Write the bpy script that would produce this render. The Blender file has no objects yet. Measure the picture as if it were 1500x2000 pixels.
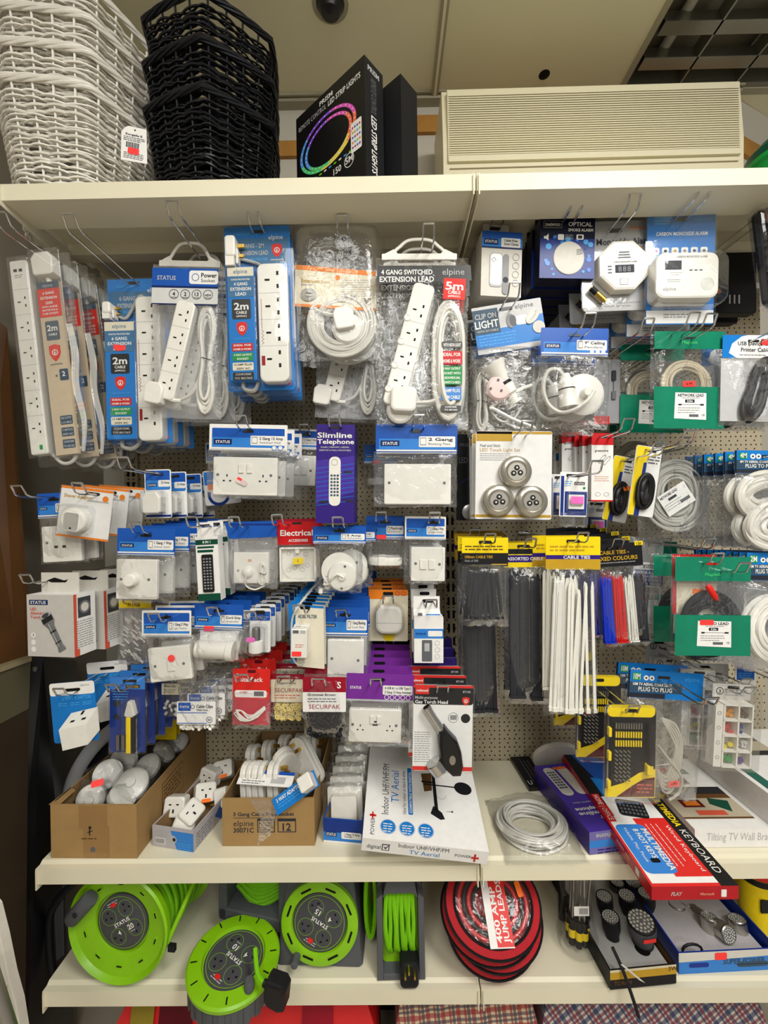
import bpy, math, random
from mathutils import Vector, Matrix
R = math.radians
SC = bpy.context.scene
COL = SC.collection
# ------------------------------------------------------------------ camera
F = 850.0
CAM = Vector((-0.186, -0.929, 1.5554))
YAW, PIT, ROL = 0.0083, -0.0025, -0.0152
_f = Vector((-math.sin(YAW)*math.cos(PIT), math.cos(YAW)*math.cos(PIT), math.sin(PIT)))
_r = Vector((math.cos(YAW), math.sin(YAW), 0)); _u = _r.cross(_f)
CR = _r*math.cos(ROL) + _u*math.sin(ROL); CU = -_r*math.sin(ROL) + _u*math.cos(ROL)
cd = bpy.data.cameras.new('camera'); cam = bpy.data.objects.new('camera', cd); COL.objects.link(cam)
cam.matrix_world = Matrix(((CR.x, CU.x, -_f.x, CAM.x), (CR.y, CU.y, -_f.y, CAM.y), (CR.z, CU.z, -_f.z, CAM.z), (0, 0, 0, 1)))
cd.sensor_width = 36; cd.sensor_height = 36; cd.sensor_fit = 'VERTICAL'; cd.lens = 36*F/2000.0; cd.clip_start = 0.01
SC.camera = cam
SC.view_settings.view_transform = 'Standard'; SC.view_settings.look = 'None'; SC.view_settings.gamma = 1
SC.view_settings.exposure = -0.22
SC.cycles.transparent_max_bounces = 20
SC.cycles.sample_clamp_indirect = 4.0
# ------------------------------------------------------------------ world and lamps
w = bpy.data.worlds.new('shop_air'); SC.world = w; w.use_nodes = True
w.node_tree.nodes['Background'].inputs[0].default_value = (1.0, 0.97, 0.91, 1)
w.node_tree.nodes['Background'].inputs[1].default_value = 0.30
def area(name, loc, tgt, sx, sy, power, col=(1, .985, .945)):
    l = bpy.data.lights.new(name, 'AREA'); l.shape = 'RECTANGLE'; l.size = sx; l.size_y = sy; l.energy = power; l.color = col
    o = bpy.data.objects.new(name, l); COL.objects.link(o); o.location = loc
    o.rotation_euler = (Vector(tgt)-Vector(loc)).to_track_quat('-Z', 'Y').to_euler()
    return o
area('fluorescent_light', (0.75, -1.35, 2.93), (0.55, -1.0, 0), 0.55, 1.2, 58)
area('fluorescent_light', (-0.55, -1.75, 2.93), (-0.4, -1.2, 0), 0.55, 1.2, 27)
area('fluorescent_light', (0.6, -3.3, 2.93), (0.4, -1.0, 1.2), 1.2, 0.6, 58)

def ray(px, py):
    return (_f*F + CR*(px-750.0) + CU*(1000.0-py))
def at(px, py, Y):
    d = ray(px, py); t = (Y-CAM.y)/d.y
    return CAM + d*t
def atz(px, py, Z):
    d = ray(px, py); t = (Z-CAM.z)/d.z
    return CAM + d*t
def atx(px, py, X):
    d = ray(px, py); t = (X-CAM.x)/d.x
    return CAM + d*t
def K(Y): return (Y-CAM.y)/F        # metres per photo pixel on a plane at depth Y
# ------------------------------------------------------------------ materials
MATS = {}; PENDING = set()
def lin(c):
    c = c/255.0
    return c/12.92 if c <= 0.04045 else ((c+0.055)/1.055)**2.4
PAL = {}
def pal(**k): PAL.update(k)
pal(white=(226, 224, 218, .35), ivory=(221, 214, 192, .4), cream=(214, 206, 178, .45), plastic=(228, 225, 216, .28), offwhite=(210, 206, 196, .5), paper=(232, 230, 226, .5),
    blue=(24, 92, 190, .3), blue2=(40, 128, 212, .3), navy=(16, 38, 92, .3), deepblue=(22, 52, 130, .35), sky=(70, 160, 225, .35), teal=(60, 110, 150, .4), slate=(52, 76, 96, .4),
    black=(14, 14, 16, .35), soot=(24, 24, 27, .5), dark=(38, 38, 42, .5), grey=(96, 98, 102, .45), midgrey=(140, 140, 142, .45), lgrey=(178, 178, 178, .45), cable=(206, 203, 194, .4), cable2=(176, 174, 166, .4),
    red=(196, 28, 32, .35), red2=(214, 40, 34, .4), crimson=(150, 18, 40, .35), hot=(255, 62, 60, .5), orange=(232, 128, 30, .4), orange2=(255, 120, 30, .5), yellow=(238, 208, 24, .35), gold=(190, 150, 40, .35),
    green=(18, 128, 96, .3), green2=(30, 140, 72, .4), dgreen=(12, 70, 52, .4), lime=(120, 200, 16, .3), limecord=(118, 190, 20, .4), bright_green=(20, 140, 60, .4),
    purple=(118, 46, 148, .35), violet=(70, 50, 150, .3), violet2=(52, 34, 120, .3), pink=(232, 110, 190, .5), brown=(96, 66, 34, .6), tan=(170, 132, 82, .6), charcoal=(66, 67, 72, .4),
    beige=(186, 174, 150, .45), creamnut=(226, 206, 130, .5), maroon=(90, 10, 24, .5), peach=(214, 150, 120, .5))
def mat(key, rough=None, metal=0.0, bump=0.0, bscale=200.0, var=0.03, vs=60.0, spec=None, rgb=None, coat=0):
    if key in MATS and key not in PENDING: return MATS[key]
    PENDING.discard(key)
    p = rgb if rgb else PAL[key]
    m = MATS.get(key) or bpy.data.materials.new(key); m.use_nodes = True; n = m.node_tree.nodes; L = m.node_tree.links
    b = n['Principled BSDF']
    c = tuple(lin(v) for v in p[:3])
    ro = rough if rough is not None else (p[3] if len(p) > 3 else .5)
    b.inputs['Roughness'].default_value = ro; b.inputs['Metallic'].default_value = metal
    b.inputs['Specular IOR Level'].default_value = .5 if metal or key in ('plastic', 'white', 'cable', 'acwhite', 'redbag', 'glossgreen', 'black', 'blackpvc', 'limeplastic') else .22
    if coat: b.inputs['Coat Weight'].default_value = coat; b.inputs['Coat Roughness'].default_value = .08
    if var or bump:
        tc = n.new('ShaderNodeTexCoord'); nz = n.new('ShaderNodeTexNoise'); nz.inputs['Scale'].default_value = vs; nz.inputs['Detail'].default_value = 2
        L.new(tc.outputs['Object'], nz.inputs['Vector'])
        mp = n.new('ShaderNodeMapRange'); mp.inputs[1].default_value = .3; mp.inputs[2].default_value = .7; mp.inputs[3].default_value = 1-var; mp.inputs[4].default_value = 1+var
        L.new(nz.outputs['Fac'], mp.inputs[0])
        vm = n.new('ShaderNodeVectorMath'); vm.operation = 'SCALE'; vm.inputs[0].default_value = c; L.new(mp.outputs[0], vm.inputs['Scale'])
        L.new(vm.outputs[0], b.inputs['Base Color'])
        if bump:
            n2 = n.new('ShaderNodeTexNoise'); n2.inputs['Scale'].default_value = bscale; L.new(tc.outputs['Object'], n2.inputs['Vector'])
            bp = n.new('ShaderNodeBump'); bp.inputs['Strength'].default_value = bump; bp.inputs['Distance'].default_value = .002
            L.new(n2.outputs['Fac'], bp.inputs['Height']); L.new(bp.outputs[0], b.inputs['Normal'])
    else:
        b.inputs['Base Color'].default_value = (*c, 1)
    MATS[key] = m
    return m
def clearmat(key, tint=(.97, .975, .98), haze=.05, gloss=.5, rough=.12, bump=.35, bs=45.0, hazecol=(.8, .8, .8)):
    m = bpy.data.materials.new(key); m.use_nodes = True; n = m.node_tree.nodes; L = m.node_tree.links
    for x in list(n): n.remove(x)
    out = n.new('ShaderNodeOutputMaterial'); tr = n.new('ShaderNodeBsdfTransparent'); tr.inputs[0].default_value = (*tint, 1)
    gl = n.new('ShaderNodeBsdfGlossy'); gl.inputs['Roughness'].default_value = rough
    df = n.new('ShaderNodeBsdfDiffuse'); df.inputs[0].default_value = (*hazecol, 1)
    tc = n.new('ShaderNodeTexCoord'); nz = n.new('ShaderNodeTexNoise'); nz.inputs['Scale'].default_value = bs; nz.inputs['Detail'].default_value = 3; nz.inputs['Distortion'].default_value = 1.2
    L.new(tc.outputs['Object'], nz.inputs['Vector'])
    bp = n.new('ShaderNodeBump'); bp.inputs['Strength'].default_value = bump; bp.inputs['Distance'].default_value = .006
    L.new(nz.outputs['Fac'], bp.inputs['Height']); L.new(bp.outputs[0], gl.inputs['Normal'])
    lw = n.new('ShaderNodeLayerWeight'); lw.inputs['Blend'].default_value = .35; L.new(bp.outputs[0], lw.inputs['Normal'])
    ml = n.new('ShaderNodeMath'); ml.operation = 'MULTIPLY_ADD'; ml.inputs[1].default_value = gloss; ml.inputs[2].default_value = .012; L.new(lw.outputs['Fresnel'], ml.inputs[0]); ml.use_clamp = True
    m1 = n.new('ShaderNodeMixShader'); m1.inputs[0].default_value = haze; L.new(tr.outputs[0], m1.inputs[1]); L.new(df.outputs[0], m1.inputs[2])
    m2 = n.new('ShaderNodeMixShader'); L.new(ml.outputs[0], m2.inputs[0]); L.new(m1.outputs[0], m2.inputs[1]); L.new(gl.outputs[0], m2.inputs[2])
    L.new(m2.outputs[0], out.inputs[0]); MATS[key] = m
    return m
clearmat('bag', haze=.03, gloss=.34, rough=.07, bump=.5, bs=32); clearmat('bagf', haze=.13, gloss=.34, rough=.15, bump=.5); clearmat('blister', haze=.008, gloss=.26, rough=.05, bump=.06, bs=20)
clearmat('bagblue', tint=(.7, .82, .97), haze=.1, hazecol=(.1, .3, .8)); clearmat('reelbag', haze=.02, gloss=.36, rough=.08, bump=.6, bs=30)
mat('chrome', rough=.18, metal=1, var=0, rgb=(205, 205, 205)); mat('steel', rough=.35, metal=1, var=.03, rgb=(170, 168, 165)); mat('brass', rough=.3, metal=1, var=0, rgb=(200, 165, 80))
mat('silver', rough=.32, metal=.85, var=.02, rgb=(190, 186, 176)); mat('print_dark', rgb=(40, 44, 54), rough=.5, var=0)
mat('shelf', rgb=(222, 215, 190), rough=.38, var=.015, vs=9, bump=.05, bscale=300)
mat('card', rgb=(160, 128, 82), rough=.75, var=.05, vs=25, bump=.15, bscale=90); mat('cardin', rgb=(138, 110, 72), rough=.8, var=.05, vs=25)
mat('tape', rgb=(150, 116, 72), rough=.12, var=.04, vs=18, coat=.5)
def G(k):
    if k in MATS: return MATS[k]
    if k in PAL: return mat(k)
    MATS[k] = bpy.data.materials.new(k); PENDING.add(k)   # its colour is given further down
    return MATS[k]
# ------------------------------------------------------------------ mesh builder
_TX = {}
_fc = bpy.data.curves.new('glyphs', 'FONT'); _fo = bpy.data.objects.new('glyphs', _fc); _fc.resolution_u = 2
def glyph(s, bold):
    key = (s, bold)
    if key not in _TX:
        _fc.body = s; _fc.size = 1; _fc.offset = .022 if bold else 0.0
        me = _fo.to_mesh()
        v = [tuple(p.co) for p in me.vertices]; f = [tuple(p.vertices) for p in me.polygons]
        _fo.to_mesh_clear()
        xs = [p[0] for p in v] or [0, 1]; zs = [p[1] for p in v] or [0, 1]
        _TX[key] = (v, f, min(xs), max(xs), min(zs), max(zs))
    return _TX[key]
CAPH = .7
def sp(pts, n=6, closed=False):
    P = [Vector(p) for p in pts]; N = len(P); out = []
    rng = N if closed else N-1
    for i in range(rng):
        a, b, c, d = (P[(i-1) % N] if closed or i else P[0]), P[i], P[(i+1) % N], (P[(i+2) % N] if closed or i+2 < N else P[-1])
        for k in range(n):
            t = k/n
            out.append(.5*((2*b)+(-a+c)*t+(2*a-5*b+4*c-d)*t*t+(-a+3*b-3*c+d)*t**3))
    if not closed: out.append(P[-1])
    return out
class M:
    """collects geometry; x to the right, y down, d towards the viewer, in photo pixels at depth Y (or any other frame)"""
    def __init__(s, ax=0, ay=0, k=1.0, frame=None):
        s.v = []; s.f = []; s.mi = []; s.sm = []; s.mats = []
        s.st = []
        if frame == 'W': s.A = Matrix.Identity(4)
        else: s.A = Matrix(((k, 0, 0, -ax*k), (0, 0, -k, 0), (0, -k, 0, ay*k), (0, 0, 0, 1)))
    def push(s, x=0, y=0, d=0, ang=0, sc=1, tx=0, ty=0):
        s.st.append(s.A.copy())
        s.A = s.A @ Matrix.Translation((x, y, d)) @ Matrix.Rotation(R(ang), 4, 'Z') @ Matrix.Rotation(R(tx), 4, 'X') @ Matrix.Rotation(R(ty), 4, 'Y') @ Matrix.Scale(sc, 4)
    def fr(s, o, ex, ey, k=1.0, sg=1):
        s.st.append(s.A.copy()); ex = Vector(ex).normalized(); ey = Vector(ey).normalized(); en = ey.cross(ex)*sg
        o = Vector(o)
        s.A = s.A @ Matrix(((ex.x*k, ey.x*k, en.x*k, o.x), (ex.y*k, ey.y*k, en.y*k, o.y), (ex.z*k, ey.z*k, en.z*k, o.z), (0, 0, 0, 1)))
    def pop(s): s.A = s.st.pop()
    def m(s, key):
        if key not in s.mats: s.mats.append(key)
        return s.mats.index(key)
    def add(s, V, Fc, key, smooth=False):
        b = len(s.v); A = s.A
        s.v += [tuple(A @ Vector(p)) for p in V]
        i = s.m(key)
        for f in Fc: s.f.append(tuple(b+j for j in f)); s.mi.append(i); s.sm.append(smooth)
    def box(s, x0, y0, x1, y1, d0, d1, key):
        V = [(x, y, d) for d in (d0, d1) for y in (y0, y1) for x in (x0, x1)]
        s.add(V, [(0, 1, 3, 2), (4, 6, 7, 5), (0, 4, 5, 1), (2, 3, 7, 6), (0, 2, 6, 4), (1, 5, 7, 3)], key)
    def rect(s, x0, y0, x1, y1, key, d=.3):
        s.add([(x0, y0, d), (x1, y0, d), (x1, y1, d), (x0, y1, d)], [(0, 3, 2, 1)], key)
    def poly(s, pts, key, d=.3, th=0):
        n = len(pts)
        if th:
            s.add([(x, y, d) for x, y in pts]+[(x, y, d-th) for x, y in pts], [tuple(range(n)), tuple(range(2*n-1, n-1, -1))]+[(i, (i+1) % n, n+(i+1) % n, n+i) for i in range(n)], key)
        else: s.add([(x, y, d) for x, y in pts], [tuple(range(n))], key)
    def rpts(s, x0, y0, x1, y1, r, n=4):
        P = []
        for cx, cy, a0 in ((x1-r, y0+r, -90), (x1-r, y1-r, 0), (x0+r, y1-r, 90), (x0+r, y0+r, 180)):
            for i in range(n+1):
                a = R(a0+90*i/n); P.append((cx+r*math.cos(a), cy+r*math.sin(a)))
        return P
    def rrect(s, x0, y0, x1, y1, r, key, d=.3, th=0): s.poly(s.rpts(x0, y0, x1, y1, r), key, d, th)
    def prism(s, pts, d0, d1, key, bev=0, smooth=False, keyface=None):
        n = len(pts); cx = sum(p[0] for p in pts)/n; cy = sum(p[1] for p in pts)/n
        w = max(1e-9, max(abs(p[0]-cx) for p in pts)); h = max(1e-9, max(abs(p[1]-cy) for p in pts))
        fx = 1-bev/w; fy = 1-bev/h
        sg = 1 if d1 > d0 else -1
        rings = [[(x, y, d0) for x, y in pts]]
        if bev:
            rings.append([(x, y, d1-sg*bev) for x, y in pts])
            for t in (.45, 1.0):
                a = t*math.pi/2; q = 1-math.cos(a); e = math.sin(a)
                rings.append([(cx+(x-cx)*(1-(1-fx)*q), cy+(y-cy)*(1-(1-fy)*q), d1-sg*bev*(1-e)) for x, y in pts])
        else: rings.append([(x, y, d1) for x, y in pts])
        V = sum(rings, []); Fc = []
        for j in range(len(rings)-1):
            for i in range(n): Fc.append((j*n+i, j*n+(i+1) % n, (j+1)*n+(i+1) % n, (j+1)*n+i))
        s.add(V, Fc, key, smooth); s.add(rings[-1], [tuple(range(n))], keyface or key); s.add(rings[0], [tuple(range(n))], key)
    def rr(s, x0, y0, x1, y1, r, d0, d1, key, bev=0, keyface=None): s.prism(s.rpts(x0, y0, x1, y1, r), d0, d1, key, bev, keyface=keyface)
    def circ(s, x, y, r, n=20, ry=None): return [(x+r*math.cos(2*math.pi*i/n), y+(ry or r)*math.sin(2*math.pi*i/n)) for i in range(n)]
    def disc(s, x, y, r, key, d=.3, n=20, ry=None): s.poly(s.circ(x, y, r, n, ry), key, d)
    def ring(s, x, y, r0, r1, key, d=.3, n=24, ry=1.0, a0=0, a1=360):
        V = []; full = a1-a0 >= 360
        for i in range(n+1):
            a = R(a0+(a1-a0)*i/n); V += [(x+r0*math.cos(a), y+r0*ry*math.sin(a), d), (x+r1*math.cos(a), y+r1*ry*math.sin(a), d)]
        s.add(V, [(2*i, 2*i+1, 2*i+3, 2*i+2) for i in range(n)], key)
    def text(s, t, x, y, h, key, d=.35, al='l', bold=True, w=None, ang=0, sh=0):
        """x anchor, y = baseline, h = cap height"""
        v, f, a, b, z0, z1 = glyph(t, bold)
        k = h/CAPH; kx = k
        if w: kx = w/max(1e-6, b-a)
        ox = {'l': -a, 'c': -(a+b)/2, 'r': -b}[al]
        ca, sa = math.cos(R(ang)), math.sin(R(ang)); V = []
        for p in v:
            X = (p[0]+ox)*kx + sh*p[1]*k; Yy = -p[1]*k
            V.append((x+X*ca-Yy*sa, y+X*sa+Yy*ca, d))
        s.add(V, f, key)
    def lines(s, x0, y0, x1, n, dy, h, key, d=.35, seed=1):
        rn = random.Random(seed)
        for i in range(n):
            x = x0; e = x1-(rn.random()*.25*(x1-x0) if i == n-1 else rn.random()*.08*(x1-x0))
            while x < e:
                l = min(e-x, h*rn.uniform(2, 6)); s.rect(x, y0+i*dy, x+l, y0+i*dy+h, key, d); x += l+h*.9
    def tube(s, pts, r, key, n=7, closed=False, flat=1.0):
        A = s.A; P = [A @ Vector(p) for p in pts]; k = A.to_3x3().col[0].length; r = r*k; N = len(P)
        V = []; up = None
        for i in range(N):
            a = P[(i-1) % N] if closed or i else P[0]; b = P[(i+1) % N] if closed or i < N-1 else P[-1]
            t = (b-a)
            if t.length < 1e-9: t = Vector((0, 0, 1))
            t.normalize()
            if up is None: up = Vector((0, 1, 0)) if abs(t.y) < .9 else Vector((1, 0, 0))
            sd = t.cross(up)
            if sd.length < 1e-6: sd = t.cross(Vector((1, 0, 0)))
            sd.normalize(); up = sd.cross(t).normalized()
            for j in range(n):
                an = 2*math.pi*j/n; V.append(P[i] + sd*(r*math.cos(an)) + up*(r*flat*math.sin(an)))
        b = len(s.v); s.v += [tuple(q) for q in V]; mi = s.m(key)
        for i in range(N if closed else N-1):
            for j in range(n):
                s.f.append((b+i*n+j, b+i*n+(j+1) % n, b+((i+1) % N)*n+(j+1) % n, b+((i+1) % N)*n+j)); s.mi.append(mi); s.sm.append(True)
        if not closed:
            for q in (tuple(b+j for j in range(n)), tuple(b+(N-1)*n+j for j in range(n))): s.f.append(q); s.mi.append(mi); s.sm.append(False)
    def lathe(s, c, prof, key, n=20, ax='d', a0=0, a1=360, sx=1.0, sy=1.0, smooth=True, cap=True):
        V = []; c = Vector(c); full = a1-a0 >= 360; m_ = n if full else n+1
        for r, z in prof:
            for i in range(m_):
                a = R(a0+(a1-a0)*i/n); x, y = r*math.cos(a)*sx, r*math.sin(a)*sy
                V.append(tuple(c+(Vector((x, y, z)) if ax == 'd' else Vector((x, z, y)) if ax == 'y' else Vector((z, x, y)))))
        Fc = []
        for j in range(len(prof)-1):
            for i in range(n):
                i2 = (i+1) % m_
                Fc.append((j*m_+i, j*m_+i2, (j+1)*m_+i2, (j+1)*m_+i))
        s.add(V, Fc, key, smooth)
        if cap and full:
            for j in (0, len(prof)-1):
                if prof[j][0] > 1e-6: s.add(V[j*m_:(j+1)*m_], [tuple(range(m_))], key)
    def bag(s, x0, y0, x1, y1, th, key='bag', seed=1, n=14, back=.35, wr=1.0, skew=0):
        rn = random.Random(seed); ws = [(rn.uniform(-1, 1), rn.uniform(.15, .6), rn.uniform(0, 6), rn.uniform(.4, 1)) for _ in range(5)]
        N = n+1; V = []
        for side in (1, -1):
            for j in range(N):
                for i in range(N):
                    u, v = i/n, j/n
                    e = (max(0, math.sin(math.pi*u))**.6)*(max(0, math.sin(math.pi*min(1, .12+v*.9)))**.5) if 0 < v < 1 else 0
                    if 0 < v: e = max(e, 0)
                    x = x0+(x1-x0)*u + (rn.uniform(-1, 1)*wr if i in (0, n) and j else 0) + skew*v; y = y0+(y1-y0)*v + (rn.uniform(-1.5, 1.5)*wr if j == n else 0)
                    d = th*min(1, e*1.7)*(1 if side > 0 else -back)
                    q = 0
                    if e > 0:
                        for a, fq, ph, am in ws: q += am*math.sin((x-x0+a*(y-y0))*fq+ph+side)
                        q *= wr*.5*min(1, e*1.6)
                    V.append((x, y, d+q))
        Fc = []
        for side in (0, 1):
            o = side*N*N
            for j in range(n):
                for i in range(n):
                    Fc.append((o+j*N+i, o+j*N+i+1, o+(j+1)*N+i+1, o+(j+1)*N+i))
        s.add(V, Fc, key, True)
    def out(s, name, parent=None, label=None, kind=None):
        me = bpy.data.meshes.new(name); me.from_pydata(s.v, [], s.f)
        for k in s.mats: me.materials.append(G(k))
        me.polygons.foreach_set('material_index', s.mi); me.polygons.foreach_set('use_smooth', s.sm); me.update()
        if any(s.sm) and 'bag' not in name: me.set_sharp_from_angle(angle=R(40))
        o = bpy.data.objects.new(name, me); COL.objects.link(o)
        if parent: o.parent = parent
        if label: o['label'] = label
        if kind: o['kind'] = kind
        return o
def tag(o, label=None, cat=None, group=None, kind=None):
    for k, v in (('label', label), ('category', cat), ('group', group), ('kind', kind)):
        if v: o[k] = v
    return o
def thing(name, label, cat, loc, rot=(0, 0, 0), group=None):
    o = bpy.data.objects.new(name, None); COL.objects.link(o); o.empty_display_size = .02; o.location = loc; o.rotation_euler = rot
    return tag(o, label, cat, group)
def kids(o): return [c for c in COL.objects if c.parent == o]
def copy_tree(o, parent=None, ch=None):
    c = o.copy(); COL.objects.link(c)
    if parent: c.parent = parent
    for x in list(o.children): copy_tree(x, c)
    return c
ORD = ['second', 'third', 'fourth', 'fifth', 'sixth', 'seventh', 'eighth', 'ninth', 'tenth', 'eleventh', 'twelfth', 'thirteenth', 'fourteenth']
def behind(root, n, dy, what, group=None, jx=.002, jz=.001, jr=1.2, seed=3, first=1, dx=0, dz=0, drop=None):
    rn = random.Random(seed); g = group or what+' on one hook'
    root['group'] = g
    for i in range(n):
        c = copy_tree(root); c.location = root.location + Vector((rn.uniform(-jx, jx)+dx*(i+1), dy*(i+1), rn.uniform(-jz, jz)+dz*(i+1)))
        e = root.rotation_euler; c.rotation_euler = (e.x, e.y+R(rn.uniform(-jr, jr)), e.z)
        if drop and i:
            for q in list(c.children):
                if q.name.startswith(drop): bpy.data.objects.remove(q)
        c['label'] = f'{ORD[i+first-1]} {what} back from the front on its hook'
        c['group'] = g
def item(name, label, cat, ax, ay, Y, roll=0, yaw=0, tilt=0):
    """a hanging thing whose origin is the point (ax, ay) of the photo at depth Y; returns root and a mesh-builder factory"""
    o = thing(name, label, cat, at(ax, ay, Y), (R(tilt), -ROL+R(roll), R(yaw)))
    k = K(Y)
    return o, (lambda: M(ax, ay, k))
def hook(ax, ay, Y, what, tip=.05, w=.024, up=.022, wire=.0019):
    """twin-wire display hook from the pegboard through (ax, ay) at depth Y"""
    p = at(ax, ay, Y); m = M(frame='W'); h = w/2; yb = .3845-p.y
    for sx in (-1, 1):
        m.tube([(sx*h, yb, 0), (sx*h, -tip+.012, 0), (sx*h*.96, -tip, .004), (sx*h*.9, -tip-up*.5, up)], wire, 'chrome', 6)
    m.tube([(-h*.9, -tip-up*.5, up), (0, -tip-up*.52, up), (h*.9, -tip-up*.5, up)], wire*1.1, 'chrome', 6)
    m.box(-h-.004, yb-.004, h+.004, yb, -.006, .006, 'chrome')
    o = m.out('display_hook'); o.location = p
    tag(o, f'chrome twin-wire hook holding the {what}', 'hook')
    return o
# ------------------------------------------------------------------ pegboard material
def pegmat():
    m = mat('pegboard', rgb=(178, 166, 140), rough=.5, var=.02, vs=5); n = m.node_tree.nodes; L = m.node_tree.links
    b = n['Principled BSDF']; src = b.inputs['Base Color'].links[0].from_socket
    tc = n.new('ShaderNodeTexCoord'); sx = n.new('ShaderNodeSeparateXYZ'); L.new(tc.outputs['Object'], sx.inputs[0])
    def mt(op, a, bb=None, c=None):
        q = n.new('ShaderNodeMath'); q.operation = op
        for i, v in enumerate((a, bb, c)):
            if v is None: continue
            if isinstance(v, (int, float)): q.inputs[i].default_value = v
            else: L.new(v, q.inputs[i])
        return q.outputs[0]
    def dots(px, pz, oz):
        fx = mt('MULTIPLY', mt('SUBTRACT', mt('FRACT', mt('DIVIDE', sx.outputs[0], px)), .5), px)
        fz = mt('MULTIPLY', mt('SUBTRACT', mt('FRACT', mt('DIVIDE', mt('ADD', sx.outputs[2], oz), pz)), .5), pz)
        d = mt('SQRT', mt('ADD', mt('MULTIPLY', fx, fx), mt('MULTIPLY', fz, fz)))
        return mt('LESS_THAN', d, .0023)
    f = mt('MAXIMUM', dots(.015, .025, 0), dots(.025, .025, .0125))
    mx = n.new('ShaderNodeMix'); mx.data_type = 'RGBA'; L.new(f, mx.inputs[0]); L.new(src, mx.inputs[6]); mx.inputs[7].default_value = (.008, .007, .006, 1)
    L.new(mx.outputs[2], b.inputs['Base Color'])
pegmat()
W = .958; ZL, ZB, ZT = .80, .521, 2.228; YL, YB, YT = 0.0, .013, -.060; BY = .3885
mat('ceil', rgb=(238, 233, 202), rough=.8, var=.02, vs=3, bump=.1, bscale=400); mat('wallp', rgb=(196, 190, 176), rough=.8, var=.03, vs=2)
mat('wallgrey', rgb=(158, 150, 136), rough=.7, var=.05, vs=3); mat('floorm', rgb=(190, 180, 162), rough=.6, var=.1, vs=6)
mat('void', rgb=(10, 9, 8), rough=.7)
def struct(name, m): 
    o = m.out(name); o['kind'] = 'structure'; return o
m = M(frame='W'); m.box(-2, -4, 3, 1.2, -.05, 0, 'floorm'); struct('floor', m)
m = M(frame='W'); m.box(-2, -4, atz(1318, 0, 3.0).x-.012, 1.2, 3.0, 3.05, 'ceil'); m.box(-2, -4, 3, 1.2, 3.1, 3.15, 'ceil'); struct('ceiling', m)
m = M(frame='W'); m.box(-2, .62, 1.06, .68, 0, 3.0, 'wallp'); struct('wall_back', m)
m = M(frame='W'); m.box(-1.26, -1.2, -1.2, .62, 0, 3.0, 'wallgrey'); struct('wall_left', m)
m = M(frame='W')
m.poly([(1.06, .62), (3, 1.5), (3, 1.55), (1.06, .68)], 'wallp', 3.08, 3.08); struct('wall_right', m)
# timber trims on the back wall, ceiling grid bars
mat('timber', rgb=(178, 128, 62), rough=.5, var=.12, vs=14)
m = M(frame='W'); m.box(-1.2, .605, -.1, .62, at(560, 302, .6).z, at(560, 272, .6).z, 'timber'); m.out('trim_1', kind='structure')
m = M(frame='W'); m.box(-.1, .605, 1.06, .62, at(820, 255, .6).z, at(820, 222, .6).z, 'timber'); m.out('trim_2', kind='structure')
m = M(frame='W'); zz = at(1442, 258, .6).z
m.poly([(1.04, .595), (2.9, 1.43), (2.9, 1.45), (1.04, .62)], 'timber', zz, .06); m.out('trim_3', kind='structure')
mat('bar', rgb=(170, 164, 142), rough=.5)
m = M(frame='W'); a = atz(868, 0, 3.0).x; b = atz(848, 205, 3.0).x
m.box((a+b)/2-.012, -4, (a+b)/2+.012, .62, 2.992, 3.0, 'bar'); m.box((a+b)/2-.004, -4, (a+b)/2+.004, .62, 2.990, 2.992, 'ceil')
m.box(-1.2, .585, 1.06, .62, 2.985, 3.0, 'bar'); m.box(-1.2, .572, 1.06, .578, 2.994, 3.0, 'bar'); m.out('trim_4', kind='structure')
# ceiling sensor and hole
p = atz(645, 8, 3.0); m = M(frame='W'); m.lathe((0, 0, 0), [(.0001, -.03), (.026, -.026), (.036, -.008), (.04, 0)], 'black', 24, cap=False); m.ring(0, 0, .04, .052, 'bar', -.001)
o = m.out('ceiling_spotlight'); o.location = p; tag(o, 'dark round recessed fitting in the ceiling above the black strip light box', 'ceiling fitting')
p = atz(1063, 146, 3.0); m = M(frame='W'); m.lathe((0, 0, 0), [(.0001, -.004), (.014, -.003), (.018, 0)], 'void', 20, cap=False)
o = m.out('ceiling_plug'); o.location = p; tag(o, 'small dark round plug in the ceiling above the air conditioner', 'ceiling fitting')
# recessed louvred light
XL = atz(1310, 0, 3.0).x; y1 = atz(1445, 178, 3.0).y
t = thing('recessed_light', 'unlit recessed ceiling light with a metal louvre grid and white tubes', 'ceiling light', (XL, y1, 3.0))
mat('louvre', rgb=(150, 150, 140), rough=.3, metal=.7); mat('tray', rgb=(128, 126, 112), rough=.4, metal=.3)
m = M(frame='W'); WX, LY = 1.2, 1.3
m.box(-.012, -LY, .006, 0, -.004, .02, 'bar'); m.box(WX-.006, -LY, WX+.01, 0, -.004, .02, 'bar'); m.box(-.012, -.014, WX, .01, -.004, .02, 'bar'); m.box(0, -LY, .018, -.014, .015, .09, 'tray'); m.box(WX-.02, -LY, WX, 0, .015, .09, 'tray')
m.out('frame', t)
m = M(frame='W'); m.box(0, -LY, WX, 0, .085, .092, 'tray'); m.box(0, -.03, WX, -.014, .0, .09, 'tray'); m.out('reflector', t)
for i in range(4):
    m = M(frame='W'); x = .10+.30*i; m.tube([(x, -LY+.02, .06), (x, -.06, .06)], .016, 'offwhite', 10); m.box(x-.02, -.07, x+.02, -.045, .04, .085, 'tray'); m.out('lamp_tube', t)
m = M(frame='W'); y = -.10
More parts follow.
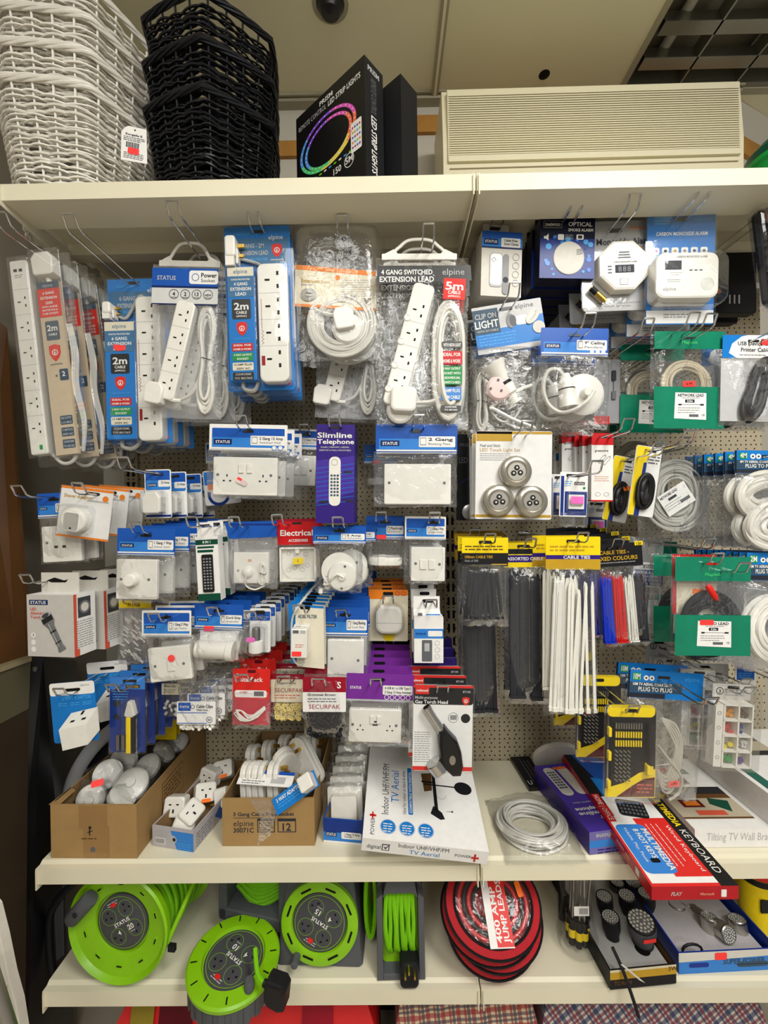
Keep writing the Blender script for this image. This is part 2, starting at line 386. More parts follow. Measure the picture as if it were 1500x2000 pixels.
while y > -LY:
    V = [(.02, y-.02, 0), (WX-.02, y-.02, 0), (WX-.02, y+.02, 0), (.02, y+.02, 0), (.02, y-.004, .05), (WX-.02, y-.004, .05), (WX-.02, y+.004, .05), (.02, y+.004, .05)]
    m.add(V, [(0, 1, 2, 3), (4, 7, 6, 5), (0, 4, 5, 1), (3, 2, 6, 7)], 'louvre'); y -= .105
for i in range(1, 6):
    x = WX*i/6*.96; m.box(x-.003, -LY, x+.003, -.02, 0, .05, 'louvre')
m.out('louvre', t)
m = M(frame='W'); m.box(XL+WX+.01, -4, 3, y1+.2, 3.0, 3.05, 'ceil'); m.box(XL-.012, y1+.01, 3, 1.2, 3.0, 3.05, 'ceil'); m.box(XL-.02, -4, 3, y1-LY, 3.0, 3.05, 'ceil'); m.out('ceiling_tile', kind='structure')
# ------------------------------------------------------------------ gondola
def shelf(x0, x1, z, y0, label, flange=0, lip=.034):
    t = thing('display_shelf', label, 'shelf', ((x0+x1)/2, y0, z), group=None); h = (x1-x0)/2-.0015
    m = M(frame='W')
    D = BY-y0-.01
    pr = [(D, 0), (.02, 0), (.013, -.005), (0, -.005), (0, -lip-.004), (.0, -lip-.004), (flange or .02, -lip-.004), (flange or .02, -.010 if flange else -.026), (D, -.010 if flange else -.026)]
    V = [(-h, y, zz) for y, zz in pr]+[(h, y, zz) for y, zz in pr]; n = len(pr)
    m.add(V, [tuple(range(n)), tuple(range(2*n-1, n-1, -1))]+[(i, (i+1) % n, n+(i+1) % n, n+i) for i in range(n)], 'shelf')
    if flange: m.box(-h, .19, h, .225, -.036, -.009, 'shelf')
    m.out('shelf_panel', t)
    for s in (-1, 1):
        m = M(frame='W'); x = s*(h-.004)
        V = [(x-.0012, 0-.004, -.006), (x-.0012, -.004, -lip-.014), (x-.0012, .02, -lip-.016), (x-.0012, D, -.085), (x-.0012, D, -.026), (x-.0012, .02, -.026)]
        V += [(a+.0024, b, c) for a, b, c in V]; n = 6
        m.add(V, [tuple(range(n)), tuple(range(2*n-1, n-1, -1))]+[(i, (i+1) % n, n+(i+1) % n, n+i) for i in range(n)], 'shelf'); m.out('bracket', t)
    return t
shelf(-W, 0, ZT, YT, 'cream top shelf under the stacked wicker baskets', .09)
shelf(0, W, ZT, YT, 'cream top shelf in front of the air conditioner', .09)
shelf(-W, 0, ZL, YL, 'cream middle shelf carrying the brown cardboard boxes')
shelf(0, W, ZL, YL, 'cream middle shelf carrying the red keyboard box')
shelf(-W, 0, ZB, YB, 'cream bottom shelf carrying the lime cable reels')
shelf(0, W, ZB, YB, 'cream bottom shelf carrying the torch trays')
for x0, x1, lb in ((-W, 0, 'perforated cream pegboard behind the extension leads'), (0, W, 'perforated cream pegboard behind the cable ties')):
    m = M(frame='W'); h = (x1-x0)/2-.02; m.box(-h, 0, h, .012, -.24, 1.405, 'pegboard'); o = m.out('pegboard_panel'); o.location = ((x0+x1)/2, BY-.003, ZL); tag(o, lb, 'pegboard')
for x, lb in ((-W, 'slotted upright at the wall end of the display'), (0, 'slotted upright between the two display bays')):
    t = thing('slotted_upright', lb, 'upright', (x, BY, 0)); m = M(frame='W'); m.box(-.02, -.012, .02, .03, 0, ZT-.03, 'pegboard')
    z = .55
    m.mats.append('void') if 'void' not in m.mats else 0
    while z < 2.1:
        for s in (-.011, .004): m.box(s, -.0125, s+.007, -.0118, z, z+.024, 'void')
        z += .04
    m.out('post', t)
# panel behind the bottom bays
m = M(frame='W'); m.box(-W+.03, .035, W-.03, .05, 0, .55, 'soot'); o = m.out('base_panel'); o.location = (0, BY, 0); tag(o, 'dark panel behind the bottom of the display', 'panel')
# ------------------------------------------------------------------ air conditioner
def aircon():
    Y = .385; k = K(Y); a = at(862, 175, Y); b = at(1444, 158, Y)
    wd = (b-a).length; t = thing('air_conditioner', 'cream wall-mounted air conditioner with a ribbed front grille', 'air conditioner', a, (0, math.atan2(-(b.z-a.z), b.x-a.x), 0))
    m = M(frame='W'); m.fr((0, 0, 0), (1, 0, 0), (0, 0, -1)); H = 250*k
    prof = [(.0, -.012), (.0, .012), (.012, .0), (.10*H/.3, -.012), (.5*H, -.02), (.8*H, -.012), (.92*H, .02), (H, .06), (H, -.012)]
    # side profile (z down, y) extruded along x
    pr = [(0, .20), (0, .01), (.006, .002), (.02, -.002), (.45*H, -.012), (.80*H, -.008), (.9*H, .012), (.97*H, .05), (H, .10), (H, .20)]
    m.pop(); n = len(pr); V = [(x, y, -z) for x in (0, wd) for z, y in pr]
    m.add(V, [tuple(range(n)), tuple(range(2*n-1, n-1, -1))]+[(i, (i+1) % n, n+(i+1) % n, n+i) for i in range(n)], 'acwhite')
    m.out('casing', t)
    m = M(frame='W'); x0, x1 = .018, wd-.018
    m.box(x0, -.006, x1, .0, -.56*H, -.085*H-.004, 'acslot'); 
    for i in range(27):
        z = -.095*H-(.45*H)*i/26; m.box(x0-.002, -.0195, x1+.002, -.005, z-.0024, z+.0013, 'acwhite')
    m.box(x0-.004, -.018, x0, 0, -.56*H, -.08*H, 'acwhite'); m.box(x1, -.018, x1+.004, 0, -.56*H, -.08*H, 'acwhite'); m.box(x0-.004, -.0195, x1+.004, .0, -.60*H, -.555*H, 'acwhite'); m.box(x0-.004, -.0185, x1+.004, .0, -.09*H, -.05*H, 'acwhite')
    m.out('grille', t)
    m = M(frame='W'); m.box(x0, -.0145, x1, -.0095, -.644*H, -.641*H, 'beige'); m.out('seam', t)
mat('acwhite', rgb=(226, 218, 186), rough=.4, var=.01); mat('acslot', rgb=(120, 104, 88), rough=.6)
aircon()
# ------------------------------------------------------------------ wicker baskets
mat('wickerwhite', rgb=(236, 232, 222), rough=.55, var=.08, vs=40); mat('wickerblack', rgb=(26, 27, 31), rough=.35, var=.2, vs=40)
def basket_mesh(key, Rb, Rt, H, seed, rot):
    m = M(frame='W'); rn = random.Random(seed); NS = 24
    def rad(th, z):
        a = (math.degrees(th)-rot) % 60-30; hx = (math.cos(R(30))/math.cos(R(a)))**.75*1.03
        return (Rb+(Rt-Rb)*(z/H)**.85)*hx
    rows = int(H/.0118)
    for r in range(rows):
        for s in (0, 1):
            z0 = .004+(H-.02)*r/rows+rn.uniform(-.001, .001); pts = []; n = NS*4
            for i in range(n):
                th = 2*math.pi*i/n; ph = math.pi*(i/4+s+(r % 2)*1.0)
                wv = math.cos(ph)
                z = z0+.0034*math.sin(ph/2+s*math.pi/2+r*1.7)*(1 if s else -1)
                q = rad(th, z)+.0042*wv
                pts.append((q*math.cos(th), q*math.sin(th), z))
            m.tube(pts, rn.uniform(.0026, .0034), key, 5, True, .75)
    wv = m
    st = M(frame='W')
    for i in range(NS):
        th = 2*math.pi*i/NS; st.tube([(rad(th, z)*math.cos(th), rad(th, z)*math.sin(th), z) for z in (0, H*.25, H*.5, H*.75, H)], .0026, key, 5)
    rim = M(frame='W')
    for j in range(5):
        pts = []; n = 72
        for i in range(n):
            th = 2*math.pi*i/n; q = rad(th, H)+.0045*math.cos(th*5+j*1.25)+.003; pts.append((q*math.cos(th), q*math.sin(th), H-.002+.005*math.sin(th*5+j*1.25)))
        rim.tube(pts, .0034, key, 6, True)
    bs = M(frame='W'); bs.lathe((0, 0, 0), [(Rb*.98, .003), (Rb*.98, .008)], key, 24)
    return wv, st, rim, bs
def basket(name, label, loc, parts, group):
    t = thing(name, label, 'basket', loc, group=group)
    for nm, p in zip(('weave', 'stakes_frame', 'rim', 'base'), parts):
        o = bpy.data.objects.new(nm, p) if isinstance(p, bpy.types.Mesh) else None
        COL.objects.link(o); o.parent = t
    return t
def stack(key, px, dx, Rb, Rt, H, z1s, rot, names):
    ms = [q.out('x') for q in basket_mesh(key, Rb, Rt, H, 5, rot)]; me = [o.data for o in ms]
    for o in ms: bpy.data.objects.remove(o)
    X = at(px, 300, .15).x
    for z, lb in zip(z1s, names): basket('wicker_basket', lb, (X, .15, z), me, None)
stack('wickerwhite', 163, 0, .122, .168, .258, [ZT+.002, ZT+.078, ZT+.153, ZT+.228], 8,
      ['white wicker basket standing on the top shelf, lowest of its stack', 'white wicker basket nested second from the bottom of the white stack', 'white wicker basket nested third from the bottom of the white stack', 'white wicker basket at the top of the white stack'])
stack('wickerblack', 425, 0, .122, .152, .235, [ZT+.002, ZT+.105, ZT+.205], -20,
      ['black wicker basket standing on the top shelf, lowest of its stack', 'black wicker basket nested second in the black stack', 'black wicker basket at the top of the black stack'])
# price tag on the white basket
t, N = item('basket_tag', 'white swing tag with a red price sticker hanging on the white baskets', 'price tag', 262, 250, -.0, 4, 12)
m = N(); m.poly([(252, 248), (284, 248), (290, 315), (243, 317), (240, 262), (246, 252)], 'paper', 0, 1); m.disc(264, 254, 1.6, 'dark')
m.text('Rongella B', 248, 266, 4, 'print_dark', w=30); m.lines(245, 269, 284, 3, 3.2, 1.2, 'print_dark', seed=4)
for i in range(14): m.rect(250+i*1.7, 279, 250+i*1.7+(1 if i % 3 else 1.3), 290, 'print_dark')
m.lines(247, 300, 284, 4, 3.2, 1.1, 'print_dark', seed=6); m.out('paper_tag', t)
m = N(); m.rrect(254, 290, 274, 302, 2.5, 'hot', 1, .5); m.out('price_sticker', t)
m = N(); m.tube([(264, 254, 0), (262, 240, -3), (262, 232, -14)], .5, 'offwhite', 4); m.out('string', t)
# ------------------------------------------------------------------ cartons
class Box:
    """upright or lying carton; local x = width, y = depth (front at -y), z = up; origin at the bottom centre"""
    def __init__(s, name, label, cat, loc, w, h, dp, yaw=0, rx=0, ry=0, k='paper', top=None, side=None, r=0, group=None):
        s.t = thing(name, label, cat, loc, (R(rx), R(ry), R(yaw)), group); s.w, s.h, s.dp = w, h, dp
        s.m = M(frame='W')
        X, Y, Z = w/2, dp/2, h
        V = [(-X, -Y, 0), (X, -Y, 0), (X, Y, 0), (-X, Y, 0), (-X, -Y, Z), (X, -Y, Z), (X, Y, Z), (-X, Y, Z)]
        for f, kk in (((0, 1, 5, 4), k), ((1, 2, 6, 5), side or k), ((2, 3, 7, 6), k), ((3, 0, 4, 7), side or k), ((4, 5, 6, 7), top or k), ((3, 2, 1, 0), k)):
            s.m.add([V[i] for i in f], [(0, 1, 2, 3)], kk)
    def face(s, which, u=100):
        """frame with origin at the face's top-left, in units where the face is u wide"""
        X, Y, Z = s.w/2, s.dp/2, s.h
        o, ex, ey, wd = {'front': ((-X, -Y, Z), (1, 0, 0), (0, 0, -1), s.w), 'right': ((X, -Y, Z), (0, 1, 0), (0, 0, -1), s.dp), 'left': ((-X, Y, Z), (0, -1, 0), (0, 0, -1), s.dp),
                         'top': ((-X, Y, Z), (1, 0, 0), (0, -1, 0), s.w)}[which]
        k = wd/u; s.m.fr(o, ex, ey, k); s.lift = .0003/k
        return s.m
    def end(s): s.m.pop()
    def done(s, name='carton'): s.m.out(name, s.t); return s.t
def led_box():
    b = Box('led_strip_box', 'black box of rainbow LED strip lights standing on the top shelf', 'box', (0, 0, 0), .232, .30, .06, k='black', side='soot')
    b.t.rotation_euler = (0, 0, math.atan2(-.15, .177))
    # near right corner at (-.221, 0); centre from it
    a = b.t.rotation_euler.z; c, s = math.cos(a), math.sin(a); ox, oy = -.116, .03
    b.t.location = (-.221+ox*c-oy*s, .0+ox*s+oy*c, ZT)
    m = b.face('front', 135); H = 135*.30/.232; L = b.lift
    m.text('PRISM', 64, 13, 6, 'white', L, 'c', w=26); m.text('REMOTE CONTROL', 6, 23, 7, 'lgrey', L, bold=False, w=58); m.text('LED STRIP LIGHTS', 68, 23, 7, 'white', L, w=60)
    cols = ['glowred', 'glowyellow', 'glowgreen', 'glowblue', 'glowviolet', 'glowpink']
    n = 60
    for j in range(2):
        for i in range(n):
            a0 = 2*math.pi*i/n; a1 = 2*math.pi*(i+1)/n; e0, e1 = 1-.16*j, 1-.16*j-.10
            P = []
            for aa, e in ((a0, e0), (a1, e0), (a1, e1), (a0, e1)):
                P.append((64+56*e*math.cos(aa)+1.5*j, 66+36*e*math.sin(aa)+j*3))
            m.poly(P, cols[int((i/n*6+.3+j*.3) % 6)], L*(1+.3*j))
            if i % 2 == 0: m.disc((P[0][0]+P[2][0])/2, (P[0][1]+P[2][1])/2, 1.1, 'white', L*2, 6)
    for i in range(12): m.rect(10+i*9.6, 104, 15+i*9.6, 106, ['sky', 'lime', 'white'][i % 3], L)
    m.rrect(110, 72, 129, 110, 2, 'paper', L*2)
    for r_ in range(5):
        for c_ in range(4): m.disc(113.5+c_*4.1, 79+r_*6.2, 1.5, ['red', 'lime', 'blue', 'orange', 'purple', 'sky'][(r_+c_*2) % 6], L*3, 8)
    m.text('150', 84, 120, 8, 'white', L, 'c'); m.text('5M', 106, 118, 8, 'white', L, 'c'); m.ring(106, 115, 8, 9, 'white', L)
    b.end(); m = b.face('right', 36)
    m.text('PRISM', 17, 14, 6.5, 'lgrey', b.lift, 'c', w=22); m.text('REMOTE CONTROL', 12, 20, 10, 'grey', b.lift, bold=False, w=46, ang=90); m.text('LED STRIP LIGHTS', 12, 69, 10, 'white', b.lift, w=74, ang=90)
    b.end(); b.done()
    b2 = Box('plain_black_box', 'plain black box standing behind the LED strip light box', 'box', (0, 0, 0), .20, .29, .06, k='soot')
    b2.t.rotation_euler = b.t.rotation_euler; b2.t.location = b.t.location + Vector((.055*c*1.0-.075*s, .075*c+.055*s, 0)); b2.done()
for nm, cc in (('glowpink', (226, 90, 190)), ('glowviolet', (140, 80, 220)), ('glowblue', (80, 150, 235)), ('glowgreen', (80, 210, 120)), ('glowyellow', (235, 215, 90)), ('glowred', (240, 110, 80))): mat(nm, rgb=cc, rough=.35, var=0)
led_box()
# green bucket at the right edge of the top shelf
p = at(1540, 245, .12); m = M(frame='W'); m.lathe((0, 0, 0), [(.0001, 0), (.045, .002), (.06, .02), (.078, .09), (.082, .13), (.088, .135), (.088, .145), (.08, .145)], 'bright_green', 28)
m.v = [(x, y, z) for x, y, z in m.v]; t = thing('plastic_bucket', 'green plastic bucket beside the air conditioner at the picture edge', 'bucket', (p.x, p.y, ZT+.003)); m.out('body', t)
m = M(frame='W'); m.lathe((0, 0, .145), [(.084, 0), (.084, .02), (.06, .045), (.0001, .05)], 'dgreen', 28); m.out('lid', t)
# dark things behind the baskets
m = M(frame='W'); m.rr = m.rr
p = at(283, 60, .45); m.box(-.045, -.03, .05, .03, 0, .16, 'brown'); o = m.out('carton_stub'); o.name = 'brown_carton'; o.location = (p.x, p.y, ZT+.37); bpy.data.objects.remove(o)
# ------------------------------------------------------------------ left end: timber leaf, counter, dark cover
def quad_slab(name, label, cat, pts, th, key, px=True):
    m = M(frame='W'); P = [Vector(q) for q in pts]; n = (P[1]-P[0]).cross(P[-1]-P[0]).normalized()*th
    V = [tuple(q-P[0]) for q in P]+[tuple(q+n-P[0]) for q in P]; k = len(P)
    m.add(V, [tuple(range(k)), tuple(range(2*k-1, k-1, -1))]+[(i, (i+1) % k, k+(i+1) % k, k+i) for i in range(k)], key)
    o = m.out(name); o.location = P[0]; return tag(o, label, cat)
mat('oak', rgb=(74, 46, 18), rough=.45, var=.18, vs=8); mat('blackpvc', rgb=(22, 23, 27), rough=.28, bump=.4, bscale=14); mat('rail', rgb=(120, 110, 84), rough=.5)
mat('glassy', rgb=(74, 70, 52), rough=.2); mat('darkwood', rgb=(40, 30, 18), rough=.6, var=.15, vs=6)
quad_slab('timber_board', 'brown timber board leaning beside the end of the display', 'board', [at(-80, 560, .10), at(14, 640, .16), at(66, 1300, .12), at(60, 1420, .10), at(-80, 1420, .10)], .02, 'oak')
quad_slab('olive_glass', 'dull olive glass panel of the counter beside the display', 'counter panel', [at(-90, 1345, -.05), at(60, 1290, .07), at(56, 1384, .07), at(-90, 1462, -.05)], .012, 'glassy')
quad_slab('counter_rail', 'beige rail along the top of the olive counter panel', 'rail', [at(-90, 1332, -.055), at(62, 1283, .066), at(62, 1291, .066), at(-90, 1346, -.055)], .02, 'rail')
quad_slab('brown_counter', 'dark brown counter side beneath the olive panel', 'counter', [at(-90, 1462, -.045), at(56, 1384, .07), at(48, 2080, .07), at(-90, 2080, -.045)], .012, 'darkwood')
m = M(frame='W')
o = quad_slab('black_cover', 'black plastic cover hanging beside the left end of the shelves', 'cover', [at(58, 1288, .08), at(84, 1284, .10), at(150, 1292, .36), at(150, 2060, .36), at(52, 2060, .10), at(38, 2060, .07), at(50, 1600, .075)], .012, 'blackpvc')
m = M(frame='W'); m.lathe((0, 0, 0), [(.006, 0), (.006, .003), (.0001, .004)], 'steel', 12, 'y'); o = m.out('snap_fastener'); o.location = at(67, 1307, .075); tag(o, 'round metal snap fastener at the top of the black cover', 'fastener')
# purple strap on the wall
m = M(frame='W'); a, b = at(-40, 556, .2), at(40, 596, .3); m.tube([(0, 0, 0), tuple(b-a)], .010, 'mauve', 8, flat=.5); mat('mauve', rgb=(70, 44, 84), rough=.5); o = m.out('purple_strap'); o.location = a; tag(o, 'purple strap on the wall beside the six gang lead', 'strap')
# printed fabric bag at bottom left
mat('fabricwhite', rgb=(206, 200, 188), rough=.8); mat('aqua', rgb=(120, 170, 168), rough=.8); mat('coral', rgb=(206, 150, 112), rough=.8)
t = thing('fabric_bag', 'white fabric bag with aqua and coral strokes at the bottom corner', 'bag', at(0, 1990, -.25)); p0 = at(0, 1990, -.25); k = K(-.25)
m = M(0, 1990, k); m.prism([(-60, 1700), (-4, 1770), (10, 1830), (24, 1905), (38, 1960), (52, 2060), (-60, 2060)], -14, 6, 'fabricwhite', 3)
m.poly([(-10, 1800), (6, 1835), (8, 1880), (-4, 1930), (-10, 1925)], 'aqua', 6.4); m.poly([(10, 1940), (22, 1915), (20, 1990), (14, 1990)], 'coral', 6.4); m.poly([(-20, 1840), (-8, 1815), (0, 1850), (-14, 1900)], 'aqua', 6.4); m.out('body', t)
m = M(frame='W'); a, b = at(-20, 1890, -.3), at(34, 2060, -.3); m.tube([(0, 0, 0), tuple(b-a)], .010, 'steel', 12); o = m.out('steel_tube'); o.location = a; tag(o, 'grey steel tube in front of the printed fabric bag', 'tube')
# ------------------------------------------------------------------ printed cards and shared product shapes
def cardbase(m, x0, y0, x1, y1, key, r=2, hole=None, th=1.0, hk='black'):
    m.rrect(x0, y0, x1, y1, r, key, .5, th)
    if hole:
        hx, hy = hole; m.rrect(hx-11, hy-2.2, hx+11, hy+2.8, 2.4, hk, .7); m.disc(hx, hy-2, 3.4, hk, .7, 12)
def status(m, x0, y0, x1, y1, t1='', t2='', hole=True, rim=False, logo=True, base='statusblue'):
    w, h = x1-x0, y1-y0
    cardbase(m, x0, y0, x1, y1, 'paper' if rim else base)
    e = .8
    if rim: m.rrect(x0+.035*w, y0+.05*w, x1-.035*w, y1-.1*h, 2, base, .7); e = .9
    m.rect(x0+.04*w, y0+.5*h, x1-.04*w, y1-.14*h, 'statusblue2', e)
    m.rect(x0+.01*w, y1-.13*h, x1-.01*w, y1-.08*h, 'paper', e+.2); m.rect(x0+.01*w, y1-.045*h, x1-.01*w, y1-.0*h, 'lgrey', e+.2)
    if logo:
        lw = .23*w; lx = x0+.06*w; ly = y0+.56*h; lh = lw*.3
        m.rect(lx, ly, lx+lw, ly+lh, 'navy', e+.3); m.text('STATUS', lx+lw/2, ly+lh*.78, lh*.5, 'white', e+.6, 'c', w=lw*.8)
    if t1:
        a = x0+.53*w; m.rrect(a, y0+.42*h, x1-.025*w, y0+.78*h, 2, 'paper', e+.3)
        m.rrect(a+2, y0+.46*h, a+.09*w, y0+.72*h, 1, 'midgrey', e+.5); m.rrect(a+3, y0+.49*h, a+.09*w-1, y0+.69*h, 1, 'paper', e+.6)
        m.text(t1, a+.115*w, y0+.57*h, .10*h, 'print_dark', e+.6, w=min(.30*w, len(t1)*.052*w))
        m.text(t2, a+.115*w, y0+.71*h, .08*h, 'grey', e+.6, bold=False, w=min(.27*w, len(t2)*.04*w))
    if hole:
        hx = (x0+x1)/2 if hole is True else hole; hy = y0+.25*h
        m.rrect(hx-11, hy-2, hx+11, hy+3, 2.4, 'black', e+.8); m.disc(hx, hy-2, 3.6, 'black', e+.8, 12)
mat('statusblue', rgb=(30, 84, 172), rough=.28, var=.02); mat('statusblue2', rgb=(52, 126, 206), rough=.28, var=.02); mat('elpineblue', rgb=(28, 118, 196), rough=.25, var=.02)
mat('glossgreen', rgb=(16, 122, 92), rough=.22, var=.06, vs=30, bump=.5, bscale=60)
def plate(m, x0, y0, x1, y1, d0=1, d1=9, key='plastic', screws=(), r=2.5):
    m.rr(x0, y0, x1, y1, r, d0, d1, key, 1.6)
    for x, y in screws: m.disc(x, y, 3.0, 'midgrey', d1+.2, 14); m.disc(x, y, 2.1, 'grey', d1+.4, 14)
def sock3(m, x, y, s, d, ang=0):
    """three dark socket apertures, earth upright on top"""
    m.push(x, y, d, ang, s)
    m.rect(-1.3, -8, 1.3, -3, 'void', 0); m.rect(-8.5, 3.5, -4.2, 6.5, 'void', 0); m.rect(4.2, 3.5, 8.5, 6.5, 'void', 0); m.pop()
def strip(m, x, y, w, h, n, d=20, key='plastic', usb=False, r=None, switch=False, foot=.08, top=.03):
    m.rr(x, y, x+w, y+h, r or w*.22, 1, d, key, 2.5)
    g = h*(1-foot-top)/n; y0 = y+h*top
    if usb:
        for i in (0, 1): m.rect(x+w*(.22+.3*i), y+h*.045, x+w*(.42+.3*i), y+h*.06, 'dark', d+.2)
        m.lines(x+w*.25, y+h*.075, x+w*.7, 2, 4, 1.5, 'midgrey', d+.2); y0 = y+h*.15; g = h*.78/n
    for i in range(n):
        yy = y0+g*i
        if i or usb: m.rect(x+1, yy-.4, x+w-1, yy+.4, 'lgrey', d+.15)
        c = yy+g*.5; sx = w*.075
        m.rect(x+w*.26, c-w*.035, x+w*.26+w*.17, c+w*.035, 'void', d+.2)
        for s in (-1, 1): m.rect(x+w*.66, c+s*w*.22-w*.07, x+w*.74, c+s*w*.22+w*.07, 'void', d+.2)
        if switch: m.lathe((x+w*.12, c+g*.4, d), [(w*.17, 0), (w*.16, 1.5), (w*.12, 2), (w*.1, 1.2), (.001, 1.6)], key, 18)
def plug(m, x0, y0, x1, y1, d0=4, d1=26, key='plastic', pins=False):
    m.prism([(x0+.2*(x1-x0), y0), (x1-.2*(x1-x0), y0), (x1, y0+.25*(y1-y0)), (x1-.04*(x1-x0), y1-3), (x1-.15*(x1-x0), y1), (x0+.15*(x1-x0), y1), (x0+.04*(x1-x0), y1-3), (x0, y0+.25*(y1-y0))], d0, d1, key, 3)
def hank(m, x0, y0, x1, y1, r, n=5, key='cable', d=6, pinch=.35, seed=1, tie=True, dd=1.4):
    rn = random.Random(seed); cx = (x0+x1)/2; cy = (y0+y1)/2
    for i in range(n):
        P = []; ww = (x1-x0)/2*(1-.5*i/n)*rn.uniform(.9, 1); hh = (y1-y0)/2*(1-.06*i)*rn.uniform(.96, 1); ox = rn.uniform(-2, 2)
        for j in range(28):
            a = 2*math.pi*j/28; s = math.sin(a); pf = 1-(1-pinch)*math.exp(-(s*hh/(.33*(y1-y0)))**2*2.2)
            P.append((cx+ox+ww*math.cos(a)*pf, cy+s*hh, d+i*dd*math.cos(a+i)))
        m.tube(P, r, key, 7, True)
    if tie: m.tube(m.circ3(cx, cy, max(4, (x1-x0)/2*pinch+r), d, r*1.6), .8, 'dark', 5, True)
def circ3(s, cx, cy, rx, d, rd, n=16): return [(cx+rx*math.cos(2*math.pi*i/n), cy+1.5*math.sin(4*math.pi*i/n), d+rd*1.6*math.sin(2*math.pi*i/n)) for i in range(n)]
M.circ3 = circ3
def coil(m, cx, cy, rx, ry, r, n=6, key='cable', d=6, step=None, seed=1, th=2.0, ang=0):
    rn = random.Random(seed); step = step or r*1.7; m.push(cx, cy, 0, ang)
    for i in range(n):
        a0 = rn.uniform(0, 6); q = 1-step*i/rx; ox, oy = rn.uniform(-.5, .5)*r, rn.uniform(-.5, .5)*r; P = []
        for j in range(40):
            a = 2*math.pi*j/40; P.append((rx*q*math.cos(a)+ox, ry*(1-step*i/ry)*math.sin(a)+oy, d+th*math.sin(a*2+a0)+rn.uniform(-.2, .2)))
        m.tube(P, r, key, 7, True)
    m.pop()
def gloop(m, pts, r, key='cable', n=7): m.tube(sp(pts, 7), r, key, n)
def handle(m, x0, y0, x1, y1, key='offwhite'):
    """white moulded bag hanger with a wide opening"""
    w = x1-x0; cx = (x0+x1)/2
    m.rrect(x0, y1-12, x1, y1, 2, key, 1.6, 3.2)
    P = [(x0+.14*w, y1-11), (x0+.19*w, y1-20), (x0+.24*w, y0+.35*(y1-y0)), (x0+.32*w, y0+4), (x0+.42*w, y0), (x1-.42*w, y0), (x1-.32*w, y0+4), (x1-.24*w, y0+.35*(y1-y0)), (x1-.19*w, y1-20), (x1-.14*w, y1-11)]
    m.tube([(a, b, 0) for a, b in sp2(P)], 3.6, key, 6, flat=.5)
    m.poly([(x0+.02*w, y1-11), (x0+.16*w, y1-21), (x0+.22*w, y1-11)], key, 1.2, 2); m.poly([(x1-.02*w, y1-11), (x1-.16*w, y1-21), (x1-.22*w, y1-11)], key, 1.2, 2)
def sp2(P): return [(q[0], q[1]) for q in sp([(a, b, 0) for a, b in P], 4)]
def shield(m, x, y, w, h, d):
    P = [(-.5, -.4), (0, -.5), (.5, -.4), (.5, .05), (.3, .35), (0, .55), (-.3, .35), (-.5, .05)]
    m.poly([(x+a*w, y+b*h) for a, b in P], 'red2', d); m.ring(x, y, w*.2, w*.27, 'paper', d+.2, 16); m.poly([(x+.05*w, y-.2*h), (x-.1*w, y+.03*h), (x+.1*w, y-.02*h), (x-.05*w, y+.2*h)], 'paper', d+.25)
def badge(m, x0, y0, x1, y1, key, lines, tk='white', d=.8):
    m.rrect(x0, y0, x1, y1, 2, key, d); h = (y1-y0)/len(lines)
    for i, t in enumerate(lines): m.text(t, (x0+x1)/2, y0+h*(i+.78), h*.5, tk, d+.25, 'c', w=min((x1-x0)*.86, len(t)*h*.5))
def pricelabel(m, x, y, d, key='hot', w=22, h=11, ang=0, t=''):
    m.push(x, y, d, ang); m.rrect(-w/2, -h/2, w/2, h/2, 2, key, 0)
    if t: m.text(t, 0, h*.2, h*.45, 'dark', .2, 'c')
    m.pop()

# ================================================================== ROW A: extension leads, left bay
# six gang USB lead, leaning blister
root, N = item('extension_lead_pack', 'grey and red six gang USB extension lead in clear blister at the wall end', 'extension lead pack', 88, 500, .02, -6.5)
m = N(); strip(m, 31, 515, 34, 375, 6, 20, 'plastic', True, 4); m.rect(50, 872, 56, 881, 'green2', 20.4); m.out('socket_strip', root)
m = N(); plug(m, 75, 506, 118, 550, 4, 24); m.tube([(97, 550, 10), (97, 562, 8)], 5, 'plastic', 8); m.out('plug', root)
m = N(); m.box(76, 560, 119, 895, 8, 15, 'beigepack'); m.rect(76, 560, 119, 573, 'slate', 15.3); m.text('elpine', 97, 570, 6, 'lgrey', 15.6, 'c', bold=False)
m.rect(76, 573, 119, 628, 'red2', 15.3)
for i, s in enumerate(('6 GANG', 'EXTENSION', 'LEAD')): m.text(s, 97, 584+i*9.5, 5, 'paper', 15.6, 'c', w=[22, 32, 14][i])
for i, s in enumerate(('WITH SURGE', 'PROTECTOR &', '2 USB SOCKETS')): m.text(s, 97, 610+i*6.5, 3.4, 'paper', 15.6, 'c', w=30)
m.rrect(84, 636, 110, 673, 3, 'slate', 15.4); m.text('2m', 97, 655, 11, 'paper', 15.7, 'c', w=20); m.text('CABLE', 97, 664, 4, 'paper', 15.7, 'c')
shield(m, 97, 697, 22, 32, 15.5); m.text('SURGE PROTECTED', 97, 721, 2.4, 'slate', 15.6, 'c', w=24)
m.rrect(101, 730, 118, 752, 2, 'slate', 15.4); m.text('2', 109, 744, 9, 'paper', 15.7, 'c'); m.text('x', 95, 744, 6, 'slate', 15.7, 'c')
for i, y in enumerate((820, 843, 866)): badge(m, 92, y, 116, y+17, 'slate', [('USB OUTPUT', '2.1A MAX'), ('13 AMP PLUG', '250V AC'), ('CONFORMS', 'TO BS1363')][i], 'lgrey', 15.5)
m.out('label_panel', root)
m = N()
for i in range(3): m.tube(sp([(119+i*3, 640, 3), (124+i*4, 700, 5), (119+i*4, 760, 6), (128+i*2, 830, 4), (122, 890, 4)], 5), 3.2, 'cable', 7)
